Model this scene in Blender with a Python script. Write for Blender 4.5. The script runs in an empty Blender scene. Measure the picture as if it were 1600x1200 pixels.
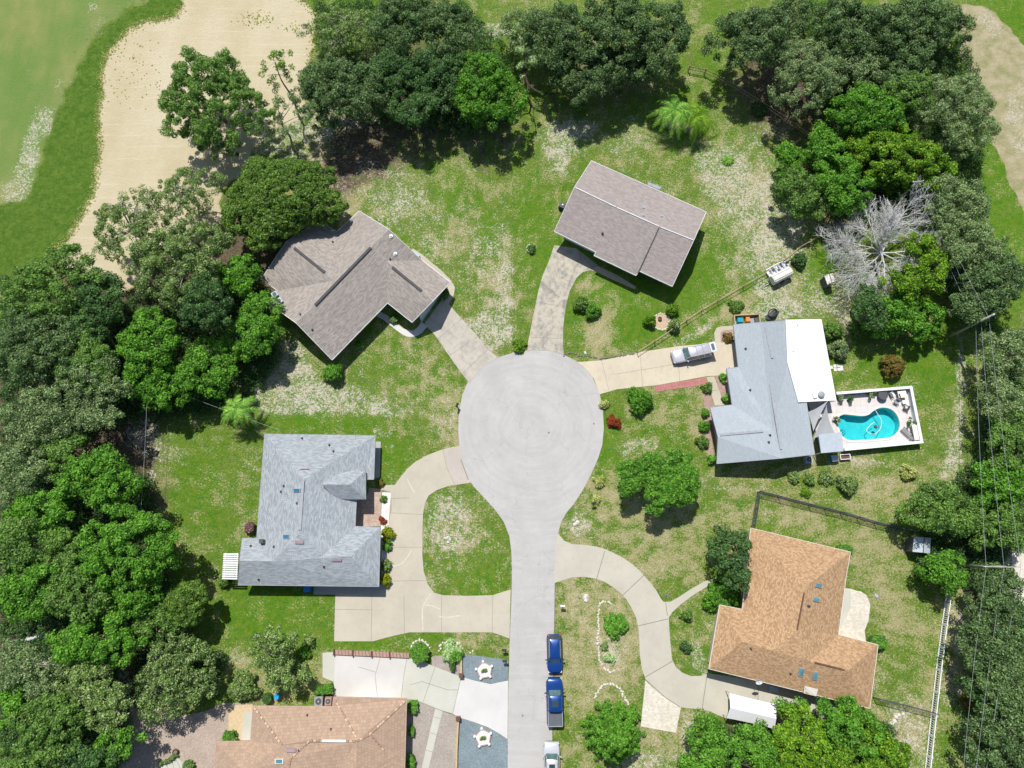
import bpy, bmesh, random
import numpy as np
from math import *
from mathutils import Vector
from mathutils.bvhtree import BVHTree
from mathutils.geometry import tessellate_polygon
# ------------------------------------------------------------------ camera, sky, sun, exposure
C = bpy.context.scene.collection
FPX, TH, CH = 1067.0, atan(265/1067.0), 86.0          # focal length in photo pixels, tilt from straight down, height
cam = bpy.data.objects.new('camera', bpy.data.cameras.new('camera'))
C.objects.link(cam); cam.location = (0, 0, CH); cam.rotation_euler = (TH, 0, 0)
cam.data.sensor_width = 36; cam.data.lens = 36*FPX/1600; cam.data.clip_end = 2000
bpy.context.scene.camera = cam
SUN_EL = radians(61); SUN_DIR = Vector((-0.307*cos(SUN_EL), 0.952*cos(SUN_EL), sin(SUN_EL))).normalized()   # towards the sun
w = bpy.data.worlds.new('World'); bpy.context.scene.world = w; w.use_nodes = True
nt = w.node_tree; sky = nt.nodes.new('ShaderNodeTexSky'); sky.sky_type = 'NISHITA'; sky.sun_disc = False
sky.sun_elevation = SUN_EL; sky.sun_rotation = radians(-17.9)
bg = nt.nodes['Background']; nt.links.new(sky.outputs[0], bg.inputs[0]); bg.inputs[1].default_value = 0.095
sl = bpy.data.lights.new('sun', 'SUN'); sl.energy = 4.8; sl.angle = radians(0.5); sl.color = (1, .965, .905)
so = bpy.data.objects.new('sun', sl); C.objects.link(so); so.rotation_euler = SUN_DIR.to_track_quat('Z', 'Y').to_euler()
so.location = (0, 0, 120)
vs = bpy.context.scene.view_settings; vs.view_transform = 'Standard'; vs.look = 'None'; vs.gamma = 1; vs.exposure = 0.0
bpy.context.scene.cycles.max_bounces = 6; bpy.context.scene.cycles.transparent_max_bounces = 8
rng = np.random.default_rng(7); random.seed(7)

def G(px, py, z=0.0):                                  # photo pixel -> world point at height z
    u = (px-800)/FPX; v = (600-py)/FPX
    t = (z-CH)/(v*sin(TH)-cos(TH))
    return Vector((u*t, t*(v*cos(TH)+sin(TH)), z))
def ray(px, py):
    u = (px-800)/FPX; v = (600-py)/FPX
    return Vector((u, v*cos(TH)+sin(TH), v*sin(TH)-cos(TH))).normalized()
def P(x, y, z=0):                                      # world -> photo pixel (numpy friendly)
    dz = z-CH; f = y*sin(TH)-dz*cos(TH)
    return 800+FPX*x/f, 600-FPX*(y*cos(TH)+dz*sin(TH))/f
def mpp(px, py, z=0):                                  # metres per photo pixel
    return (G(px+1, py, z)-G(px, py, z)).length
# ------------------------------------------------------------------ materials
class N:
    def __init__(s, name):
        s.m = bpy.data.materials.new(name); s.m.use_nodes = True; s.t = s.m.node_tree
        s.b = s.t.nodes['Principled BSDF']; s.out = s.t.nodes['Material Output']
        s.tc = s.t.nodes.new('ShaderNodeTexCoord')
    def n(s, ty, **k):
        x = s.t.nodes.new(ty)
        for a, v in k.items(): setattr(x, a, v)
        return x
    def L(s, a, b): s.t.links.new(a, b)
    def setin(s, node, key, v):
        if isinstance(v, bpy.types.NodeSocket): s.L(v, node.inputs[key])
        else: node.inputs[key].default_value = v
    def noise(s, scale, detail=3, rough=.55, vec=None, stretch=None, col=False):
        x = s.n('ShaderNodeTexNoise'); x.inputs['Scale'].default_value = scale
        x.inputs['Detail'].default_value = detail; x.inputs['Roughness'].default_value = rough
        v = vec or s.tc.outputs['Object']
        if stretch:
            mp = s.n('ShaderNodeMapping'); s.L(v, mp.inputs[0]); mp.inputs['Scale'].default_value = stretch; v = mp.outputs[0]
        s.L(v, x.inputs['Vector']); return x.outputs['Color' if col else 'Fac']
    def mapr(s, v, a, b, c=0., d=1.):
        x = s.n('ShaderNodeMapRange'); s.L(v, x.inputs[0])
        for i, q in enumerate((a, b, c, d)): x.inputs[i+1].default_value = q
        return x.outputs[0]
    def math(s, op, a, b=0., c=0.):
        x = s.n('ShaderNodeMath', operation=op)
        for i, q in enumerate((a, b, c)): s.setin(x, i, q)
        return x.outputs[0]
    def mix(s, f, a, b, mode='MIX'):
        x = s.n('ShaderNodeMix', data_type='RGBA', blend_type=mode)
        s.setin(x, 0, f)
        for i, q in ((6, a), (7, b)):
            if not isinstance(q, bpy.types.NodeSocket): q = (*q, 1)[:4]
            s.setin(x, i, q)
        return x.outputs[2]
    def bump(s, h, st=.3, dist=.05):
        x = s.n('ShaderNodeBump'); x.inputs['Strength'].default_value = st; x.inputs['Distance'].default_value = dist
        s.L(h, x.inputs['Height']); s.L(x.outputs[0], s.b.inputs['Normal'])
    def done(s, col, rough=.8, spec=.3):
        s.setin(s.b, 'Base Color', col if isinstance(col, bpy.types.NodeSocket) else (*col, 1)[:4])
        s.setin(s.b, 'Roughness', rough); s.b.inputs['Specular IOR Level'].default_value = spec
        return s.m
_mc = {}
def plain(name, col, rough=.6, var=.12, scale=3., spec=.3, metal=0, grime=None):
    if name in _mc: return _mc[name]
    s = N(name); a = s.noise(scale, 4)
    c = s.mix(s.mapr(a, .3, .7), tuple(x*(1-var) for x in col), tuple(min(1, x*(1+var)) for x in col))
    if grime: c = s.mix(s.mapr(s.noise(scale*.35, 5, .7), .5, .75, 0, .6), c, grime)
    s.b.inputs['Metallic'].default_value = metal
    _mc[name] = s.done(c, rough, spec); return _mc[name]
def concrete(name, col, dirty=.25, dark=(.2, .19, .17), streak=None, spots=False):
    s = N(name)
    a = s.noise(.28, 5, .6); b = s.noise(1.6, 5, .65); g = s.noise(22, 2, .6)
    c = s.mix(s.mapr(a, .35, .65), tuple(x*.93 for x in col), tuple(min(1, x*1.06) for x in col))
    c = s.mix(s.mapr(b, .52, .74, 0, dirty), c, dark)
    c = s.mix(s.mapr(s.noise(.5, 6, .75), .54, .72, 0, dirty*.8), c, tuple(x*.72 for x in col))
    if dirty > .45: c = s.mix(s.mapr(s.noise(.42, 6, .8), .47, .60, 0, dirty*.75), c, dark); c = s.mix(s.mapr(s.noise(1.3, 5, .75), .5, .62, 0, dirty*.5), c, tuple(x*1.3 for x in dark))
    c = s.mix(s.mapr(g, .4, .6, 0, .14), c, tuple(x*.6 for x in col))
    if streak:
        e = s.noise(1., 4, .6, stretch=streak); c = s.mix(s.mapr(e, .45, .65, 0, .1), c, tuple(x*.68 for x in col))
    if spots:
        v = s.n('ShaderNodeTexVoronoi', feature='F1'); v.inputs['Scale'].default_value = .33; s.L(s.tc.outputs['Object'], v.inputs['Vector'])
        wob = s.noise(7, 2)
        d = s.math('ADD', v.outputs['Distance'], s.math('MULTIPLY', wob, .04))
        c = s.mix(s.mapr(d, .055, .075, .75, 0), c, (.09, .08, .07))
        v2 = s.n('ShaderNodeTexVoronoi', feature='DISTANCE_TO_EDGE'); v2.inputs['Scale'].default_value = .16
        wv = s.n('ShaderNodeVectorMath', operation='ADD'); s.L(s.tc.outputs['Object'], wv.inputs[0])
        sc_ = s.n('ShaderNodeVectorMath', operation='SCALE'); s.L(s.noise(.8, 4, col=True), sc_.inputs[0]); sc_.inputs['Scale'].default_value = 1.6
        s.L(sc_.outputs[0], wv.inputs[1]); s.L(wv.outputs[0], v2.inputs['Vector'])
        c = s.mix(s.mapr(v2.outputs['Distance'], .002, .006, .22, 0), c, (.16, .155, .15))
    if spots:
        vm = s.n('ShaderNodeVectorMath', operation='DISTANCE'); s.L(s.tc.outputs['Object'], vm.inputs[0]); vm.inputs[1].default_value = (spots[0], spots[1], 0)
        dd_ = s.math('ADD', vm.outputs['Value'], s.math('MULTIPLY', s.noise(.25, 3), 1.6)); sn = s.math('SINE', s.math('MULTIPLY', dd_, 3.1)); sn2 = s.math('SINE', s.math('MULTIPLY', dd_, 7.7))
        c = s.mix(s.math('MULTIPLY', s.mapr(sn, .2, 1, 0, .22), s.mapr(s.noise(.35, 4), .4, .6)), c, tuple(x*.72 for x in col)); c = s.mix(s.math('MULTIPLY', s.mapr(sn2, .3, 1, 0, .16), s.mapr(s.noise(.5, 4), .42, .6)), c, (.60, .59, .58))
        c = s.mix(s.mapr(s.noise(.16, 5, .7), .52, .7, 0, .3), c, (.37, .355, .335)); c = s.mix(s.mapr(s.noise(.9, 6, .8), .58, .72, 0, .35), c, (.32, .305, .285))
    s.bump(g, .25, .02)
    return s.done(c, .85, .25)
def shingle(name, col, var=.25, patch=.12, bw=.45, bh=.15, mortar=.6, tone=None, streaky=0.0):
    s = N(name); uv = s.n('ShaderNodeUVMap'); uv.uv_map = 'UVMap'
    br = s.n('ShaderNodeTexBrick'); s.L(uv.outputs[0], br.inputs['Vector']); br.inputs['Scale'].default_value = 1
    br.inputs['Brick Width'].default_value = bw; br.inputs['Row Height'].default_value = bh
    br.inputs['Mortar Size'].default_value = .012; br.inputs['Bias'].default_value = 0
    t = tone or tuple(x*(1+var) for x in col)
    br.inputs['Color1'].default_value = (*[x*(1-var) for x in col], 1); br.inputs['Color2'].default_value = (*[min(1, x) for x in t], 1)
    br.inputs['Mortar'].default_value = (*[x*mortar for x in col], 1)
    a = s.noise(.22, 4); c = s.mix(s.mapr(a, .35, .65, 0, patch*2), br.outputs['Color'], tuple(x*.8 for x in col))
    b2 = s.noise(7.5, 3, .75, vec=uv.outputs[0], stretch=(.85, 1.25, 1)); c = s.mix(s.mapr(b2, .42, .64, 0, .3), c, tuple(min(1, x*1.25) for x in col))
    b3 = s.noise(9, 3, .75, vec=uv.outputs[0], stretch=(.85, 1.2, 1)); c = s.mix(s.mapr(b3, .5, .64, 0, .26+streaky), c, tuple(x*.66 for x in col))
    c = s.mix(s.mapr(s.noise(1., 3, .6, vec=uv.outputs[0], stretch=(1.6, .2, 1)), .5, .75, 0, .10+streaky), c, tuple(x*.6 for x in col))
    s.bump(br.outputs['Fac'], .35, .02)
    return s.done(c, .9, .15)
def leafmat(name, a, b, c_, trans=.32, rough=.6, spec=.22):
    s = N(name); at = s.n('ShaderNodeAttribute'); at.attribute_name = 'tint'
    sp = s.n('ShaderNodeSeparateColor'); s.L(at.outputs['Color'], sp.inputs[0])
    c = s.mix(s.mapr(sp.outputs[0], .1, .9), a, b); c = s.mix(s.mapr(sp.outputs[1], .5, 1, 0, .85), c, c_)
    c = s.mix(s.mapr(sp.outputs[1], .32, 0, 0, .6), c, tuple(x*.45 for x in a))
    c = s.mix(s.mapr(sp.outputs[2], 0, 1, 0, .45), c, tuple(x*.55 for x in a))
    s.done(c, rough, spec)
    tr = s.n('ShaderNodeBsdfTranslucent'); s.L(s.mix(.5, c, (.5, .8, .12), 'MULTIPLY'), tr.inputs[0])
    hs = s.n('ShaderNodeHueSaturation'); hs.inputs['Value'].default_value = 1.5; s.L(c, hs.inputs['Color']); s.L(hs.outputs[0], tr.inputs[0])
    mx = s.n('ShaderNodeMixShader'); mx.inputs[0].default_value = trans
    s.L(s.b.outputs[0], mx.inputs[1]); s.L(tr.outputs[0], mx.inputs[2]); s.L(mx.outputs[0], s.out.inputs[0])
    return s.m
def barkmat(name, a, b):
    s = N(name); n = s.noise(6, 5, .7, stretch=(1, 1, .3)); s.bump(n, .6, .05)
    return s.done(s.mix(s.mapr(n, .35, .65), a, b), .9, .2)
M = {}
M['white'] = plain('white_paint', (.78, .79, .8), .5, .04, 2, grime=(.5, .5, .48))
M['offwhite'] = plain('warm_white', (.68, .66, .6), .6, .06)
M['wall_tan'] = plain('tan_stucco', (.45, .4, .33), .9)
M['wall_blue'] = plain('pale_blue_wall', (.42, .52, .58), .8)
M['wall_grey'] = plain('grey_stucco', (.4, .41, .42), .9)
M['wall_pink'] = plain('rosy_stucco', (.5, .36, .3), .9)
M['glass'] = plain('window_glass', (.04, .06, .07), .08, .1, spec=.6)
M['skylight'] = plain('skylight_glass', (.03, .16, .3), .12, .15, 1.5, spec=.6)
M['skyteal'] = plain('skylight_teal', (.1, .26, .3), .12, .3, 1.5, spec=.6)
M['vent'] = plain('dark_vent', (.07, .065, .07), .7)
M['ventgrey'] = plain('grey_vent', (.33, .35, .38), .7)
M['ventpink'] = plain('rosy_vent', (.32, .24, .26), .7)
M['metal'] = plain('galvanised_metal', (.55, .57, .59), .4, .1, metal=.6)
M['black'] = plain('black_plastic', (.025, .025, .028), .5)
M['dark'] = plain('dark_grey', (.08, .085, .09), .6)
M['grey'] = plain('mid_grey', (.3, .31, .32), .6)
M['wood'] = plain('weathered_wood', (.3, .23, .16), .85, .25, 6)
M['woodtan'] = plain('tan_wood', (.5, .38, .22), .8, .15, 6)
M['brown'] = plain('brown_wood', (.14, .07, .045), .8, .25, 6)
M['brick'] = plain('red_brick', (.36, .13, .11), .85, .25, 8)
M['brickpink'] = plain('rosy_brick', (.38, .25, .2), .85, .2, 5)
M['blue'] = plain('blue_plastic', (.01, .2, .6), .4)
M['teal'] = plain('teal_plastic', (.02, .3, .38), .4)
M['red'] = plain('red_paint', (.5, .06, .03), .5)
M['orange'] = plain('orange_paint', (.7, .22, .04), .5)
M['steel'] = plain('steel_blue_panel', (.42, .47, .52), .45, .08)
M['sail'] = plain('grey_canvas', (.36, .37, .38), .9, .06)
M['stone'] = plain('pale_stone', (.62, .58, .52), .9, .2, 9)
M['darkstone'] = plain('dark_stone', (.2, .18, .17), .9, .3, 9)
M['terracotta'] = plain('terracotta', (.42, .16, .08), .8)
M['tyre'] = plain('rubber', (.02, .02, .02), .8)
M['rim'] = plain('alloy', (.4, .41, .42), .3, metal=.8)
M['bark'] = barkmat('brown_bark', (.12, .09, .065), (.22, .18, .14))
M['greybark'] = barkmat('grey_bark', (.28, .26, .23), (.5, .48, .44))
M['deadbark'] = barkmat('bleached_bark', (.42, .42, .40), (.70, .70, .68))
LF = {
 'oak': ((.018, .038, .012), (.050, .088, .026), (.12, .165, .07)),
 'grey': ((.036, .062, .022), (.085, .125, .043), (.20, .24, .12)),
 'bright': ((.020, .064, .006), (.060, .150, .012), (.105, .21, .03)),
 'mid': ((.024, .058, .010), (.062, .122, .020), (.125, .18, .05)),
 'dark': ((.014, .038, .010), (.036, .080, .020), (.08, .125, .045)),
 'yellow': ((.022, .064, .005), (.064, .138, .008), (.155, .22, .018)),
 'olive': ((.032, .066, .012), (.085, .14, .026), (.24, .27, .14)),
 'laurel': ((.020, .050, .008), (.052, .100, .014), (.11, .15, .03)),
 'lime': ((.16, .23, .006), (.3, .36, .01), (.42, .42, .02)),
 'red': ((.25, .045, .015), (.45, .09, .03), (.3, .13, .05)),
 'rust': ((.10, .13, .02), (.24, .20, .035), (.42, .2, .08)),
 'purple': ((.07, .04, .045), (.13, .07, .07), (.18, .12, .09)),
 'hedge': ((.035, .10, .012), (.075, .17, .02), (.11, .21, .03)),
 'weed': ((.09, .13, .02), (.18, .20, .06), (.36, .31, .18)),
 'palm': ((.04, .10, .016), (.09, .20, .03), (.2, .28, .05)),
 'pale': ((.10, .16, .06), (.17, .24, .1), (.3, .34, .2)),
}
for k, v in LF.items(): M['leaf_'+k] = leafmat(k+'_leaves', *[tuple(x*((2.7 if k in ('bright', 'yellow', 'olive', 'palm') else 2.9) if k not in ('lime', 'red', 'rust') else 1.1) for x in q) for q in v])
# ------------------------------------------------------------------ mesh helpers
def tag(o, label=None, cat=None, group=None, kind=None):
    if label: o['label'] = label
    if cat: o['category'] = cat
    if group: o['group'] = group
    if kind: o['kind'] = kind
    return o
ORG = {}
def empty(name, loc, rz=0.0, **k):
    o = bpy.data.objects.new(name, None); C.objects.link(o); o.location = loc; o.rotation_euler = (0, 0, rz)
    o.empty_display_size = .5; ORG[o.name] = Vector(loc) if rz == 0 else None
    return tag(o, **k)
def link(name, me, parent=None, loc=(0, 0, 0)):
    o = bpy.data.objects.new(name, me); C.objects.link(o); o.parent = parent; o.location = loc; return o
class MB:
    def __init__(s): s.v = []; s.f = []; s.m = []; s.uv = None
    def add(s, vs_, fs, mi=0):
        b = len(s.v); s.v += [tuple(x) for x in vs_]
        for f in fs: s.f.append([b+i for i in f]); s.m.append(mi)
        return s
    def box(s, c, d, rz=0.0, mi=0, up=None):
        x, y, z = d[0]/2, d[1]/2, d[2]/2; ca, sa = cos(rz), sin(rz); vs_ = []
        for k in (-1, 1):
            for i, j in ((-1, -1), (1, -1), (1, 1), (-1, 1)):
                a, b = i*x, j*y; vs_.append((c[0]+a*ca-b*sa, c[1]+a*sa+b*ca, c[2]+k*z))
        return s.add(vs_, [(3, 2, 1, 0), (4, 5, 6, 7), (0, 1, 5, 4), (1, 2, 6, 5), (2, 3, 7, 6), (3, 0, 4, 7)], mi)
    def beam(s, a, b, wd, th, mi=0, up=(0, 0, 1)):
        a, b = Vector(a), Vector(b); d = (b-a).normalized(); sd = d.cross(Vector(up)).normalized()*wd/2; u = sd.cross(d).normalized()*th/2
        vs_ = [a-sd-u, a+sd-u, a+sd+u, a-sd+u, b-sd-u, b+sd-u, b+sd+u, b-sd+u]
        return s.add(vs_, [(3, 2, 1, 0), (4, 5, 6, 7), (0, 1, 5, 4), (1, 2, 6, 5), (2, 3, 7, 6), (3, 0, 4, 7)], mi)
    def prism(s, pts, z0, z1, mi=0, top=True):
        n = len(pts); ar = sum(pts[i][0]*pts[(i+1) % n][1]-pts[(i+1) % n][0]*pts[i][1] for i in range(n))
        if ar < 0: pts = pts[::-1]
        vs_ = [(p[0], p[1], z0) for p in pts]+[(p[0], p[1], z1) for p in pts]
        fs = [(i, (i+1) % n, n+(i+1) % n, n+i) for i in range(n)]
        if top: fs += [tuple(range(n, 2*n)), tuple(range(n-1, -1, -1))]
        return s.add(vs_, fs, mi)
    def tube(s, pts, rad, n=6, mi=0, cap=True):
        pts = [Vector(p) for p in pts]
        if not hasattr(rad, '__len__'): rad = [rad]*len(pts)
        vs_ = []; ref = None
        for i, p in enumerate(pts):
            d = (pts[min(i+1, len(pts)-1)]-pts[max(i-1, 0)])
            d = d.normalized() if d.length > 1e-6 else Vector((0, 0, 1))
            if ref is None: ref = d.orthogonal().normalized()
            ref = (ref-d*ref.dot(d)); ref = ref.normalized() if ref.length > 1e-4 else d.orthogonal().normalized()
            q = d.cross(ref)
            for k in range(n):
                a = 2*pi*k/n; vs_.append(p+(ref*cos(a)+q*sin(a))*rad[i])
        fs = [(i*n+k, i*n+(k+1) % n, (i+1)*n+(k+1) % n, (i+1)*n+k) for i in range(len(pts)-1) for k in range(n)]
        if cap: fs += [tuple(range(n-1, -1, -1)), tuple((len(pts)-1)*n+k for k in range(n))]
        return s.add(vs_, fs, mi)
    def cyl(s, c, r, h, n=12, mi=0, r2=None): return s.tube([c, (c[0], c[1], c[2]+h)], [r, r if r2 is None else r2], n, mi)
    def lathe(s, c, prof, n=16, mi=0):
        vs_ = []; 
        for r, z in prof:
            for k in range(n): a = 2*pi*k/n; vs_.append((c[0]+r*cos(a), c[1]+r*sin(a), c[2]+z))
        fs = [(i*n+k, i*n+(k+1) % n, (i+1)*n+(k+1) % n, (i+1)*n+k) for i in range(len(prof)-1) for k in range(n)]
        fs.append(tuple((len(prof)-1)*n+k for k in range(n)))
        return s.add(vs_, fs, mi)
    def build(s, name, mats, parent=None, smooth=False, local=False, **k):
        if not isinstance(mats, (list, tuple)): mats = [mats]
        vv = s.v; loc = (0, 0, 0)
        if parent is not None and not local:
            r = parent
            while r.parent: r = r.parent
            o = r.location; vv = [(a-o.x, b-o.y, c-o.z) for a, b, c in vv]
        elif parent is None and not local:
            a = np.array(vv); lo = a.min(0); hi = a.max(0); loc = ((lo[0]+hi[0])/2, (lo[1]+hi[1])/2, lo[2])
            vv = [(x-loc[0], y-loc[1], z-loc[2]) for x, y, z in vv]
        me = bpy.data.meshes.new(name); me.from_pydata(vv, [], s.f)
        for m in mats: me.materials.append(m)
        me.polygons.foreach_set('material_index', s.m)
        if smooth: me.polygons.foreach_set('use_smooth', [True]*len(s.f))
        if s.uv:
            ul = me.uv_layers.new(name='UVMap'); i = 0
            for f in s.uv:
                for q in f: ul.data[i].uv = q; i += 1
        me.update(); o = link(name, me, parent, loc)
        return tag(o, **k)
def smooth_path(p, n=6):                               # catmull-rom through points (any dimension)
    p = [Vector(q) for q in p]; out = []
    for i in range(len(p)-1):
        a, b, c, d = p[max(i-1, 0)], p[i], p[i+1], p[min(i+2, len(p)-1)]
        for k in range(n):
            t = k/n; out.append(.5*((2*b)+(c-a)*t+(2*a-5*b+4*c-d)*t*t+(3*b-a-3*c+d)*t**3))
    out.append(p[-1]); return out
# ------------------------------------------------------------------ ground
def inpoly(x, y, poly):
    r = np.zeros(x.shape, bool); n = len(poly)
    for i in range(n):
        x1, y1 = poly[i]; x2, y2 = poly[(i+1) % n]
        if y1 == y2: continue
        c = ((y1 > y) != (y2 > y)) & (x < (x2-x1)*(y-y1)/(y2-y1)+x1); r ^= c
    return r
def polydist(x, y, poly):
    d = np.full(x.shape, 1e9); n = len(poly)
    for i in range(n):
        ax, ay = poly[i]; bx, by = poly[(i+1) % n]; L2 = (bx-ax)**2+(by-ay)**2+1e-9
        t = np.clip(((x-ax)*(bx-ax)+(y-ay)*(by-ay))/L2, 0, 1)
        d = np.minimum(d, np.hypot(x-ax-t*(bx-ax), y-ay-t*(by-ay)))
    return np.where(inpoly(x, y, poly), -d, d)
POOL = [(1311,650),(1318,647),(1345,649.5),(1356,648),(1364,642),(1373,637.5),(1382,636.5),(1392,639),(1400,646),(1405,656),(1406,667),(1402,676),(1394,682),(1382,685),(1355,687),(1335,688.5),(1325,687.5),(1317,683),(1312,674),(1309,662)]
BUNKER = [(300,-60),(286,5),(275,24),(250,30),(226,32),(205,44),(182,64),(164,90),(157,118),(158,150),(152,185),(156,220),(152,260),(146,300),(128,335),(110,365),(88,388),(84,402),(105,425),(150,440),(190,462),(240,420),(300,380),(350,345),(345,300),(380,270),(400,230),(430,200),(470,190),(478,150),(478,115),(490,70),(497,30),(480,5),(455,-15),(440,-60)]
COLLAR = [(225,-60),(285,-60),(300,-20),(282,15),(250,30),(226,32),(205,44),(182,64),(164,90),(157,118),(158,150),(152,185),(156,220),(152,260),(146,300),(128,335),(110,365),(88,388),(84,402),(60,420),(20,440),(0,440),(-60,480),(-60,330),(0,320),(40,310),(60,270),(75,215),(95,165),(110,130),(130,90),(155,50),(200,15),(230,5)]
WASTE = [(1492,30),(1499,12),(1512,6),(1532,9),(1557,22),(1582,50),(1605,76),(1720,180),(1720,520),(1640,420),(1612,350),(1582,297),(1568,262),(1556,230),(1530,180),(1508,110),(1496,70)]
def sp_(a): return a*a*(3-2*a)
S_ = [(650,350,120,80,25,.46),(760,430,50,130,0,.42),(1190,310,90,80,30,.62),(440,600,70,60,0,.6),(700,830,60,80,0,.42),(1150,400,60,50,0,.4),(1250,460,90,40,0,.5),(600,320,90,50,25,.5),(680,400,50,40,30,.48),(560,275,40,26,0,.6),(740,440,20,80,0,.4),(890,215,50,30,-10,.6),(990,215,60,20,0,.45),(1180,220,30,40,0,.42),(1165,300,80,50,35,.6),(1200,380,40,40,0,.55),(430,590,40,40,0,.7),(560,625,100,30,3,.5),(620,570,70,40,0,.36),(680,640,40,40,0,.42),(700,820,50,60,0,.45),(1270,455,70,40,0,.48),(1180,500,50,20,0,.5),(1280,740,90,24,4,.36),(1000,700,50,14,0,.5),(1100,760,90,14,4,.45),(1350,740,60,40,0,.34),(1440,690,30,60,0,.34),(1490,700,20,90,0,.5),(1500,980,26,60,0,.5),(1490,1080,24,60,0,.5),(230,690,40,34,0,.5),(380,740,30,60,0,.34),(1400,1130,50,60,0,.45),(1030,1180,80,30,0,.4),(915,1000,24,90,0,.3),(1060,640,40,24,0,.34),(905,820,30,40,0,.42),(470,200,60,40,0,.55),(45,245,15,58,14,.8),(25,300,28,30,0,.62),(75,188,20,20,20,.75),(100,128,16,14,0,.4),(150,42,14,30,35,.4),(146,10,12,10,0,.6),
 (490,190,45,32,0,.8),(420,215,60,30,0,.75),(470,240,40,20,0,.6),(560,290,60,50,0,.4),(620,310,45,35,0,.62),(700,372,60,45,20,.5),(785,440,15,95,-4,.7),(766,520,27,30,0,1.),(735,400,40,40,0,.45),(770,385,30,40,0,.55),(740,260,30,50,0,.3),
 (873,240,20,36,-15,.85),(903,200,26,14,0,.85),(990,195,26,22,0,.5),(960,232,60,8,20,.5),(1000,285,60,14,25,.5),(1150,275,60,40,35,.7),(1185,312,50,26,35,1.),(1120,252,32,20,0,.7),(1180,250,25,35,0,.5),(1228,362,22,50,-25,.9),(1158,352,12,14,0,.8),(1182,395,26,36,0,.7),(1225,400,30,16,-30,.7),(1145,180,30,20,0,.4),(1215,205,20,25,0,.5),
 (1085,522,50,5,-33,1.),(1070,535,30,6,-33,.9),(1150,470,50,20,-30,.3),(1250,462,60,30,0,.55),(1215,485,35,14,0,.8),(1318,485,13,40,-15,.8),(1265,430,20,20,0,.5),(1200,450,25,14,0,.8),
 (468,618,65,24,0,1.),(560,637,90,14,4,.65),(700,662,20,40,0,.5),(455,575,26,45,0,.9),(430,560,20,30,0,.9),(600,560,60,40,0,.34),(650,590,60,35,0,.36),(600,677,16,12,0,.6),(608,702,16,10,0,.5),(740,600,10,20,0,.3),
 (702,812,34,44,0,.6),(700,842,14,14,0,1.),(690,908,22,14,0,.45),(235,694,18,18,0,.6),(275,710,22,16,0,.5),(222,668,24,30,0,.75),(237,745,8,10,0,.8),(345,760,20,30,0,.35),(390,800,16,40,0,.3),
 (985,697,34,10,-10,.6),(960,685,20,14,0,.4),(904,815,14,20,0,.85),(1145,757,60,9,6,.85),(1260,745,60,15,0,.4),(1342,722,30,14,0,.6),(1298,735,30,12,0,.3),(1000,860,60,30,0,.3),(1200,800,60,20,0,.3),(1150,745,60,20,0,.3),(1040,640,20,20,0,.3),
 (1500,600,6,95,1,1.),(1490,715,11,26,10,1.),(1462,762,40,11,-38,.6),(1520,680,6,18,0,.6),(1505,988,16,28,0,.9),(1490,1075,12,28,0,1.),(1418,1140,34,44,0,.7),(1390,1150,30,20,0,.6),(1450,1185,20,30,0,.5),(1372,1060,10,60,0,.4),
 (1000,1190,60,20,0,.6),(1077,1150,12,40,0,.75),(1110,1105,20,8,0,.7),(1094,1030,11,40,-15,.75),(1085,1036,8,12,0,.9),(1106,960,8,60,-15,.45),(955,1025,26,30,0,.65),(945,950,14,16,0,.3),(912,930,10,6,0,.7),(915,1155,30,14,0,.35),(930,1080,12,26,30,.4),
 (192,1080,9,60,4,1.),(185,1130,9,20,20,1.),(370,1030,40,14,-20,.5),(340,990,12,12,0,.4),(760,50,40,14,-10,.9),(720,60,20,10,0,.8),(650,25,14,10,0,.8),(640,100,14,14,0,.7),(575,110,10,10,0,.8),(585,170,20,26,0,.8),(560,185,30,14,-20,.8),(1580,880,20,30,0,1.),(1590,915,20,60,0,1.),(1585,1100,20,22,0,1.),(85,1035,30,5,0,.9),(130,1038,20,6,0,.8)]
D_ = [(700,830,70,90,0,.55),(560,270,80,50,0,.75),(650,370,120,90,20,.5),(1190,310,100,80,20,.55),(430,590,60,60,0,.6),(620,320,90,60,20,.55),(550,290,40,60,0,.8),(1150,330,70,70,20,.5),(1000,250,110,40,20,.35),(935,1000,75,150,0,.72),(1000,800,110,70,0,.62),(1060,860,90,50,0,.6),(1250,800,130,40,10,.5),(1350,760,100,60,10,.55),(1400,1000,70,150,0,.5),(1340,880,80,50,0,.55),(1250,740,120,30,5,.5),
 (640,590,90,60,0,.55),(700,650,45,70,0,.62),(640,650,60,14,0,.5),(700,840,45,90,0,.6),(770,850,30,60,0,.2),(1080,650,50,50,0,.5),(385,760,24,90,0,.55),(345,650,60,20,0,.4),(1410,640,80,70,0,.4),(938,515,22,45,22,.95),(921,450,18,16,0,.8),(1085,490,60,10,-33,.5),(1150,478,50,14,-30,.85),(1120,420,40,50,0,.35),(1180,130,50,60,30,.2),
 (60,100,60,140,20,.3),(90,170,50,60,20,.5),(150,40,30,50,30,.5),(1060,170,120,60,10,.3),(1130,120,60,40,0,.3),(860,280,30,60,0,.4),(1500,940,40,150,0,.6),(1510,1000,24,60,0,.7),(1000,1170,110,50,0,.7),(1430,1180,50,60,0,.6),(1085,980,40,80,0,.35),(760,960,60,20,0,.6),(745,1000,60,16,0,.7),(700,960,40,10,0,.3),(440,1060,80,40,0,.7),(500,800,200,200,0,.2),(630,310,70,60,0,.3),(780,470,30,90,0,.5),(1420,600,110,110,0,.25),(1120,640,30,70,0,.55),(990,640,25,30,0,.5)]
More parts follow.
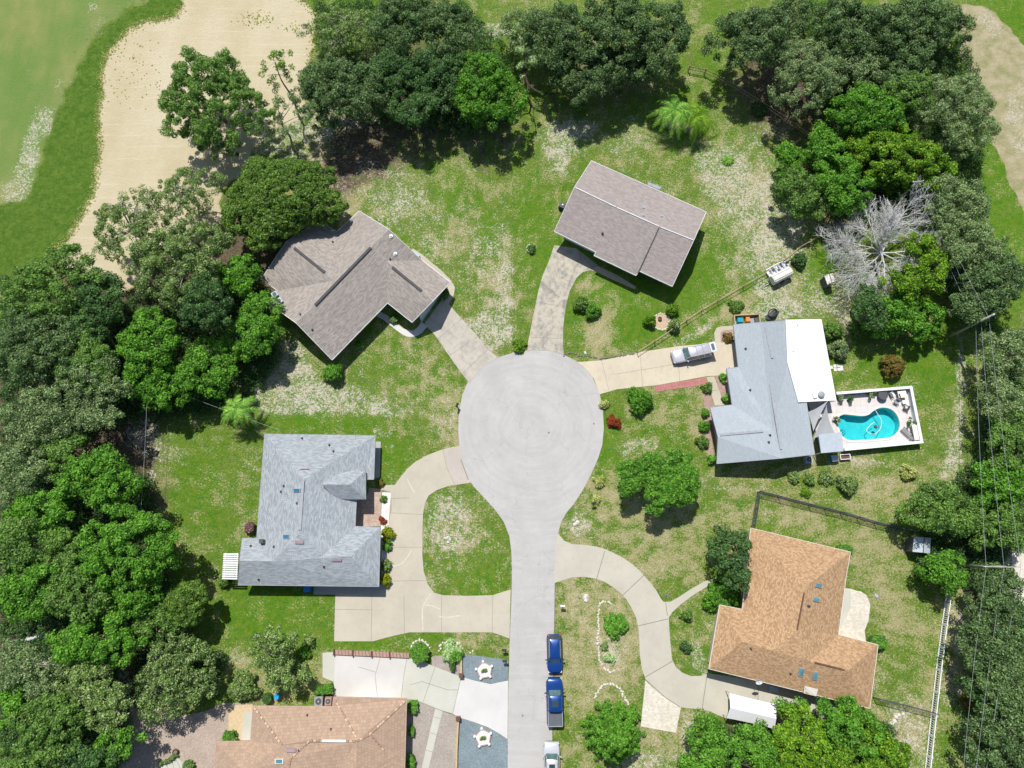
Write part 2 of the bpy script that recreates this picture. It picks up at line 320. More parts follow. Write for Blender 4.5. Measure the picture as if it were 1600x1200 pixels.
L_ = [(820,300,26,60,0,.75),(860,330,20,30,0,.8),(1000,470,110,50,20,.95),(1070,430,60,30,-30,.9),(840,450,34,100,0,.95),(1100,240,60,40,30,.75),(1060,150,60,30,0,.8),(835,400,28,75,0,.95),(845,500,20,50,0,.9),(1000,460,100,44,25,.95),(1090,435,40,60,30,.9),(960,490,70,50,0,.85),(1010,420,60,40,0,.95),(320,760,70,120,0,.66),(500,660,90,16,0,.85),(610,715,40,34,0,.9),(430,960,95,50,0,.95),(560,1005,80,12,0,.9),(660,995,50,10,0,.9),(740,905,55,40,0,.8),(1430,570,70,60,0,.85),(950,700,18,65,0,.95),(700,310,28,70,0,.75),(760,350,18,70,-5,.85),(640,390,20,60,-50,.9),(1120,60,24,110,0,.75),(600,565,28,40,0,.75),(1290,400,30,60,30,.9),(1150,460,70,14,-33,.8),(1100,520,60,12,-33,.8),(1420,640,60,60,0,.55),(1460,810,12,60,30,.8),(1380,790,80,12,-30,.4),(1090,810,60,50,0,.55),(1490,1130,30,70,0,.7),(1480,900,20,40,0,.8),(1130,340,40,70,10,.6),(820,650,40,200,0,.2),(1560,540,20,40,0,.8),(1030,205,140,60,0,.45),(900,470,30,80,0,.7),(550,20,90,60,0,.9),(760,90,50,60,0,.8),(1060,980,20,40,0,.6),(1300,60,60,100,0,.7),(1340,880,60,40,0,.35),(960,1020,60,110,0,.12),(640,330,30,30,0,.6),(690,610,50,40,0,.7),(1000,600,60,50,0,.3),(1040,660,40,50,0,.6)]
Lit = [(240,440,200,190,0,.9),(480,350,36,110,35,1.),(400,370,40,80,0,.9),(420,230,60,40,0,.25),(640,150,160,110,0,.8),(560,240,70,60,0,.75),(960,110,150,90,0,.55),(1230,130,110,110,0,.75),(1340,290,120,110,0,.75),(1400,480,90,80,0,.6),(1500,400,45,110,-20,.7),(80,640,140,150,0,.9),(150,800,110,200,0,1.),(60,950,150,250,0,1.),(180,1080,120,120,0,.8),(1575,640,30,120,0,.6),(1540,800,60,110,0,.9),(1560,1060,50,200,0,.85),(1250,1160,170,70,0,.8),(720,200,120,40,0,.6),(420,560,20,60,0,.2),(1100,1160,30,40,0,.5),(1310,500,25,40,0,.6),(770,250,60,40,0,.5),(1350,420,60,50,0,.25),(410,1060,80,40,0,.35)]
def field(X, Y, base, blobs):
    f = np.full(X.shape, base, float)
    for bx, by, rx, ry, rot, v in blobs:
        m = (np.abs(X-bx) < 2.4*max(rx, ry)) & (np.abs(Y-by) < 2.4*max(rx, ry))
        if not m.any(): continue
        a = radians(rot); dx = X[m]-bx; dy = Y[m]-by
        u = (dx*cos(a)+dy*sin(a))/rx; q = (-dx*sin(a)+dy*cos(a))/ry
        wgt = np.exp(-(u*u+q*q)**1.4*.9); f[m] = f[m]*(1-wgt)+v*wgt
    return f
def axis(lo, hi, st, far):
    a = np.arange(lo, hi+st*.5, st); e = np.array([3, 8, 18, 40, 90, 200, 420.]); return np.concatenate((lo-e[::-1], a, hi+e))
def make_ground():
    xs = axis(-90, 82, .4, 1); ys = axis(-36, 96, .4, 1); nx, ny = len(xs), len(ys)
    X, Y = np.meshgrid(xs, ys); Yc = np.clip(Y, -60, 150); Xc = np.clip(X, -110, 110); PX, PY = P(Xc, Yc)
    wob = np.sin(X*1.7+np.sin(Y*2.3)*1.3)*2.2+np.sin(Y*1.3+X*.7)*2.2; wob2 = np.cos(Y*1.9+np.sin(X*2.1))*2.5
    QX, QY = PX+wob, PY+wob2
    z = np.zeros(X.shape)
    pw = polydist(PX, PY, POOL)
    keep = (pw[:-1, :-1] > 9)
    v = np.stack((X, Y, z), -1).reshape(-1, 3)
    j, i = np.nonzero(keep); a = j*nx+i; f = np.stack((a, a+1, a+nx+1, a+nx), 1)
    me = bpy.data.meshes.new('ground'); me.vertices.add(len(v)); me.vertices.foreach_set('co', v.ravel())
    me.loops.add(f.size); me.loops.foreach_set('vertex_index', f.ravel().astype(np.int32))
    me.polygons.add(len(f)); me.polygons.foreach_set('loop_start', np.arange(0, f.size, 4, dtype=np.int32)); me.update()
    S = field(QX, QY, .2, S_); D = field(QX, QY, .30, D_); L = field(QX, QY, .42, L_); T = field(QX, QY, 0., Lit)
    gold = QX < 240; golfr = polydist(QX, QY, WASTE)
    bk = np.clip(.5-polydist(QX, QY, BUNKER)/9, 0, 1); cl = np.clip(.5-polydist(QX, QY, COLLAR)/26, 0, 1); wa = np.clip(.5-golfr/9, 0, 1)
    fair = np.clip((250-QX-np.clip(QY-330, 0, 1e3)*1.2)/60, 0, 1)*np.clip((430-QY)/60, 0, 1); fair = np.maximum(fair*(1-cl), .0)
    rr = np.clip((QX-1480)/50, 0, 1)*np.clip((520-QY)/80, 0, 1); L = np.where(rr > 0, L*(1-rr)+.85*rr, L); S *= (1-.8*rr)
    S = np.where(cl > .5, S*.3, S); S *= (1-.35*np.clip(fair, 0, 1)*(S < .3)); T = T*(1-np.clip(bk*1.2, 0, 1))*(1-wa)*(1-cl)
    S = np.where(wa > .4, field(QX, QY, .1, [(1545,35,26,16,50,1.),(1595,190,24,60,0,1.),(1570,70,14,14,0,.5),(1520,60,14,30,0,.3)]), S)
    D = np.where(fair > .2, D*.9, D)
    for nm, ch in (('mask', (S, D, L, T)), ('zone', (bk, cl, wa, fair))):
        at = me.color_attributes.new(nm, 'FLOAT_COLOR', 'POINT'); at.data.foreach_set('color', np.stack(ch, -1).astype(np.float32).ravel())
    o = link('ground', me); tag(o, kind='structure')
    s = N('lawn_and_sand')
    a1 = s.n('ShaderNodeAttribute'); a1.attribute_name = 'mask'; a2 = s.n('ShaderNodeAttribute'); a2.attribute_name = 'zone'
    s1 = s.n('ShaderNodeSeparateColor'); s.L(a1.outputs['Color'], s1.inputs[0]); s2 = s.n('ShaderNodeSeparateColor'); s.L(a2.outputs['Color'], s2.inputs[0])
    Sx, Dx, Lx = s1.outputs; Tx = a1.outputs['Alpha']; bk, cl, wa = s2.outputs; fr = a2.outputs['Alpha']
    n0 = s.noise(.09, 4, .6); n1 = s.noise(.55, 6, .68); n2 = s.noise(2.6, 5, .72); n3 = s.noise(9, 3, .7); n4 = s.noise(1.15, 5, .7)
    m1 = s.mapr(s.noise(.11, 5, .62), .40, .60, -.5, .5); m2 = s.mapr(s.noise(.33, 5, .68), .40, .60, -.5, .5); m3 = s.mapr(s.noise(.19, 5, .66), .40, .60, -.5, .5); m4 = s.mapr(s.noise(.75, 5, .7), .38, .62, -.5, .5)
    AD = lambda *a: a[0] if len(a) == 1 else s.math('ADD', a[0], AD(*a[1:])); MU = lambda a, b: s.math('MULTIPLY', a, b)
    lush = AD(Lx, MU(m1, .45), MU(m2, .5)); kp = s.mapr(Lx, .5, .85, 0, 1); dry = AD(Dx, MU(m3, .42), MU(m4, .42), MU(kp, -.2))
    c = s.mix(s.mapr(lush, .15, .85), (.145, .230, .042), (.078, .212, .012))
    c = s.mix(MU(s.mapr(n2, .42, .62, 0, .75), s.mapr(kp, 0, 1, 1, .65)), c, (.042, .108, .010))
    c = s.mix(s.mapr(n4, .42, .62, 0, .6), c, (.185, .240, .022))
    c = s.mix(MU(s.mapr(n3, .5, .64, 0, .6), s.mapr(kp, 0, 1, 1, .65)), c, (.030, .080, .008)); c = s.mix(s.mapr(AD(s.noise(5.0, 4, .75), MU(dry, .26)), .605, .69, 0, .85), c, (.42, .38, .20))
    dd = AD(dry, MU(s.math('SUBTRACT', n2, .5), 1.5))
    c = s.mix(s.mapr(dd, .46, 1.0, 0, .72), c, (.36, .295, .155))
    c = s.mix(s.mapr(s.math('ADD', dd, s.math('SUBTRACT', n3, .5)), .66, .95, 0, .8), c, (.52, .45, .28))
    c = s.mix(MU(s.mapr(dd, .45, .8), s.mapr(s.noise(6.5, 4, .75), .46, .6, 0, .85)), c, (.13, .175, .04))
    # fairway
    fcol = s.mix(s.mapr(n0, .4, .62), (.150, .250, .052), (.26, .285, .09)); fcol = s.mix(s.mapr(s.noise(.3, 5, .6, stretch=(1., .35, 1)), .42, .62, 0, .6), fcol, (.115, .225, .04)); fcol = s.mix(s.mapr(n2, .42, .62, 0, .5), fcol, (.2, .24, .10))
    fcol = s.mix(s.mapr(s.math('ADD', Dx, s.math('MULTIPLY', s.math('SUBTRACT', n1, .5), 1.)), .35, .8, 0, .7), fcol, (.25, .24, .11))
    c = s.mix(s.mapr(fr, .2, .8), c, fcol)
    ccol = s.mix(s.mapr(n1, .35, .65), (.060, .140, .014), (.115, .195, .026)); ccol = s.mix(s.mapr(n2, .42, .62, 0, .7), ccol, (.04, .10, .010)); ccol = s.mix(s.mapr(n4, .45, .62, 0, .5), ccol, (.15, .22, .04))
    c = s.mix(s.mapr(s.math('ADD', cl, s.math('MULTIPLY', s.math('SUBTRACT', n2, .5), .5)), .35, .65), c, ccol)
    wcol = s.mix(s.mapr(n1, .35, .62), (.26, .26, .115), (.45, .385, .26)); wcol = s.mix(s.mapr(n2, .45, .7, 0, .45), wcol, (.34, .32, .17))
    c = s.mix(s.mapr(s.math('ADD', wa, s.math('MULTIPLY', s.math('SUBTRACT', n2, .5), .35)), .4, .6), c, wcol)
    # leaf litter, darkened to paint in the shadow between crowns
    lit = s.mix(s.mapr(n2, .38, .62), (.05, .042, .028), (.17, .13, .085)); lit = s.mix(s.mapr(n3, .52, .68, 0, .7), lit, (.34, .27, .18))
    c = s.mix(s.mapr(s.math('ADD', Tx, s.math('MULTIPLY', s.math('SUBTRACT', n1, .5), .9)), .4, .72), c, lit)
    # sand speckle
    sc = s.math('ADD', s.math('MINIMUM', s.math('MULTIPLY', Sx, 1.32), .86), s.math('MULTIPLY', s.math('SUBTRACT', n2, .5), 2.5)); sc = AD(sc, MU(m2, .22), MU(m4, .2), MU(kp, -.12))
    sc = AD(sc, MU(s.math('SUBTRACT', n3, .5), 2.0), MU(s.math('SUBTRACT', s.noise(5.5, 3, .7), .5), 1.2), -.06)
    sand = s.mix(s.mapr(n3, .35, .65), (.44, .38, .31), (.68, .63, .56))
    c = s.mix(s.mapr(sc, .74, .98, 0, .92), c, sand)
    # bunker
    be = s.math('ADD', bk, s.math('MULTIPLY', s.math('SUBTRACT', n2, .5), .9)); be = s.math('ADD', be, s.math('MULTIPLY', s.math('SUBTRACT', n1, .5), .5))
    b0 = s.noise(.13, 4, .6, stretch=(1, .5, 1)); b5 = s.noise(.9, 3, .6, stretch=(.35, 1.6, 1))
    bcol = s.mix(s.mapr(b0, .38, .62), (.52, .445, .285), (.585, .52, .365)); bcol = s.mix(s.mapr(b5, .45, .7, 0, .22), bcol, (.64, .57, .42))
    bcol = s.mix(s.mapr(s.noise(.3, 5, .6), .55, .75, 0, .3), bcol, (.52, .42, .27)); bcol = s.mix(s.mapr(n3, .62, .74, 0, .5), bcol, (.3, .25, .15))
    wv = s.n('ShaderNodeTexWave'); wv.wave_type = 'RINGS'; wv.inputs['Scale'].default_value = .16; wv.inputs['Distortion'].default_value = 6; wv.inputs['Detail'].default_value = 2; wv.inputs['Detail Scale'].default_value = .3; s.L(s.tc.outputs['Object'], wv.inputs['Vector']); bcol = s.mix(MU(s.mapr(wv.outputs['Fac'], .95, .99, 0, .22), s.mapr(s.noise(.2, 3), .45, .6)), bcol, (.72, .67, .56))
    edge = s.math('MULTIPLY', s.mapr(be, .3, .5), s.mapr(be, .5, .9, 1, 0))
    c = s.mix(s.mapr(be, .42, .55), c, bcol)
    c = s.mix(s.math('MULTIPLY', edge, s.mapr(n3, .45, .6)), c, (.14, .13, .05))
    s.done(c, .95, .1); s.bump(s.math('ADD', n2, s.math('MULTIPLY', n3, .7)), .8, .16)
    me.materials.append(s.m); return o
make_ground()
# ------------------------------------------------------------------ road, drives, paths, beds
def dens(pts, closed=True, n=5, sharp=()):
    q = [Vector((a, b)) for a, b in pts]; m = len(q); out = []
    for i in range(m):
        out.append(tuple(q[i]))
        if not closed and i == m-1: break
        a, b, c, d = q[(i-1) % m], q[i], q[(i+1) % m], q[(i+2) % m]
        def ang(x, y, z):
            u, v = y-x, z-y
            return u.angle(v, 0)
        if (c-b).length < 9 or ang(a, b, c) > .6 or ang(b, c, d) > .6: continue
        for k in range(1, n):
            t = k/n; out.append(tuple(.5*((2*b)+(c-a)*t+(2*a-5*b+4*c-d)*t*t+(3*b-a-3*c+d)*t**3)))
    return out
def sheet(name, pts, z, mat, joints=(), cracks=(), th=.0, curve=False, kind='structure', jw=.035, **k):
    p = dens(pts) if curve else pts
    w3 = [G(a, b, z) for a, b in p]; m = MB()
    n = len(w3); ar = sum(w3[i].x*w3[(i+1) % n].y-w3[(i+1) % n].x*w3[i].y for i in range(n))
    if ar < 0: w3 = w3[::-1]
    m.add(w3, [tuple(t) if True else t for t in tess(w3)])
    m.add([v for v in w3]+[Vector((v.x, v.y, z-.12)) for v in w3], [(n+i, n+(i+1) % n, (i+1) % n, i) for i in range(n)])
    for j in joints:
        jj = [G(a, b, z+.005) for a, b in j]
        for a, b in zip(jj, jj[1:]):
            d = (b-a).normalized(); s_ = Vector((-d.y, d.x, 0))*jw/2; m.add([a-s_, b-s_, b+s_, a+s_], [(0, 1, 2, 3)], 1)
    for j in cracks:
        jj = smooth_path([G(a, b, z+.006) for a, b in j], 4)
        for a, b in zip(jj, jj[1:]):
            d = (b-a).normalized(); s_ = Vector((-d.y, d.x, 0))*.07; m.add([a-s_, b-s_, b+s_, a+s_], [(0, 1, 2, 3)], 2)
    o = m.build(name, [mat, M['joint'], M['patch']]); return tag(o, kind=kind, **k)
def tess(w3):
    t = tessellate_polygon([[Vector((v.x, v.y, 0)) for v in w3]]); out = []
    for a, b, c in t:
        A, B, D = w3[a], w3[b], w3[c]
        out.append((a, b, c) if (B-A).cross(D-A).z > 0 else (a, c, b))
    return out
_rw = None
_bb = [G(*p) for p in [(718,672),(943.5,668),(790,1320),(861,1320),(830,547),(863,1320)]]; _c0 = G(831, 664); ROADC = (_c0.x-(min(p.x for p in _bb)+max(p.x for p in _bb))/2, _c0.y-(min(p.y for p in _bb)+max(p.y for p in _bb))/2)
M['joint'] = plain('expansion_joint', (.2, .185, .155), .9)
M['patch'] = plain('sealed_crack', (.57, .54, .46), .9)
M['road'] = concrete('road_surface', (.470, .456, .440), .12, (.34, .33, .32), streak=(.55, .06, 1), spots=ROADC)
M['conc'] = concrete('driveway_concrete', (.50, .455, .365), .22, (.3, .28, .24))
M['concdirty'] = concrete('stained_concrete', (.50, .455, .37), .8, (.17, .165, .16))
M['concnew'] = concrete('pale_concrete', (.53, .525, .455), .12, (.4, .4, .36))
M['concwhite'] = concrete('whitewashed_concrete', (.61, .59, .575), .12, (.6, .6, .56))
M['concgrey'] = concrete('grey_concrete', (.42, .42, .40), .3, (.25, .25, .25))
def gravel(name, a, b, sc=14, c_=None):
    s = N(name); v = s.n('ShaderNodeTexVoronoi'); v.inputs['Scale'].default_value = sc; s.L(s.tc.outputs['Object'], v.inputs['Vector'])
    h = s.n('ShaderNodeSeparateColor'); s.L(v.outputs['Color'], h.inputs[0])
    c = s.mix(h.outputs[0], a, b); c = s.mix(s.mapr(s.noise(.5, 4), .4, .65, 0, .35), c, c_ or tuple(x*.75 for x in a)); c = s.mix(s.mapr(s.noise(5, 4, .7), .5, .7, 0, .4), c, b)
    s.bump(v.outputs['Distance'], .6, .04); return s.done(c, .9, .2)
M['gravelblue'] = gravel('blue_grey_gravel', (.15, .20, .225), (.28, .335, .36))
M['gravelbrown'] = gravel('brown_grey_gravel', (.30, .26, .22), (.46, .41, .37))
M['gravelpink'] = gravel('rosy_gravel', (.34, .265, .215), (.52, .43, .36))
M['gravelwhite'] = gravel('white_gravel', (.62, .6, .56), (.82, .8, .78))
M['mulch'] = gravel('red_mulch', (.3, .19, .15), (.48, .36, .31))
M['crazy'] = gravel('mosaic_stone', (.55, .50, .40), (.70, .66, .58), 4.5, (.46, .42, .35))
M['paverpink'] = gravel('rosy_pavers', (.40, .30, .24), (.55, .43, .34), 4)
def paver(name, a, b, mo, bw, rh):
    s = N(name); br = s.n('ShaderNodeTexBrick'); s.L(s.tc.outputs['Object'], br.inputs['Vector']); br.inputs['Scale'].default_value = 1
    br.inputs['Brick Width'].default_value = bw; br.inputs['Row Height'].default_value = rh; br.inputs['Mortar Size'].default_value = .02; br.offset = 0
    for k_, q in (('Color1', a), ('Color2', b), ('Mortar', mo)): br.inputs[k_].default_value = (*q, 1)
    return s.done(s.mix(s.mapr(s.noise(1.2, 4), .4, .65, 0, .25), br.outputs['Color'], b), .8, .3)
M['deck'] = paver('deck_pavers', (.60, .56, .53), (.68, .62, .60), (.46, .43, .42), .8, .8)
ROAD = [(718,700),(716,672),(717,645),(722,618),(731,597),(741,584),(757,570),(780,558),(805,550),(830,547),(858,548),(880,554),(897,562),(913,574),(926,590),(937,615),(942,640),(943.5,668),(941,695),(935,715),(926,736),(911,765),(897,787),(885,801),(877,815),(872,834),(868,862),(867,900),(866,960),(864,1050),(863,1130),(861,1320),(790,1320),(793,1200),(794,1100),(796,1010),(799,940),(800,890),(799,862),(796,838),(787,815),(774,797),(757,778),(740,760),(729,742),(721,722)]
sheet('road', ROAD, .012, M['road'], joints=[[(867.5,880),(866.3,985)]], jw=.08)
DA = [(663,506),(692,466),(700,474),(716,492),(745,524),(762,546),(778,558.5),(762,568),(745,581),(734,600),(716,576),(697,549),(680,524)]
sheet('driveway', DA, .03, M['concdirty'].copy() if False else concrete('weathered_concrete', (.50, .46, .39), .5, (.27, .25, .23)), joints=[[(684,530),(722,498)],[(702,556),(746,526)],[(723,583),(762,547)]])
sheet('footpath', [(585,492),(592,486),(604,492),(620,505),(632,514),(645,517),(652,512),(658,503),(668,510),(660,519),(650,525),(637,526),(625,520),(608,507),(598,499)], .034, M['concwhite'], curve=True)
sheet('footpath', [(645,388),(660,398),(690,423),(703,436),(711,449),(709,461),(701,476),(690,466),(700,452),(697,446),(660,413),(640,396)], .032, M['conc'])
DB = [(866,383),(900,388),(934,414),(926,421),(911,425),(901,434),(890,455),(884,480),(880,510),(879.5,540),(881,554),(858,548),(830,547),(824,549),(825,535),(832,500),(841,455),(848,430),(858,407)]
sheet('driveway', DB, .03, M['concdirty'], joints=[[(842,473),(883,479)],[(829,527),(880,529)]])
sheet('planting_bed', [(914,420),(931,414),(965,430),(994,448),(992,452),(962,439),(930,424)], .026, plain('pale_sand_bed', (.55, .45, .33), .9, .25, 6))
DC = [(893,561),(900,566),(940,563),(970,557),(1000,550),(1060,541),(1146,533),(1152,568),(1150,582),(1137,586),(1103,588),(1060,596),(1025,602),(965,608),(937,616),(928,592),(914,575)]
sheet('driveway', DC, .03, concrete('warm_concrete', (.58, .51, .39), .3, (.33, .28, .22)), joints=[[(940,563),(951,609)],[(1000,550),(1004,604)],[(1058,542),(1062,596)],[(960,585),(1062,568),(1100,562)]])
sheet('brick_strip', [(1024,602.5),(1060,596.5),(1103,589.5),(1108,609),(1100,612),(1097,602),(1060,607),(1026,612)], .034, paver('red_brick_paving', (.40, .14, .14), (.5, .22, .2), (.3, .14, .13), .3, .15))
sheet('footpath', [(1104,589),(1116,588),(1124,610),(1132,633),(1117,634),(1110,610)], .036, M['conc'], joints=[[(1110,611),(1124,609)]])
sheet('mulch_bed', [(1117,588),(1140,586),(1146,634),(1132.5,633),(1124,610)], .026, M['mulch'])
sheet('mulch_bed', [(1100,612),(1108,610),(1117,636),(1113,700),(1120,724),(1108,724),(1104,690),(1100,650)], .022, M['mulch'])
sheet('footpath', [(1117,536),(1116,520),(1120,512),(1128,510),(1146,509),(1146,515),(1130,516),(1126,520),(1126,535)], .034, M['conc'])
sheet('mulch_bed', [(1126,520),(1130,516),(1147,515),(1149,534),(1126,535)], .03, M['mulch'])
DD = [(718.5,697),(704,699),(690,702.5),(668,711),(648,722),(636,733),(626,745),(617,757.5),(596,758),(596,765),(611,769),(610,800),(607,820),(604,875),(603,916),(590,927),(524,928),(522,1002),(583,1002),(612,994),(640,988),(700,988),(768,988),(781,992),(796,998),(798,921),(785,925),(770,930),(730,931),(692,930),(678,926),(668,912),(662,893),(660,870),(660,830),(661,803),(664,786),(670,774),(682,766),(700,759.5),(720,756.5),(736,754),(724,730)]
sheet('driveway', DD, .03, M['conc'], joints=[[(692,702),(698,730),(710,757)],[(612,799),(611,779),(640,778)],[(607,801),(661,804)],[(605,855),(660,855)],[(606,908),(664,907)],[(524,952),(581,953)],[(581,928),(580,1001)],[(631,930),(632,990)],[(690,931),(690,988)],[(770,930),(769,988)]],cracks=[[(673,928),(663,943),(660,955),(661,985)],[(664,945),(676,947),(688,952)],[(686,963),(698,965),(710,963),(720,962)],[(607,886),(628,880),(643,860)],[(648,770),(641,758),(636,748)]])
sheet('apron', [(692,703),(718,698),(723,722),(731,750),(710,757),(700,728)], .034, concrete('rosy_concrete', (.48, .43, .38), .3, (.33, .3, .27)), joints=[[(720,718),(732,750)]], jw=.09)
sheet('side_slab', [(490,914),(592,916),(600,905),(604,917),(597,926),(590,929),(490,929)], .024, M['concgrey'])
sheet('paver_patio', [(556,780),(572,778),(577,762),(596,764),(595,822),(556,823)], .05, M['paverpink'])
sheet('gravel_strip', [(597,769),(611,769.5),(609,800),(606,830),(604,880),(602,905),(596,905),(595,819)], .04, M['gravelwhite'])
sheet('door_slab', [(586,690),(595,690),(593,746),(584,748)], .03, M['concgrey'])
DE = [(872,834),(882,845),(893,850),(912,851.5),(930,853.5),(948,859),(963,866),(976,873),(987,881),(998,890),(1006,899),(1016,910),(1025,922),(1033,936),(1037,940.5),(1048,940),(1062,932),(1080,920),(1100,909),(1120,902),(1123,908),(1104,917),(1086,928),(1064,944),(1050,957),(1045,965),(1046,985),(1048,1010),(1050,1030),(1056,1042),(1066,1051),(1080,1056.5),(1095,1056),(1107,1052),(1160,1060),(1240,1078),(1312,1098),(1306,1112),(1215,1112),(1165,1118),(1140,1124),(1128,1120),(1110,1112),(1097,1108),(1080,1107),(1063,1105),(1045,1094),(1025,1079),(1009,1062),(1003,1045),(1000,1025),(999,1000),(998,985),(994,965),(986,948),(978,936),(968,925),(956,916),(944,909),(930,904),(914,901.5),(895,902),(885,905),(866,911),(867,862)]
sheet('driveway', DE, .03, concrete('grey_beige_concrete', (.50, .47, .39), .3, (.34, .32, .28)), joints=[[(945,861),(932,905)],[(1006,899),(972,931)],[(997,978),(1044,967)],[(1008,1058),(1051,1033)],[(1105,1053),(1097,1108)],[(1040,941),(1043,962)],[(1185,1065),(1184,1110)],[(1009,1062),(1040,1090),(1063,1105)],[(1137,1084),(1140,1105),(1135,1122)]], jw=.07)
sheet('mosaic_patio', [(1008.5,1063),(1022,1077),(1045,1094),(1064,1105.5),(1056,1145),(1001,1135)], .026, M['crazy'])
sheet('gravel_yard', [(1225,1080),(1312,1100),(1300,1140),(1210,1130)], .02, M['gravelbrown'])
sheet('paver_patio', [(1310,918),(1330,920),(1338,923)] +[(1345,924),(1354,930),(1360,945),(1357,970),(1351,985),(1353,1002),(1306,992)], .026, M['crazy'])
sheet('patio_slab', [(1312,919),(1330,923),(1329,950),(1316,975),(1308,992)], .031, M['concnew'])
def poly2(n, p, z, m, **k): return sheet(n, p, z, m, **k)
poly2('driveway', [(504,1020),(523,1019),(521,1089),(521,1065),(504,1058)], .03, M['concnew'])
poly2('driveway', [(523,1019),(560,1021),(636,1026),(630,1060),(626,1095),(521,1095)], .031, concrete('white_driveway', (.58, .56, .53), .1, (.58, .58, .54)), joints=[[(595,1024),(586,1056),(590,1090)],[(560,1042),(586,1050)]], jw=.04)
poly2('driveway', [(636.5,1026),(656,1030),(675,1040),(696,1048),(720.5,1057.5),(713,1090),(707,1115),(690,1110),(670,1102),(657,1096.5),(640,1092),(626.5,1095),(630.5,1060)], .032, M['concnew'], joints=[[(680,1042),(661,1097)],[(640,1070),(660,1065),(700,1078),(716,1078)]], jw=.04)
poly2('driveway', [(721,1057.5),(744,1064),(767,1069),(780,1066),(794,1063.5),(793,1155),(778,1145),(762,1136),(740,1128),(717,1121),(707.5,1115.5),(713.5,1090)], .033, M['concwhite'])
sheet('gravel_bed', [(721,1022),(757,1026),(794,1031),(794,1063),(780,1065.5),(767,1068.5),(744,1063.5),(721,1057)], .028, M['gravelblue'])
sheet('gravel_bed', [(717.5,1121.5),(740,1128.5),(762,1136.5),(778,1145.5),(793,1155.5),(790,1320),(712,1320)], .028, M['gravelblue'])
sheet('gravel_bed', [(636,1090),(657,1097),(670,1102.5),(690,1110.5),(716,1121),(710,1320),(630,1320)], .022, M['gravelbrown'])
sheet('footpath', [(680,1107),(691.5,1111.5),(683,1145),(660,1240),(655,1320),(636,1320),(660,1195)], .034, M['concnew'], joints=[[(677,1120),(688,1123)],[(672,1145),(683,1148)],[(665,1172),(676,1175)]])
sheet('gravel_bed', [(674,1026),(720,1020),(722,1058),(696,1048),(675,1040)], .022, M['gravelbrown'])
sheet('gravel_yard', [(203,1104),(225,1110),(262,1110),(285,1118),(320,1112),(350,1098),(395,1100),(392,1157),(345,1160),(330,1320),(185,1320),(188,1200)], .02, M['gravelpink'])
sheet('sand_strip', [(361,1102),(395,1101),(388,1157),(366,1157),(357,1140),(357,1118)], .026, plain('yellow_sand', (.58, .45, .27), .95, .12, 5))
sheet('side_slab', [(380,1112),(394,1112),(391,1158),(377,1158)], .034, M['concnew'])
sheet('fan_patio', [(246,1210),(252,1198),(262,1192),(268,1186),(277,1182),(284,1190),(290,1197),(296,1215)], .034, M['concnew'], joints=[[(261,1193),(262,1210)],[(269,1187),(273,1210)],[(274,1184),(285,1208)]])
sheet('sand_ground', [(1580,866),(1620,850),(1640,960),(1600,950),(1585,925)], .016, M['crazy'])
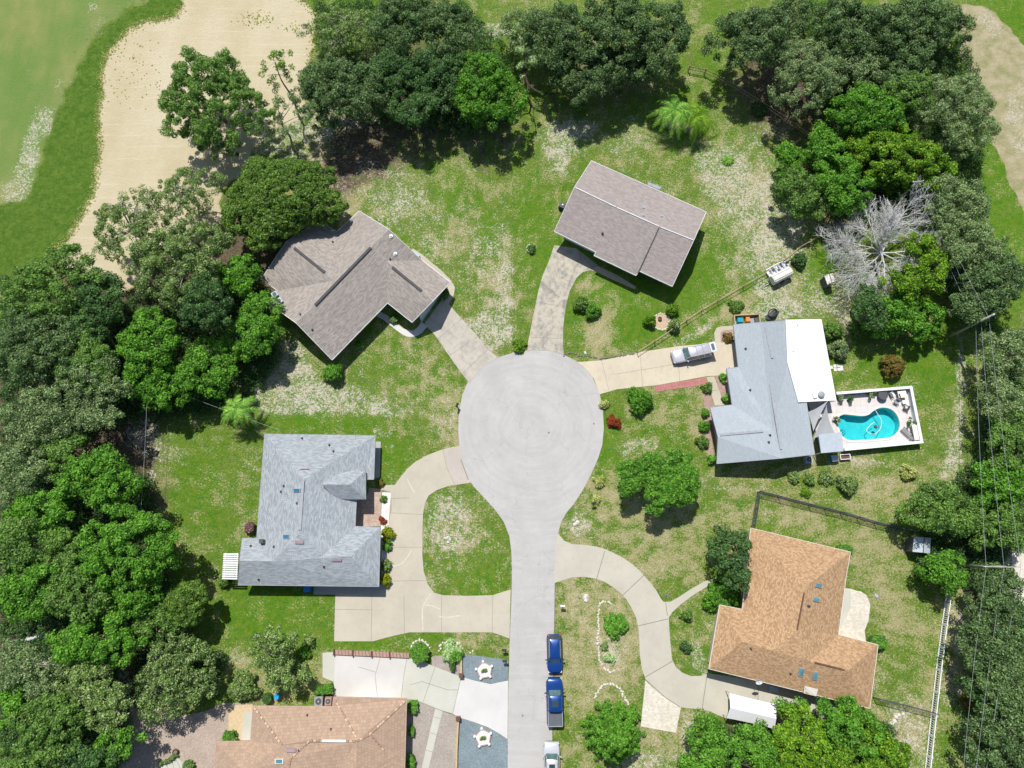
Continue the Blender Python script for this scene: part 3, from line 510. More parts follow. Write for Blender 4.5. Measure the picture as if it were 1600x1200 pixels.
# ------------------------------------------------------------------ houses
def rayplane(px, py, a, b, c):
    n = (b-a).cross(c-a); r = ray(px, py); o = Vector((0, 0, CH)); return o+r*((a-o).dot(n)/r.dot(n))
class House:
    def __init__(s, name, label, V, faces, loop, roofmat, wallmat, inset=.5, th=.2, cat='house', fasc='white', nowall=()):
        s.V = {}
        for k, q in V.items():
            s.V[k] = rayplane(q[0], q[1], *[s.V[c] for c in q[2]]) if isinstance(q[2], str) else G(*q)
        lp = [s.V[k] for k in loop]; n = len(lp); s.loop = lp
        ar = sum(lp[i].x*lp[(i+1) % n].y-lp[(i+1) % n].x*lp[i].y for i in range(n))
        if ar < 0: lp = lp[::-1]; s.loop = lp
        cx = sum(p.x for p in lp)/n; cy = sum(p.y for p in lp)/n
        s.root = empty(name, (cx, cy, 0), label=label, cat=cat)
        m = MB(); m.uv = []; tris = []; allv = []
        for f in faces:
            w3 = [s.V[k] for k in f.split()]; nn = len(w3)
            nrm = Vector((0, 0, 0))
            for i in range(nn): nrm += w3[i].cross(w3[(i+1) % nn])
            if nrm.z < 0: w3 = w3[::-1]; nrm = -nrm
            nrm.normalize(); u = Vector((-nrm.y, nrm.x, 0)); u = u.normalized() if u.length > .01 else Vector((1, 0, 0)); v = nrm.cross(u)
            ts = tess(w3); m.add(w3, ts)
            for t in ts: m.uv.append([((w3[i]).dot(u), (w3[i]).dot(v)) for i in t]); tris.append([len(allv)+i for i in t])
            allv += w3
        s.bvh = BVHTree.FromPolygons(allv, tris)
        s.roof = m.build('roof', roofmat, s.root)
        f = MB(); zt = Vector((0, 0, th))
        for i in range(n):
            a, b = lp[i], lp[(i+1) % n]; d = (b-a); d.z = 0; d.normalize(); o = Vector((d.y, -d.x, 0))*.03; up = Vector((0, 0, .02))
            f.add([a+o-zt, b+o-zt, b+o+up, a+o+up, a-o*.8+up, b-o*.8+up], [(0, 1, 2, 3), (3, 2, 5, 4)])
        f.add([v-zt for v in allv], [t[::-1] for t in tris])
        f.build('fascia', M[fasc], s.roof)
        # walls: the eave loop moved in
        ins = []
        for i in range(n):
            a, b, c = lp[i-1], lp[i], lp[(i+1) % n]
            d1 = Vector((b.x-a.x, b.y-a.y)).normalized(); d2 = Vector((c.x-b.x, c.y-b.y)).normalized()
            n1 = Vector((-d1.y, d1.x)); n2 = Vector((-d2.y, d2.x)); k_ = n1+n2
            k_ = k_*(1/max(.3, k_.dot(n1))) if k_.length > 1e-3 else n1
            ins.append(Vector((b.x+k_.x*inset, b.y+k_.y*inset, b.z-.03)))
        s.ins = ins; w_ = MB()
        for i in range(n):
            a, b = ins[i], ins[(i+1) % n]; w_.add([(a.x, a.y, -.05), (b.x, b.y, -.05), tuple(b), tuple(a)], [(0, 1, 2, 3)])
        s.wall = w_.build('wall', wallmat, s.root)
    def at(s, px, py, lift=0.0):
        h = s.bvh.ray_cast(Vector((0, 0, CH)), ray(px, py))
        if h[0] is None: return G(px, py, 3), Vector((0, 0, 1))
        nn = h[1] if h[1].z > 0 else -h[1]
        return h[0]+nn*lift, nn
    def ridge(s, a, b, wd=.32, mat='vent', name='ridge_vent', hh=.12):
        A, _ = s.at(*a, lift=.0); B, _ = s.at(*b, lift=.0); z = Vector((0, 0, hh/2+.015))
        MB().beam(A+z, B+z, wd, hh).build(name, M[mat], s.root)
    def quad(s, pts, hgt=.13, glass='skylight', frame='grey', name='skylight'):
        q = [s.at(*p)[0] for p in pts]; n_ = s.at(*pts[0])[1]; c = sum(q, Vector())/4
        f = MB(); t = [p+n_*hgt for p in q]; f.add(q+t, [(0, 1, 5, 4), (1, 2, 6, 5), (2, 3, 7, 6), (3, 0, 4, 7), (4, 5, 6, 7)]); fr = f.build(name, M[frame], s.root)
        g = MB(); i_ = [c+(p-c)*.8+n_*(hgt+.012) for p in q]; g.add(i_, [(0, 1, 2, 3)] if (i_[1]-i_[0]).cross(i_[2]-i_[1]).z > 0 else [(3, 2, 1, 0)]); g.build('pane', M[glass], fr)
    def slab(s, pts, hgt, mat, name):
        q = [s.at(*p)[0] for p in pts]; n_ = s.at(*pts[0])[1]; t = [p+n_*hgt for p in q]
        MB().add(q+t, [(0, 1, 5, 4), (1, 2, 6, 5), (2, 3, 7, 6), (3, 0, 4, 7), (4, 5, 6, 7)]).build(name, M[mat], s.root)
    def pipe(s, px, py, r=.08, h=.35, mat='dark', name='vent_pipe'):
        a, _ = s.at(px, py); m = MB(); m.cyl((a.x, a.y, a.z-.05), r, h, 10); m.cyl((a.x, a.y, a.z-.02), r*2, .05, 10); m.build(name, M[mat], s.root)
    def face(s, px, py):                               # wall segment nearest to a pixel
        g = G(px, py, 1.2); best = None
        for i in range(len(s.ins)):
            a, b = s.ins[i], s.ins[(i+1) % len(s.ins)]; d = Vector((b.x-a.x, b.y-a.y)); L2 = d.length_squared
            if L2 < .3: continue
            t = max(0, min(1, ((g.x-a.x)*d.x+(g.y-a.y)*d.y)/L2)); q = Vector((a.x+d.x*t, a.y+d.y*t)); e = (q-Vector((g.x, g.y))).length
            if best is None or e < best[0]: best = (e, q, d.normalized())
        return best[1], best[2]
    def opening(s, px, py, w_, z0, z1, name='window', mat='glass', frame='white', handle=False):
        q, d = s.face(px, py); nrm = Vector((d.y, -d.x)); rz = atan2(d.y, d.x); zc = (z0+z1)/2
        c = lambda o: (q.x+nrm.x*o, q.y+nrm.y*o, zc)
        if name == 'window':
            f = MB()
            for sx in (-1, 1): f.box((q.x+d.x*sx*w_/2+nrm.x*.04, q.y+d.y*sx*w_/2+nrm.y*.04, zc), (.08, .1, z1-z0+.08), rz)
            for z in (z0, z1, zc): f.box((q.x+nrm.x*.04, q.y+nrm.y*.04, z), (w_-.08, .09, .07), rz)
            o = f.build('window', M[frame], s.root); MB().box(c(.02), (w_-.08, .03, z1-z0-.05), rz).build('pane', M[mat], o)
        else:
            m = MB().box(c(.03), (w_, .06, z1-z0), rz)
            if name == 'garage_door':
                k = int((z1-z0)/.5)
                for i in range(1, k): m.box((q.x+nrm.x*.065, q.y+nrm.y*.065, z0+(z1-z0)*i/k), (w_-.02, .02, .03), rz)
            o = m.build(name, M[mat], s.root)
            if handle: MB().box((q.x+nrm.x*.09+d.x*w_*.38, q.y+nrm.y*.09+d.y*w_*.38, 1.0), (.12, .05, .04), rz).build('handle', M['metal'], o)
def z4(x, y, ox=400, oy=300): return ox+x/4, oy+y/4
RB = shingle('brown_shingles', (.345, .308, .278), .28, .1)
RB2 = shingle('taupe_shingles', (.350, .306, .288), .2, .08)
RG = shingle('grey_shingles', (.345, .375, .40), .26, .1)
RS = shingle('pale_blue_shingles', (.395, .44, .475), .07, .05)
RO = shingle('orange_shingles', (.43, .265, .145), .24, .05, .26, .15, tone=(.60, .41, .245))
RT = shingle('clay_tiles', (.42, .298, .215), .14, .12, .3, .36, .62)
E0, = (2.6,)
A = House('brown_roof_house', 'house with a dark brown shingle roof and three ridges, upper left of the cul-de-sac', {
 'a': (*z4(35, 540), E0), 'b': (*z4(190, 308), 4.2), 'c': (*z4(400, 180), E0), 'd': (*z4(505, 248), E0), 'e': (*z4(645, 118), E0), 'f': (*z4(832, 234), 4.9),
 'g': (*z4(1040, 428), E0), 'h': (*z4(1215, 565), E0), 'i': (*z4(1103, 684), 4.3), 'j': (*z4(975, 815), E0), 'l': (*z4(822, 693), E0), 'm': (*z4(475, 1050), E0),
 'n': (*z4(252, 820), 4.9), 'o': (*z4(70, 690), E0), 'p': (*z4(134, 618), E0), 'q': (*z4(487, 552), 'fne'), 'k': (*z4(815, 430), 'fnm')},
 ['e f n o p q d', 'f g k l m n', 'b q p a', 'b c d q', 'k i j l', 'k g h i'], 'a p o n m l j i h g f e d c b'.split()[::1], RB, M['wall_tan'], inset=.95)
A.ridge(z4(240, 350), z4(430, 503)); A.ridge(z4(718, 348), z4(370, 708)); A.ridge(z4(852, 470), z4(1035, 620))
for p in ((842, 275), (868, 385)): A.pipe(*z4(*p), r=.14, h=.25, mat='white')
for p in ((838, 418), (480, 312), (278, 765), (352, 860)): A.pipe(*z4(*p))
A.opening(*z4(1090, 700), 4.9, .05, 2.15, 'garage_door', 'wall_blue'); A.opening(*z4(650, 900), 1.6, .9, 2.0); A.opening(*z4(560, 980), 1.6, .9, 2.0); A.opening(*z4(800, 735), 1.0, .05, 2.1, 'door', 'white', handle=True); A.opening(*z4(300, 900), 1.4, .9, 2.0)
B = House('taupe_roof_house', 'house with a long taupe gable roof and white ridge line above the cul-de-sac', {
 'w': (866, 361.5, 3.0), 'n': (924, 251, 3.0), 'e': (1103.7, 331, 3.0), 'r': (1084, 375.5, 4.9), 's': (897.5, 292.5, 4.9), 't': (1030, 354, 'rne'), 'u': (998.5, 423.2, 3.05), 'v': (994, 430.5, 2.85), 'x': (931.5, 394, 3.0), 'y': (928, 399, 2.85), 'z': (1050.5, 447.5, 2.95)},
 ['n e r t s', 's t v y x w', 't r z u', 'u v t'], 'w s n e r z u v y x'.split(), RB2, M['dark'], inset=1.15)  # dark wall colour stands in for the shade under the eaves
B.ridge((899, 293.2), (962, 323.5), .09, 'white', 'ridge_cap', .06); B.ridge((964, 324.5), (1030, 354), .09, 'white', 'ridge_cap', .06); B.ridge((1032, 355), (1083, 375.3), .09, 'white', 'ridge_cap', .06)
A_, _ = B.at(1029.5, 356); B_, _ = B.at(996.5, 427); MB().beam(A_+Vector((0, 0, .06)), B_+Vector((0, 0, .06)), .10, .12).build('roof_step', M['dark'], B.root)
for p in ((1005.5, 324.5), (1005.5, 336.5), (1034, 338)): B.pipe(*p, r=.16, h=.2, mat='ventgrey')
B.pipe(941.5, 365, .1, .4)
B.slab([(1013, 285), (1034, 293), (1030, 297), (1011, 289)], .1, 'ventgrey', 'roof_patch')
B.opening(905, 385, 4.8, .05, 2.1, 'garage_door', 'white'); B.opening(960, 415, 1.8, .8, 2.0); B.opening(985, 428, 1.0, .05, 2.1, 'door', 'brown', handle=True); B.opening(1030, 445, 1.6, .9, 2.0)
Cc = House('pale_blue_roof_house', 'house with a pale blue-grey shingle roof beside the swimming pool', {
 'a': (1146, 507, 2.5), 'b': (1188, 503.5, 3.9), 'c': (1227.5, 500.5, 2.5), 'd': (1231, 566, 2.5), 'e': (1247, 628, 2.5), 'f': (1260, 627.5, 2.5), 'g': (1273, 710, 2.5), 'h': (1221, 716, 3.9), 'i': (1120, 724.5, 2.5), 'j': (1109.5, 636.5, 2.5), 'k': (1144, 632.5, 2.5), 'l': (1135.5, 576, 2.5), 'm': (1153.5, 573.5, 2.5),
 'n': (1122, 683, 3.3), 'o': (1207, 672, 'abh')},
 ['a b o k l m', 'b c d e f g h o' , 'n o k j', 'n o h i'], 'a b c d e f g h i n j k l m'.split(), RS, M['wall_grey'], fasc='ventgrey', inset=.7)
Cc.ridge((1196, 512), (1206, 560), .3, 'ventgrey'); Cc.ridge((1203.5, 601), (1220, 702), .3, 'ventgrey'); Cc.ridge((1124.5, 679.5), (1192, 673.5), .3, 'ventgrey')
for p in ((1172, 609.5), (1203, 680), (1201, 691), (1165, 545)): Cc.pipe(*p)
Cc.opening(1137, 600, 4.2, .05, 2.1, 'garage_door', 'white'); Cc.opening(1113, 690, 1.8, .9, 2.0); Cc.opening(1147, 550, 1.6, .9, 2.0); Cc.opening(1200, 724, 1.8, .9, 2.0); Cc.opening(1150, 727, 1.4, .9, 2.0); Cc.opening(1266, 670, 2.4, .05, 2.1, 'door', 'glass')
# white flat patio roof on posts
pr = [G(1227.5, 499.5, 2.75), G(1283.5, 498.5, 2.55), G(1307, 625.5, 2.5), G(1247.5, 628.5, 2.7), G(1230.5, 567, 2.75)]
c_ = sum(pr, Vector())/5; rt = empty('patio_roof', (c_.x, c_.y, 0), label='flat white insulated patio roof attached to the pale blue roofed house', cat='patio roof')
m = MB(); m.add([p for p in pr]+[p-Vector((0, 0, .12)) for p in pr], [(4, 3, 2, 1, 0), (5, 6, 7, 8, 9)]+[(i, (i+1) % 5, 5+(i+1) % 5, 5+i) for i in range(5)]); m.build('roof_panel', plain('white_metal', (.80, .79, .81), .5, .03, 1.), rt)
for p in [pr[1].lerp(pr[2], t)-Vector((.35, 0, 0)) for t in (.04, .5, .96)]: MB().box((p.x, p.y, 1.2), (.12, .12, 2.4)).build('post', M['white'], rt)
for a_, r_ in (((1239, 549), .05), ((1245.5, 508), .05)): p = G(*a_, 2.72); MB().cyl(p, r_, .15).build('vent_pipe', M['wood'], rt)
a_ = G(1282, 617, 2.56); m = MB(); m.cyl(a_, .35, .3, 14); m.cyl(a_+Vector((0, 0, .3)), .42, .12, 14, r2=.2); m.build('roof_vent', M['ventgrey'], rt)
a_ = G(1272, 619, 2.58); MB().box(a_+Vector((0, 0, .12)), (.45, .6, .25), .2).build('roof_box', M['offwhite'], rt)
D = House('grey_roof_house', 'house with a large mottled grey shingle hip roof on the left of the street', {
 'a': (413.5, 678, 2.5), 'b': (586.5, 680.5, 2.5), 'c': (584, 749, 2.5), 'c2': (570, 749, 2.5), 'd': (557, 779, 2.5), 'e': (555, 822.5, 2.5), 'f': (594.5, 823.5, 2.5), 'g': (592, 916.5, 2.5), 'h': (372, 914, 2.5), 'i': (374.5, 876, 3.95), 'j': (378.5, 841, 2.5), 'k': (401, 841, 2.5),
 'l': (474, 750, 4.5), 'm': (470, 831, 4.5), 'n': (426, 877, 3.95), 'o': (504, 869, 3.95), 'p': (548, 869.5, 3.95)},
 ['a b l', 'a l m n k', 'b c c2 d e o m l', 'e f p o', 'f g p', 'k n i j', 'h g p o m n i'], 'a b c c2 d e f g h i j k'.split(), RG, M['wall_grey'], fasc='ventgrey', inset=.6)
q = {k: G(*v) for k, v in dict(a=(502.5, 757, 4.3), b=(547, 757, 4.3), c=(571.5, 735.5, 3.1), d=(571.5, 780, 3.1), e=(526, 780, 3.1), f=(523, 735.5, 3.1)).items()}
m = MB(); m.uv = []
for f_ in (('a', 'b', 'c', 'f'), ('b', 'c', 'd'), ('a', 'b', 'd', 'e')):
    w3 = [q[x] for x in f_]; nr = (w3[1]-w3[0]).cross(w3[2]-w3[0])
    if nr.z < 0: w3 = w3[::-1]; nr = -nr
    nr.normalize(); u = Vector((-nr.y, nr.x, 0)).normalized(); v = nr.cross(u); m.add(w3, [tuple(range(len(w3)))]); m.uv.append([(p.dot(u), p.dot(v)) for p in w3])
pr_ = m.build('entry_roof', RG, D.root)
z_ = Vector((0, 0, -.25)); m = MB()
for x, y in ('fc', 'cd', 'de'): m.add([q[x]+z_, q[y]+z_, q[y]+Vector((0, 0, .02)), q[x]+Vector((0, 0, .02))], [(0, 1, 2, 3)])
m.add([q[x]+z_ for x in 'fcde'], [(0, 1, 2, 3)]); m.build('fascia', M['white'], pr_)
m = MB(); m.prism([tuple(G(a, b, 0))[:2] for a, b in ((530, 741), (563, 741), (563, 775), (530, 775))], 0, 2.95); m.build('entry_wall', M['wall_grey'], D.root)
D.ridge((474, 751), (468.5, 828), .34, 'ventgrey')
for a in (((459, 763.5), (470, 763.5), (470, 769), (459, 769)), ((442.5, 835.5), (453.5, 835.5), (453.5, 842), (442.5, 842))): D.quad(a)
for a in (((461.5, 844.5), (475, 844.5), (475, 849.5), (461.5, 849.5)), ((519, 873), (534, 873), (534, 876.5), (519, 876.5)), ((469.5, 732.5), (483, 732.5), (483, 734), (469.5, 734))): D.slab(a, .14, 'ventpink', 'roof_vent')
for p in ((472, 685), (514.5, 695.5), (521, 705), (443.5, 759), (439, 768), (464, 786), (428, 854), (506, 885), (392, 853), (404, 905)): D.pipe(*p)
D.slab([(409, 843.5), (415, 843.5), (415, 850), (409, 850)], .5, 'dark', 'turbine_vent')
D.opening(573, 800, 1.0, .05, 2.1, 'door', 'brown', handle=True); D.opening(588, 715, 2.6, .2, 2.1, 'window'); D.opening(597, 850, 2.2, .9, 2.0); D.opening(597, 895, 2.2, .9, 2.0); D.opening(480, 920, 1.6, .9, 2.0); D.opening(405, 780, 1.8, .9, 2.0)
Eh = House('orange_roof_house', 'house with an orange-brown shingle hip roof at the lower right', {
 'a': (1173, 825, 2.6), 'b': (1329, 862.5, 2.6), 'c': (1322, 902, 2.6), 'd': (1310, 991.5, 2.6), 'e': (1372, 1007.5, 2.6), 'f': (1359, 1107, 2.6), 'g': (1107.5, 1045, 2.6), 'h': (1124.5, 945, 2.6), 'i': (1160, 952, 2.6),
 'j': (1257, 918, 4.6), 'k': (1245, 986, 4.6), 'l': (1207, 1016, 4.2), 'm': (1265, 1033, 4.2), 'n': (1160, 1003, 4.2), 'o': (1324, 1048, 4.2)},
 ['a b j', 'a j k l i', 'b c d m k j', 'i l n h', 'h n g', 'g n l k m o f', 'd e o m', 'e f o'], 'a b c d e f g h i'.split(), RO, M['wall_tan'], fasc='offwhite')
Eh.ridge((1256.3, 926), (1245.2, 984), .16, 'brown', hh=.06); Eh.ridge((1273, 1035), (1319, 1046.5), .16, 'brown', hh=.06)
for c in ((1278.5, 914.5), (1275, 936.5)): x, y = c; Eh.quad(((x-5, y-4.5), (x+5, y-2), (x+4.5, y+4.5), (x-5.5, y+2)), glass='skyteal')
for c in ((1251.5, 1050), (1273.5, 1055.5)): x, y = c; Eh.quad(((x-3, y-7), (x+5, y-6), (x+3, y+7), (x-5, y+5.5)), glass='skyteal')
for p in ((1262, 946.5), (1264.5, 947), (1173, 1013), (1235, 1052)): Eh.pipe(*p, r=.07)
Eh.opening(1150, 1066, 4.8, .05, 2.1, 'garage_door', 'white'); Eh.opening(1250, 1090, 1.8, .9, 2.0); Eh.opening(1310, 1105, 1.8, .9, 2.0); Eh.opening(1115, 990, 1.8, .9, 2.0); Eh.opening(1165, 880, 1.8, .9, 2.0); Eh.opening(1140, 952, 1.0, .05, 2.1, 'door', 'brown', handle=True)
b0 = [Eh.at(*p, lift=.25)[0] for p in ((1256, 1070), (1277, 1075), (1275, 1088), (1254.5, 1081))]
Fh = House('tile_roof_house', 'house with a rosy clay tile hip roof cut by the bottom edge of the photo', {
 'a': (338, 1159, 2.6), 'b': (391, 1158, 2.6), 'c': (395, 1103, 2.6), 'd': (519.5, 1104, 2.6), 'e': (521, 1089, 2.6), 'f': (635.5, 1091.5, 2.6), 'g': (630, 1290, 2.6), 'h': (325, 1290, 2.6),
 'i': (441, 1164, 4.3), 'j': (482, 1157, 4.5), 'k': (557, 1158, 4.5), 'l': (454, 1186, 4.4), 'n': (380, 1205, 4.3), 'o': (556, 1290, 4.5), 'q': (480, 1290, 3.4)},
 ['c d e f k j i', 'f g o k', 'k o q', 'j k q l i', 'c i n b', 'b n a', 'n i l q h a'], 'a b c d e f g h'.split(), RT, M['wall_pink'], fasc='wall_pink')
def caps(house, path, k=9):
    m = MB()
    for (a, b) in zip(path, path[1:]):
        L = int(max(3, hypot(b[0]-a[0], b[1]-a[1])/5.5))
        for i in range(L):
            t = (i+.15)/L; t2 = (i+.95)/L; A1, _ = house.at(a[0]+(b[0]-a[0])*t, a[1]+(b[1]-a[1])*t); B1, _ = house.at(a[0]+(b[0]-a[0])*t2, a[1]+(b[1]-a[1])*t2)
            m.beam(A1+Vector((0, 0, .02)), B1+Vector((0, 0, .04)), .2, .12, mi=0 if random.random() < .42 else 1)
    m.build('ridge_tiles', [plain('cream_tile', (.56, .42, .29), .8, .15, 8), plain('clay_tile', (.38, .24, .18), .8, .15, 8)], house.root)
caps(Fh, [(397, 1105), (441, 1164)]); caps(Fh, [(523, 1092), (557, 1152)]); caps(Fh, [(633, 1095), (577, 1148), (557, 1158), (484, 1157), (454, 1185), (452, 1198)]); caps(Fh, [(579, 1149), (600, 1172)])
Fh.ridge((504, 1157), (541, 1157.5), .24, 'white', 'ridge_vent'); Fh.slab([(448, 1169), (463, 1169), (463, 1175), (448, 1175)], .16, 'ventpink', 'roof_vent')
Fh.quad(((430, 1185.5), (443, 1185.5), (443, 1193), (430, 1193)), glass='skyteal', frame='white')
for p in ((480, 1117), (517, 1139), (467, 1172)): Fh.pipe(*p, r=.06)
Fh.opening(638, 1130, 1.8, .9, 2.0); Fh.opening(637, 1180, 1.8, .9, 2.0); Fh.opening(580, 1090, 4.6, .05, 2.1, 'garage_door', 'white'); Fh.opening(450, 1102, 1.6, .9, 2.0)
# ------------------------------------------------------------------ foliage
def leaves(cen, rad, tint, n, L=.30, W=.17, up=.35, flat=.8, rg=rng, shell=.55, droop=0.):
    k = np.repeat(np.arange(len(cen)), n); m = len(k)
    d = rg.normal(size=(m, 3)); d[:, 2] += up; d /= np.linalg.norm(d, axis=1)[:, None]
    rr = rad[k]*(shell+(1-shell)*rg.random(m)**.6)*rg.choice([1, 1, 1, 1.25], m)
    p = cen[k]+d*rr[:, None]*np.array([1, 1, flat])
    nn = d*.85+rg.normal(size=(m, 3))*.42+np.array([0, 0, .2]); nn /= np.linalg.norm(nn, axis=1)[:, None]
    t = np.cross(nn, rg.normal(size=(m, 3))); t /= np.linalg.norm(t, axis=1)[:, None]+1e-9; b = np.cross(nn, t)
    s = (.65+.7*rg.random(m))[:, None]; t = t*s*L/2; b = b*s*W/2
    v = np.stack((p-t, p-b-t*.1, p+t, p+b-t*.1), 1).reshape(-1, 3)
    q = rg.random(m); col = np.stack((np.clip(tint[k]+rg.normal(size=m)*.2, 0, 1), q, rg.random(m)*(rg.random(m) < .3), np.ones(m)), -1)
    return v, col
def leafmesh(name, vs_, cols, mat):
    v = np.concatenate(vs_).astype(np.float32); c = np.concatenate(cols).astype(np.float32); nf = len(v)//4
    me = bpy.data.meshes.new(name); me.vertices.add(len(v)); me.vertices.foreach_set('co', v.ravel())
    me.loops.add(nf*4); me.loops.foreach_set('vertex_index', np.arange(nf*4, dtype=np.int32))
    me.polygons.add(nf); me.polygons.foreach_set('loop_start', np.arange(0, nf*4, 4, dtype=np.int32)); me.update()
    at = me.color_attributes.new('tint', 'FLOAT_COLOR', 'CORNER'); at.data.foreach_set('color', np.repeat(c, 4, 0).ravel())
    me.materials.append(M[mat]); return me
SP = {  # species: leaf material, leaf length, width, leaves per clump, clump radius, clump density, bark, understorey share, roughness of top
 'oak': ('oak', .25, .14, 150, .62, 1.25, 'bark', .3, .36), 'grey': ('grey', .23, .12, 125, .60, 1.15, 'bark', .25, .32),
 'bright': ('bright', .26, .16, 150, .60, 1.2, 'bark', .35, .34), 'mid': ('mid', .25, .14, 140, .58, 1.15, 'bark', .3, .34),
 'dark': ('dark', .25, .14, 145, .60, 1.1, 'bark', .3, .34), 'yellow': ('yellow', .28, .18, 130, .58, 1.2, 'bark', .3, .3),
 'olive': ('olive', .22, .12, 115, .50, 1.1, 'greybark', .3, .34), 'laurel': ('laurel', .28, .16, 170, .50, 1.8, 'bark', .2, .1),
 'open': ('mid', .24, .13, 125, .50, 1.15, 'bark', .15, .34), 'sparse': ('grey', .22, .09, 70, .48, .5, 'greybark', .1, .3),
 'twiggy': ('olive', .22, .10, 85, .44, .85, 'greybark', .1, .3), 'mango': ('bright', .32, .14, 160, .52, 1.6, 'bark', .25, .16),
}
def crown_pts(rx, ry, hz, rc, dens, rough, rg, lobes):
    n = max(5, int(dens*rx*ry*3.14/(rc*rc*1.55)))
    th = rg.random(n)*2*pi; rho = np.sqrt(rg.random(n))
    ph = rg.random(6)*2*pi
    out = 1+.13*np.sin(2*th+ph[0])+.11*np.sin(3*th+ph[1])+.08*np.sin(5*th+ph[2])+.06*np.sin(8*th+ph[3])
    x = rx*rho*out*np.cos(th); y = ry*rho*out*np.sin(th)
    e = np.sqrt(np.clip(1-rho**2*.93, 0, 1)); z = hz*e
    bump_ = np.sin(x*1.15+ph[4])*np.cos(y*1.25+ph[5])
    z = z+bump_*rough*hz*.55+rg.normal(size=n)*rough*hz*.32
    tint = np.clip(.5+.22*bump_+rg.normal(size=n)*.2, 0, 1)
    return np.stack((x, y, z), -1), tint
def trunk_mesh(base, top, r0, cen, rg, mat, nb=9, tw=.05):
    m = MB(); h = top-base[2]; bz = Vector(base)
    fork = bz+Vector((rg.normal()*.25, rg.normal()*.25, h*.42)); m.tube([bz, bz+(fork-bz)*.5+Vector((rg.normal()*.12, rg.normal()*.12, 0)), fork], [r0, r0*.82, r0*.7], 7)
    idx = rg.choice(len(cen), min(nb, len(cen)), replace=False)
    for i in idx:
        e = Vector(cen[i]); mid = fork.lerp(e, .5)+Vector((rg.normal()*.35, rg.normal()*.35, .25*h*.2)); pts = smooth_path([fork, mid, e], 3)
        m.tube(pts, [r0*.5*(1-j/len(pts))+.03 for j in range(len(pts))], 5)
        for _ in range(3 if tw else 0):
            j = int(rg.integers(2, len(pts))); q = pts[j]; o = cen[int(rg.integers(len(cen)))]; d = (Vector(o)-q); d = d.normalized()*min(d.length, 1.8)
            m.tube([q, q+d*.55+Vector((0, 0, .12)), q+d], [r0*.2+.01, r0*.12+.01, .015], 4)
    return m
def tree(px, py, rx, ry, h, sp, label, name='tree', cat='tree', lobes=None, dens=1., group=None, seed=None, mat=None, base=None, yellow=None):
    mt, L, W, nl, rc, dn, bk, und, rough = SP[sp]; rg = np.random.default_rng(seed if seed is not None else int(px*7+py*13))
    mt = mat or mt; cz = h*.86; c = G(px, py, cz); k = mpp(px, py, cz); RX, RY = rx*k, ry*k*1.05
    hz = min(h*.52, max(1.2, .62*(RX+RY)/2)); zb = h-hz
    P_, T_ = [], []
    for (ox, oy, fx, fy, fh) in (lobes or [(0, 0, 1, 1, 1)]):
        p, t = crown_pts(RX*fx, RY*fy, hz*fh, rc, dn*dens, rough, rg, None)
        p[:, 0] += ox*k; p[:, 1] -= oy*k; p[:, 2] += zb-hz*(1-fh)*.2-rc*.5; P_.append(p); T_.append(t+rg.normal()*.08)
    cen = np.concatenate(P_); tint = np.concatenate(T_); nu = int(len(cen)*und)
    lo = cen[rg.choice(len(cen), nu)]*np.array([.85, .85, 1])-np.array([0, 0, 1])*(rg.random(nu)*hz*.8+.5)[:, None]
    allc = np.concatenate((cen, lo)); tt = np.concatenate((tint, np.full(nu, .15))); rad = rc*(.6+.7*rg.random(len(allc)))  # lower clumps get a dark tint, painting shade into the crown gaps
    root = empty(name, (c.x, c.y, 0), label=label, cat=cat, group=group)
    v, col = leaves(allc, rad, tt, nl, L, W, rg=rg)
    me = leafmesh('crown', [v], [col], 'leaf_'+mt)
    r0 = max(.09, .035*(RX+RY)*.5+.05)
    rd = Vector((c.x, c.y, 0)); rd = rd.normalized()*min(.45*(RX+RY)/2, 2.2); bx = rd+Vector((rg.normal()*.3, rg.normal()*.3, 0))
    tm = trunk_mesh(bx, h*.9, r0, cen, rg, bk, 14 if dens*dn < .9 else 8, 1)
    tm.build('trunk', M[bk], root, smooth=True, local=True); link('crown', me, root)
    return root
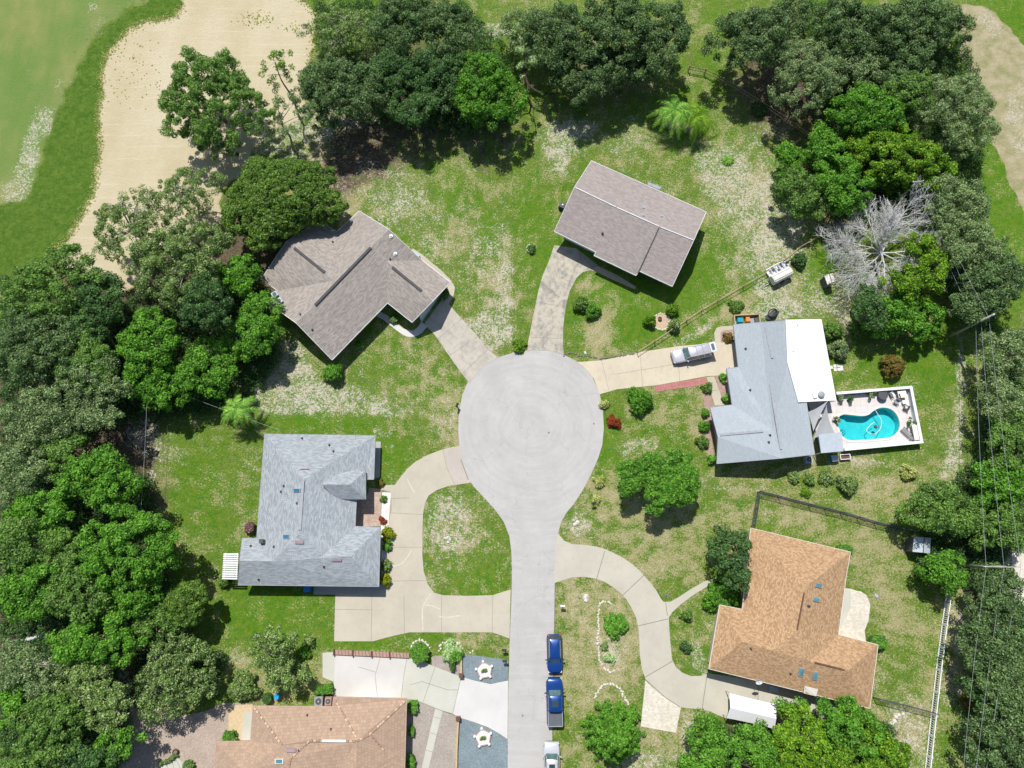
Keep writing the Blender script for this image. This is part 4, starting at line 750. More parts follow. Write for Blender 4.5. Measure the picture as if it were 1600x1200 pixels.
TREES = [
 (325,150,80,84,9,'open','large open-crowned green tree standing out over the tan sand bunker'),
 (430,302,84,76,8,'laurel','dense round dark green tree touching the brown shingle house roof'),
 (292,298,48,46,7,'twiggy','thin grey-green tree with pale twigs between the bunker and the round dense tree'),
 (197,352,60,60,8,'twiggy','airy fine-leaved tree reaching over the lower tip of the sand bunker'),
 (278,405,84,62,9,'olive','broad mid green tree left of the brown shingle house'),
 (75,445,78,58,10,'mid','big dark green tree at the left edge just below the bunker'),
 (150,475,42,50,9,'dark','dark green tree at the lower tip of the bunker'),
 (55,540,72,66,10,'oak','dark green tree on the left edge below the biggest dark one'),
 (130,560,45,50,9,'mid','mid green tree in the gap left of the bright green cluster'),
 (228,540,46,56,8,'bright','bright green tree left of the dark hollow near the brown house'),
 (250,602,56,34,6,'bright','bright yellow-green low tree at the lower end of the upper left wood'),
 (318,475,44,36,10,'dark','dark tree in the middle of the wood left of the brown house'),
 (325,572,50,42,6.5,'bright','bright green tree just above the palm'),
 (396,512,38,52,6.5,'bright','bright green tree beside the lower left corner of the brown shingle house'),
 (372,428,28,34,6,'bright','small bright tree squeezed between round tree and brown house'),
 (130,600,64,42,9,'grey','grey-green hazy tree left of the bright yellow-green one'),
 (52,655,68,58,9,'grey','grey-green tree on the left edge level with the palm'),
 (150,648,40,28,8,'grey','small grey-green tree above the brown leaf litter'),
 (28,730,52,46,9,'grey','dull grey-green tree on the left edge above the bright ones'),
 (95,705,40,34,8,'mid','mid green tree wedged left of the bright round crown'),
 (147,748,62,48,9,'bright','bright green rounded tree below the brown leaf litter'),
 (64,800,52,34,8,'bright','bright green tree left of the largest bright crown'),
 (22,852,44,44,9,'mid','mid green tree at the left edge level with the grey roofed house'),
 (95,862,36,44,8,'mid','mid green tree directly left of the largest bright crown'),
 (194,848,76,66,10,'bright','largest bright green crown beside the lawn of the grey roofed house'),
 (120,925,52,42,9,'mid','mid green tree below and left of the largest bright crown'),
 (38,925,54,46,9,'bright','green tree on the left edge above the dark hollow'),
 (205,925,40,36,8,'bright','small bright tree under the largest bright crown'),
 (285,942,38,34,6,'laurel','dense dark rounded tree at the corner of the left lawn'),
 (240,965,38,32,6,'mid','smooth mid green tree left of the dense dark rounded one'),
 (150,1000,66,44,8,'bright','fine-leaved green tree above the white sandy footpath'),
 (270,1052,68,64,6,'olive','wide olive green tree with pale twigs on the gravel yard edge'),
 (40,1050,52,44,8,'grey','dark grey-green tree at the left edge below the fallen trunk'),
 (120,1075,54,52,7,'olive','olive green tree left of the white sandy footpath'),
 (72,1135,64,50,8,'mid','mid green tree in the lower left corner wood'),
 (165,1110,34,40,7,'olive','small olive tree by the bend of the white footpath'),
 (178,1165,32,30,6,'bright','small bright tree leaning over the gravel yard corner'),
 (18,1100,30,44,7,'bright','bright tree cut by the left edge near the bottom corner'),
 (45,1195,50,34,8,'mid','tree cut by the bottom edge in the left corner'),
 (135,1195,50,30,7,'dark','dark tree cut by the bottom edge left of the gravel yard'),
 (425,1010,36,30,4.5,'olive','pale shrubby tree above the air conditioners of the tile roofed house'),
 (446,1056,30,25,4,'olive','lower shrubby tree beside the hedge and air conditioners'),
 (528,135,62,60,9,'oak','dark green oak right of the sand bunker'),
 (530,42,48,42,8,'twiggy','thin grey-green tree near the top edge beside the sand bunker'),
 (628,32,52,42,10,'oak','dark oak at the top edge left of the pale sand gap'),
 (612,112,48,44,9,'dark','dull dark tree in the middle of the top left grove'),
 (697,40,44,48,10,'oak','dark oak at the top edge next to the small sandy hollow'),
 (682,112,54,46,9,'dark','dark tree left of the vivid green one in the top grove'),
 (650,168,44,30,7,'dark','low dark tree at the front of the top grove above the lawn'),
 (762,132,50,66,8,'bright','vivid green tree at the right end of the top left grove'),
 (832,42,46,44,7,'grey','pale grey-green tree left of the great oaks at the top edge'),
 (884,50,56,58,11,'oak','leftmost of the great oaks at the top edge'),
 (962,35,62,56,12,'oak','great oak at the top edge directly above the taupe roofed house'),
 (1036,48,46,56,11,'oak','rightmost great oak before the grass gap at the top edge'),
 (925,105,56,46,9,'oak','lower front oak under the great oaks at the top'),
 (985,100,44,36,7.5,'oak','front right oak above the two palms'),
 (1175,50,60,52,11,'oak','dark oak just right of the grass gap at the top edge'),
 (1236,25,32,40,9,'oak','narrow dark oak at the top edge right of the grass gap oak'),
 (1262,112,60,56,10,'grey','blue-grey green oak casting shade on the rail fence'),
 (1338,40,62,56,11,'oak','dark oak at the middle of the top right wood'),
 (1330,100,46,40,9,'grey','grey-green tree beneath the dark oak in the top right wood'),
 (1425,32,66,48,11,'oak','wide oak at the top edge beside the right hand waste area'),
 (1410,92,50,42,9,'oak','oak just below the wide one in the top right wood'),
 (1484,32,32,30,9,'oak','small oak at the top edge touching the right hand sandy waste'),
 (1504,168,64,66,10,'grey','large grey-green tree overlapping the right hand sandy waste'),
 (1428,140,36,32,8,'mid','mid green tree with bare twigs left of the large grey-green one'),
 (1345,165,42,36,8,'bright','deep green tree above the yellow-green one on the right'),
 (1380,178,34,26,8,'bright','small fresh green tree next to the deep green one on the right'),
 (1402,240,84,50,7,'yellow','wide yellow-green tree above the bare dead tree'),
 (1238,248,27,26,4.5,'bright','small rounded tree at the end of the rail fence'),
 (1292,225,26,34,6,'bright','small tree standing right of the end of the rail fence'),
 (1255,298,42,38,6,'mid','rounded tree at the corner of the sandy lawn right of the taupe roofed house'),
 (1318,285,44,40,7,'bright','green tree left of the tip of the bare dead tree'),
 (1500,315,50,42,10,'grey','grey-green tree right of the dead tree'),
 (1518,378,52,44,10,'grey','blue-green tree beside the overhead wires near the dead tree'),
 (1560,430,44,50,10,'oak','bluish oak beside the right edge above the wooden pole'),
 (1530,468,42,36,9,'oak','oak directly above the top of the wooden pole'),
 (1452,408,28,40,7,'yellow','yellow-green tree at the right side of the dead tree'),
 (1420,440,36,26,6,'yellow','low yellow-green tree under the right side of the dead tree'),
 (1418,490,60,40,4.8,'bright','bright tree above the dark shade near the white patio roof'),
 (1355,478,32,30,6,'dark','dark tree under the lower tip of the dead tree'),
 (1580,555,40,44,9,'grey','grey tree at the right edge below the wooden pole'),
 (1565,625,34,36,9,'grey','grey-green tree at the right edge beside the overhead wires'),
 (1585,690,40,52,9,'mid','mid green tree at the right edge level with the pool'),
 (1575,755,44,42,8,'bright','bright tree at the right edge below the pool level'),
 (1585,820,34,34,8,'mid','tree at the right edge just above the second pole'),
 (1472,795,54,42,6,'mid','big rounded tree shading the small metal shed'),
 (1536,815,32,40,6,'mid','green tree between the metal shed and the second pole'),
 (1480,890,36,26,5,'bright','bright tree at the top end of the white picket fence'),
 (1562,930,42,40,9,'oak','oak below the second pole at the right edge'),
 (1556,1005,46,46,9,'oak','oak on the right edge level with the orange roofed house'),
 (1578,1065,42,46,9,'oak','dark oak on the right edge beside the pale sandy patch'),
 (1536,1075,26,26,7,'dark','smaller dark tree on the right side of the grass strip'),
 (1570,1165,60,50,9,'oak','oak filling the lower right corner'),
 (1145,868,32,42,6,'dark','dark narrow tree covering the left corner of the orange roof'),
 (1108,1152,31,28,4.5,'bright','small round bright tree left of the narrow dirt gap at the bottom'),
 (1108,1195,34,26,4.5,'bright','bright tree cut by the bottom edge left of the dirt gap'),
 (1186,1170,32,30,4.2,'bright','bright tree right of the narrow dirt gap under the white canopy'),
 (1240,1108,22,17,4,'bright','small bright tree poking up beside the orange roof'),
 (1256,1160,52,42,5.5,'yellow','yellow-green tree in the middle of the bottom right clump'),
 (1325,1140,52,46,6,'bright','green tree against the lower right corner of the orange roof'),
 (1372,1180,46,38,5.5,'yellow','yellow-green tree at the right end of the bottom clump'),
 (1300,1190,46,30,6,'yellow','yellow-green tree cut by the bottom edge in the bottom clump'),
 (1195,1195,46,26,5,'bright','bright tree cut by the bottom edge under the white canopy'),
]
for t in TREES:
    t = list(t)
    if t[0] > 1480: t[4] *= .8
    if t[1] < 130: t[4] *= .85
    if t[0] < 300 and t[1] > 600: t[2] *= .93; t[3] *= .93
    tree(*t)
tree(1031, 748, 29, 25, 5.2, 'mango', 'lone bushy bright green tree on the lawn below the pool house drive', lobes=[(-42,-4,.85,.95,.75),(-6,-18,.9,.8,.85),(30,-22,.95,.9,.85),(6,20,1.25,1.15,1.05),(38,8,.8,1,.9)])
# tall leaning thin trees over the sand
def stick_tree(base, top, hh, blobs, mat, label):
    b, t = G(*base), G(top[0], top[1], hh); root = empty('tree', (b.x, b.y, 0), label=label, cat='tree'); o = Vector((b.x, b.y, 0)); rg = np.random.default_rng(int(base[0]))
    m = MB(); d = t-b; pts = smooth_path([Vector((0, 0, 0)), d*.35+Vector((.25, 0, 0)), d*.7-Vector((.2, .1, 0)), d], 4); m.tube(pts, [.16*(1-i/len(pts))+.03 for i in range(len(pts))], 7)
    cs, tt = [], []
    for px, py, r, z in blobs:
        c = G(px, py, z)-o; k = mpp(px, py, z)*r; n = max(3, int(k*k*3.2)); q = c+Vector((0, 0, 0))
        j = min(range(len(pts)), key=lambda i: (pts[i]-q).length+abs(pts[i].z-q.z+1)); m.tube([pts[j], (pts[j]+q)/2+Vector((0, 0, .2)), q], [.06, .04, .02], 5)
        for _ in range(n):
            a = rg.random()*2*pi; rr = k*sqrt(rg.random()); e = q+Vector((cos(a)*rr, sin(a)*rr, rg.normal()*.5)); cs.append(tuple(e)); tt.append(.5+rg.normal()*.2)
            if rg.random() < .5: m.tube([q, e], [.02, .008], 4)
    m.build('trunk', M['greybark'], root, local=True); v, c = leaves(np.array(cs), np.full(len(cs), .45), np.array(tt), 75, .26, .11, rg=rg); link('crown', leafmesh('crown', [v], [c], 'leaf_'+mat), root)
stick_tree((467, 182), (430, 96), 10, [(428, 98, 20, 10), (445, 88, 12, 9.6), (418, 118, 10, 9), (452, 122, 8, 8.5), (441, 105, 12, 10)], 'yellow', 'tall slender tree with a small yellow-green top over the sand')
stick_tree((458, 234), (436, 175), 7, [(420, 190, 22, 6), (450, 165, 20, 7), (430, 150, 18, 7), (470, 150, 16, 6.5), (412, 212, 16, 5), (455, 200, 16, 6), (478, 178, 14, 6), (440, 218, 14, 5)], 'grey', 'thin leaning tree with sparse grey-green leaves in front of the bunker')
stick_tree((818, 120), (822, 92), 5, [(828, 78, 26, 5), (850, 92, 22, 4.6), (812, 62, 18, 5), (870, 80, 14, 5), (808, 108, 12, 4)], 'pale', 'sparse pale tree between the vivid green tree and the great oaks')
def bent_tree():
    b = G(818, 116, 0); root = empty('bent_tree', (b.x, b.y, 0), label='tree with dark crooked low limbs left of the great oaks shade', cat='tree'); rg = np.random.default_rng(4); m = MB(); o = Vector((b.x, b.y, 0)); cs = []
    for pts, r_ in (([(818,116,0),(819,108,1.6),(820,114,2.6),(825,132,2.7),(843,145,2.5),(857,147,2.4),(866,158,2.2),(870,172,2.0),(872,186,1.8)], .26), ([(825,132,2.7),(823,146,2.5),(814,150,2.4),(808,158,2.3)], .15), ([(823,146,2.5),(833,168,2.2),(834,190,1.8)], .11), ([(857,147,2.4),(872,146,2.4),(888,150,2.3)], .10), ([(820,112,2.6),(832,96,3.2),(848,86,3.6)], .14), ([(820,112,2.6),(812,98,3.2)], .1)):
        q = smooth_path([G(*p)-o for p in pts], 3); m.tube(q, [r_*(1-.75*i/len(q)) for i in range(len(q))], 7)
        for p in q[len(q)//2:]:
            if r_ < .2 or rg.random() < .5: cs.append(tuple(p+Vector((rg.normal()*.5, rg.normal()*.5, .15))))
    m.build('trunk', barkmat('dark_bark', (.05, .035, .028), (.1, .075, .055)), root, smooth=True, local=True); cs = np.array(cs); cs = cs[rg.choice(len(cs), int(len(cs)*.8), replace=False)]; v, c = leaves(cs, np.full(len(cs), .42), rg.random(len(cs)), 60, .24, .13, rg=rg); link('crown', leafmesh('crown', [v], [c], 'leaf_mid'), root)
bent_tree()
# layered conical tree
def conical():
    c = G(956, 1138, 0); root = empty('conifer_tree', (c.x, c.y, 0), label='cone-shaped green tree inside a stone ring beside the road', cat='tree'); rg = np.random.default_rng(5)
    m = MB(); m.tube([(0, 0, 0), (-.1, .1, 6.6)], [.2, .03], 8); cs, tt, rr = [], [], []
    for lv in range(11):
        z = .7+lv*.55; R = 3.3*(1-lv/11.3)**.8; nb = max(5, int(15-lv*.8))
        for b in range(nb):
            a = 2*pi*b/nb+lv*.7+rg.normal()*.1; Rb = R*(.85+.3*rg.random()); e = Vector((cos(a)*Rb, sin(a)*Rb, z+.1)); m.tube([(0, 0, z), e*.6+Vector((0, 0, z*.4+.1)), e], [.05, .03, .012], 4)
            for k in range(int(3+R*2.6)):
                f = .2+.8*(k/(2+R*2.6)); cs.append((e.x*f+rg.normal()*.12, e.y*f+rg.normal()*.12, z+rg.normal()*.12)); tt.append(.35+.5*f*rg.random()+.1); rr.append(.26+.12*rg.random())
    m.build('trunk', M['bark'], root, local=True); v, col = leaves(np.array(cs), np.array(rr), np.array(tt), 62, .26, .12, flat=.6, rg=rg); link('crown', leafmesh('crown', [v], [col], 'leaf_bright'), root)
conical()
# bare dead tree
def dead_tree():
    c = G(1377, 398, 2.5); root = empty('dead_tree', (c.x, c.y, 0), label='leafless bleached dead tree with fanned grey twigs among the green trees', cat='tree'); rg = np.random.default_rng(11); m = MB(); tw = MB()
    m.tube([(0, 0, 0), (.1, .1, 1.3), (0, .2, 2.6)], [.3, .22, .16], 9)
    def grow(p, d, L, r, lv):
        n = 3; pts = [p]; q = p.copy(); dd = d.copy()
        for i in range(n):
            dd = (dd+Vector((rg.normal()*.22, rg.normal()*.22, rg.normal()*.09))).normalized(); q = q+dd*L/n; pts.append(q.copy())
        (m if lv < 3 else tw).tube(pts, [max(.013, r*(1-.5*i/n)) for i in range(n+1)], 6 if lv < 2 else 4 if lv < 4 else 3, cap=False)
        if lv >= 4 or r < .005: return
        k = 6 if lv == 0 else 5
        for j in range(k):
            f = .25+.75*j/(k-1); w_ = pts[min(n, int(f*n+.5))]; sgn = 1 if j % 2 else -1
            side = Vector((-dd.y, dd.x, 0)).normalized()*sgn*(.32+.36*rg.random()); nd = (dd+side+Vector((0, 0, rg.normal()*.16+.03))).normalized()
            grow(w_, nd if j < k-1 else dd, L*(.50+.18*rg.random()), r*(.5 if j < k-1 else .58), lv+1)
    top = Vector((0, .2, 2.6))
    for az, L, r, up in ((55, 4.9, .13, .40), (88, 3.0, .10, .6), (124, 4.5, .12, .25), (160, 4.3, .11, .15), (196, 4.2, .10, .10), (232, 4.2, .10, .04), (278, 5.2, .11, .02), (322, 4.0, .09, .15), (8, 4.6, .12, .3), (142, 3.4, .09, .5), (262, 3.6, .08, .2)):
        a = radians(az); grow(top, Vector((cos(a), sin(a), up)).normalized(), L, r, 1 if L < 2 else 0)
    m.build('trunk', M['deadbark'], root, smooth=True, local=True); tw.build('twigs', M['deadbark'], root, local=True)
dead_tree()
# ------------------------------------------------------------------ palms and shrubs
def palm(base, h, nf, L, label, sc=1., name='palm_tree', lean=(0, 0), mat='palm'):
    b = G(*base); root = empty(name, (b.x, b.y, 0), label=label, cat='palm' if h > .6 else 'plant'); rg = np.random.default_rng(int(base[0]))
    top = Vector((lean[0], lean[1], h)); m = MB(); n = 8
    if h > .3: m.tube([top*(i/n)+Vector((lean[0]*.1*sin(i), 0, 0)) for i in range(n+1)], [.17*sc*(1.25-.4*i/n+(.06 if i % 2 else 0)) for i in range(n+1)], 9); m.build('trunk', M['greybark'], root, local=True)
    V_, Cc_ = [], []
    for f in range(nf):
        a = 2*pi*f/nf+rg.normal()*.15; el = (.15+.9*((f*7) % nf)/nf); R_ = L*(.85+.3*rg.random()); hx, hy = cos(a), sin(a); pts = []
        for i in range(13):
            t = i/12; s_ = R_*t; pts.append(Vector((hx*s_*cos(el*.6), hy*s_*cos(el*.6), s_*sin(el)*(1-t*.55)-R_*t*t*.62)))
        for i in range(1, 13):
            p = pts[i]; d = (pts[i]-pts[i-1]).normalized(); sd = Vector((-hy, hx, 0))
            for k in range(3):
                q = pts[i-1].lerp(p, k/3)
                for sg in (-1, 1):
                    ll = .62*sc*L/2.4*(1-abs(i/12-.45)*1.1)*(.8+.4*rg.random()); e = q+(sd*sg*.8+d*.55+Vector((0, 0, -.28-.3*rg.random()))).normalized()*ll; ww = d*.045*sc
                    V_.append([top+q-ww, top+q+ww, top+e+ww*.3, top+e-ww*.3]); Cc_.append((.5+.3*rg.normal(), rg.random(), 0, 1))
    v = np.array([[tuple(x) for x in q] for q in V_]).reshape(-1, 3); link('fronds', leafmesh('fronds', [v], [np.clip(np.array(Cc_), 0, 1)], 'leaf_'+mat), root)
palm((1046, 198), 3.7, 18, 3.5, 'left and darker of the two feathery palms on the back lawn', mat='palm')
palm((1073, 203), 3.2, 16, 3.3, 'right and yellower of the two feathery palms on the back lawn', mat='lime' if False else 'yellow', lean=(.5, 0))
palm((392, 650), 3.8, 13, 2.8, 'feathery palm casting a star shadow above the grey roofed house', lean=(-.3, .2))
palm((1137, 252), .35, 26, 1.15, 'single spiky cycad on the sandy back lawn', name='cycad', sc=.6)
def bush(px, py, r, h, mat, label, ry=None, n=55, L=.2, W=.11, name='shrub', group=None, rc=.28, dens=1.5, flat=.85, cat='shrub'):
    c = G(px, py, h*.5); k = mpp(px, py, h*.5); RX = r*k; RY = (ry or r)*k; rg = np.random.default_rng(int(px*3+py*5)); rc = min(rc, RX*.5)
    nn = max(5, int(dens*RX*RY*3.14/(rc*rc*1.6))); th = rg.random(nn)*2*pi; rho = np.sqrt(rg.random(nn)); out = .84+.14*np.sin(3*th+px)+.08*np.sin(5*th+py)
    x = RX*rho*out*np.cos(th); y = RY*rho*out*np.sin(th); z = (h-rc*.7)*np.sqrt(np.clip(1-rho**2*.85, .05, 1))*(.82+.22*rg.random(nn))
    lo = rg.choice(nn, nn//2); X = np.concatenate((x, x[lo])); Y = np.concatenate((y, y[lo])); Z = np.concatenate((z, z[lo]*.5))
    root = empty(name, (c.x, c.y, 0), label=label, cat=cat, group=group); m = MB()
    for i in range(min(7, nn)): m.tube([(x[i]*.1, y[i]*.1, 0), (x[i]*.9, y[i]*.9, z[i]*.9)], [.03, .01], 4)
    m.build('stems', M['bark'], root, local=True); v, col = leaves(np.stack((X, Y, Z), -1), rc*(.7+.5*rg.random(len(X))), np.clip(.5+rg.normal(size=len(X))*.22, 0, 1), n, L, W, rg=rg, flat=flat)
    link('foliage', leafmesh('foliage', [v], [col], 'leaf_'+mat), root)
BUSH = [
 (1000,625,22,2.2,'bright','rounded bright green shrub on the lawn below the brick strip'),
 (959,658,11,1.0,'red','small red-leaved shrub near the right side of the turning circle'),
 (1396,572,20,2.4,'rust','rusty orange-green shrub between the bright tree and the pool'),
 (1303,516,15,2.0,'mid','green shrub beside the right edge of the white patio roof'),
 (1312,545,16,2.2,'grey','grey-green shrub below the first one beside the white patio roof'),
 (520,582,17,2.4,'bright','bright green shrub at the lowest corner of the brown roof'),
 (561,538,7,1.0,'bright','little green shrub in the shade of the brown roof front'),
 (908,474,14,1.6,'mid','left half of the pair of shrubs on the lawn below the taupe roof'),
 (925,484,14,1.6,'bright','right half of the pair of shrubs on the lawn below the taupe roof'),
 (1016,500,10,1.8,'yellow','leafy plant left of the sandy island bed'),
 (1050,484,10,1.8,'yellow','leafy plant above the sandy island bed'),
 (1054,508,10,1.8,'olive','leafy plant right of the sandy island bed'),
 (830,388,7,.9,'mid','tiny dark shrub in a pale ring left of the taupe roofed house'),
 (811,540,11,.9,'yellow','low yellow-green shrub where the uphill drive meets the circle'),
 (1128,932,30,2.0,'bright','wide bright shrub at the inner corner of the orange roof'),
 (962,977,20,1.4,'hedge','rounded green shrub inside the pale stone border'),
 (945,1010,6,.6,'olive','small olive plant inside the pale stone border'),
 (952,1029,8,.8,'pale','grey-green agave-like plant inside the pale stone border'),
 (1073,960,9,1.4,'mid','upper of two small shrubs in the bed beside the curved drive'),
 (1073,1010,9,1.0,'dark','lower of two small shrubs in the bed beside the curved drive'),
 (605,834,10,1.3,'lime','yellow shrub at the upper end of the strip beside the grey roof'),
 (606,852,8,1.0,'bright','green shrub under the upper yellow one beside the grey roof'),
 (602,883,9,1.1,'olive','yellow-green shrub in the middle of the strip beside the grey roof'),
 (601,907,9,1.4,'lime','yellow shrub at the lower end of the strip beside the grey roof'),
 (598,813,5,.6,'red','tiny dark red plant on the white gravel strip'),
 (600,779,6,.6,'mid','small green plant on the white gravel strip'),
 (593,755,6,.7,'rust','reddish plant by the entry of the grey roofed house'),
 (706,1018,16,1.2,'pale','pale variegated shrub in a white ring by the blue gravel'),
 (711,1024,11,1.4,'hedge','rounded green shrub overlapping the pale variegated one'),
 (1105,606,8,1.0,'mid','shrub at the upper end of the bed left of the front path'),
 (1101,645,7,1.0,'bright','shrub in the row at the left wall of the pale blue roofed house, upper'),
 (1102,665,9,1.1,'bright','middle shrub of the row left of the pale blue roofed house'),
 (1099,690,10,1.2,'mid','lower shrub of the row left of the pale blue roofed house'),
 (1113,717,7,1.2,'hedge','round shrub at the lower left corner of the pale blue roof'),
 (1131,590,6,1.0,'hedge','upper round shrub in the mulch by the front path'),
 (1135,622,6,1.0,'hedge','lower round shrub in the mulch by the front path'),
 (1137,527,8,.7,'rust','brownish shrub in the mulch behind the curved path'),
 (391,825,9,1.5,'purple','purplish shrub at the left wall of the grey roofed house'),
 (350,909,10,1.3,'mid','shrub below the slatted pergola'),
 (380,1072,25,2.0,'olive','large rounded shrub on the gravel yard beside the tile roof'),
 (484,1000,9,1.2,'olive','low shrub at the left end of the brick edging'),
 (475,1018,10,1.2,'bright','bright low shrub left of the brick edging'),
 (468,1048,14,1.2,'olive','loose shrub on the bare ground left of the white drive'),
 (1240,745,10,.9,'olive','first low plant from the left below the pool house'),
 (1266,750,8,1.0,'mid','second low plant from the left below the pool house'),
 (1292,745,13,.9,'olive','third low plant from the left below the pool house'),
 (1326,757,16,1.8,'olive','tall loose shrub below the pool corner'),
 (1421,738,13,1.3,'weed','brownish shrub on the lawn below the pool'),
 (1261,770,8,.6,'yellow','low yellow weed patch below the pool house'),
 (1250,405,12,1.6,'dark','dark shrub right of the white boat'),
 (1340,515,14,1.4,'mid','low shrub near the stepping tiles and bright tree'),
 (1150,478,12,.9,'mid','low shrub above the small timber enclosure'),
 (1312,1088,8,1.2,'bright','small shrub at the lower wall of the orange roofed house'),
 (1502,905,9,.8,'bright','small weed clump right of the white picket fence'),
 (1513,1098,11,1.2,'rust','yellow and red shrub beside the dark trees at the right'),
 (1526,1090,10,1.4,'yellow','yellow-green shrub beside the red one at the right'),
 (1290,145,14,2.6,'yellow','yellowish sapling in the shade below the blue-grey oak'),
 (1407,88,9,3,'yellow','yellow sapling in the top right wood'),
 (905,165,12,1.5,'mid','small plant in the shade above the sandy patch left'),
 (1112,235,0,0,'',''),
 (1188,168,14,.9,'dark','low dark brush at the bend of the rail fence'),
 (932,780,7,.6,'weed','wispy weed clump on the lawn left of the lone bushy tree'),
 (936,752,9,.8,'weed','wispy weed clump at the right edge of the neck of the road'),
 (944,630,8,.8,'weed','brownish weed clump at the top right of the circle'),
 (415,1133,0,0,'',''),
]
for b in BUSH:
    if b[2]: bush(*b)
def clipped(pts, h, label, mat='hedge', px=None):        # clipped hedge: box or drum of dense leaves
    q = [G(a, b, h*.5) for a, b in pts]; c = sum(q, Vector())/len(q); root = empty('clipped_hedge', (c.x, c.y, 0), label=label, cat='hedge'); rg = np.random.default_rng(int(pts[0][0]))
    xs = [p.x-c.x for p in q]; ys = [p.y-c.y for p in q]; X = rg.uniform(min(xs), max(xs), 9000); Y = rg.uniform(min(ys), max(ys), 9000)
    ins_ = inpoly(X, Y, list(zip(xs, ys))); X, Y = X[ins_], Y[ins_]; area = (max(xs)-min(xs))*(max(ys)-min(ys)); n = min(len(X), int(area*26)+20); X, Y = X[:n], Y[:n]
    d = -polydist(X, Y, list(zip(xs, ys))); Z = h-.12-np.clip(.25-d, 0, .25)*1.2*rg.random(n)-(rg.random(n) < .45)*rg.random(n)*h*.8*(d < .3)
    v, col = leaves(np.stack((X, Y, Z), -1), np.full(n, .11), np.clip(.5+rg.normal(size=n)*.15, 0, 1), 26, .12, .075, rg=rg, flat=.7)
    m = MB(); m.prism([(x*.88, y*.88) for x, y in zip(xs, ys)], 0, h-.16); m.build('inner_branches', plain('dark_green_twigs', (.05, .12, .02), .9), root, local=True); link('foliage', leafmesh('foliage', [v], [col], 'leaf_'+mat), root)
def ring(cx, cy, rx, ry, n=14, a0=0): return [(cx+rx*cos(2*pi*i/n+a0), cy+ry*sin(2*pi*i/n+a0)) for i in range(n)]
clipped(ring(656, 1020, 15.5, 17), 1.5, 'large clipped round hedge in a white ring above the white drive')
clipped(ring(645, 1104, 9.5, 11), 1.0, 'clipped hedge at the upper right corner of the tile roof')
clipped(ring(643, 1142, 5, 9), .9, 'slim clipped hedge halfway down the right side of the tile roof')
clipped(ring(642, 1190, 8, 13), 1.0, 'clipped oval hedge near the bottom edge right of the tile roof')
clipped([(493, 1070), (521, 1068), (521, 1084), (490, 1085)], 1.1, 'clipped rectangular hedge beside the air conditioners')
clipped(ring(418, 1091, 8.5, 9), 1.0, 'dark clipped round hedge beside the blue barrel', 'dark')
clipped([(350, 1143), (368, 1142), (371, 1156), (349, 1157)], 1.1, 'clipped hedge at the left end of the tile roof')
clipped([(247, 1192), (262, 1186), (274, 1176), (279, 1180), (268, 1188), (250, 1196)], .6, 'low curved hedge above the fan-shaped patio', 'olive')
clipped(ring(295, 1196, 9, 9), .8, 'low round hedge right of the fan-shaped patio', 'olive')
clipped(ring(1319, 858, 13, 8), 1.2, 'clipped round hedge at the upper right corner of the orange roof')
clipped(ring(1371, 1003, 13.5, 12), 1.4, 'clipped round hedge at the right corner of the orange roof')
clipped(ring(706.5, 1040, 4, 9), 1.0, 'slim clipped hedge beside the low brick wall', 'dark')
clipped(ring(698, 502, 0, 0) if False else [(685, 452), (696, 448), (703, 458), (694, 468)], 1.2, 'small clipped hedge at the garage corner of the brown roofed house', 'dark')
clipped(ring(615, 500, 7, 5), .7, 'yellowish low hedge between front path and brown roof', 'olive')
# weeds, tufts and low grass
def tufts():
    rg = np.random.default_rng(3); pts = []
    def line(a, b, n, sd, s=1.):
        for _ in range(n):
            t = rg.random(); pts.append((a[0]+(b[0]-a[0])*t+rg.normal()*sd, a[1]+(b[1]-a[1])*t+rg.normal()*sd, s))
    e = BUNKER[1:19]
    for a, b in zip(e, e[1:]): line(a, b, int(14+hypot(a[0]-b[0], a[1]-b[1])*2.2), 3.2, 1.1)
    for a, b in zip(BUNKER[30:38], BUNKER[31:39]): line(a, b, 60, 4)
    for cx, cy, sx, sy, n in ((400, 30, 14, 7, 90), (455, 45, 8, 5, 30), (200, 90, 30, 40, 90), (210, 120, 40, 30, 30), (590, 165, 40, 30, 150), (1500, 1000, 20, 120, 160), (1330, 750, 90, 20, 120), (1260, 760, 60, 14, 120), (470, 1045, 30, 20, 120)):
        for _ in range(n): pts.append((cx+rg.normal()*sx, cy+rg.normal()*sy, .8))
    hard = [ROAD, DA, DB, DC, DD, DE, POOL] + [[(504,1018),(640,1022),(795,1024),(795,1200),(330,1200),(380,1100),(500,1090)], [(410,675),(590,675),(600,930),(370,930),(370,840)], [(1105,500),(1300,495),(1445,600),(1445,700),(1120,730)], [(1100,830),(1380,820),(1380,1120),(1000,1150)], [(865,240),(1110,330),(1050,460),(860,380)], [(405,480),(545,320),(715,450),(640,530),(525,570)]]
    a = np.array(pts); ok = np.ones(len(a), bool)
    for h in hard: ok &= ~inpoly(a[:, 0], a[:, 1], h)
    a = a[ok]; w3 = np.array([tuple(G(x, y, .04)) for x, y, s in a]); v, col = leaves(w3, .11*a[:, 2]*(.5+rg.random(len(a))), np.clip(.5+rg.normal(size=len(a))*.3, 0, 1), 8, .17, .08, rg=rg, flat=.2)
    o = link('weed_tufts', leafmesh('weed_tufts', [v], [col], 'leaf_weed')); tag(o, 'scattered green and straw coloured weed tufts on lawns and sand edge', 'weeds', kind='stuff')
tufts()

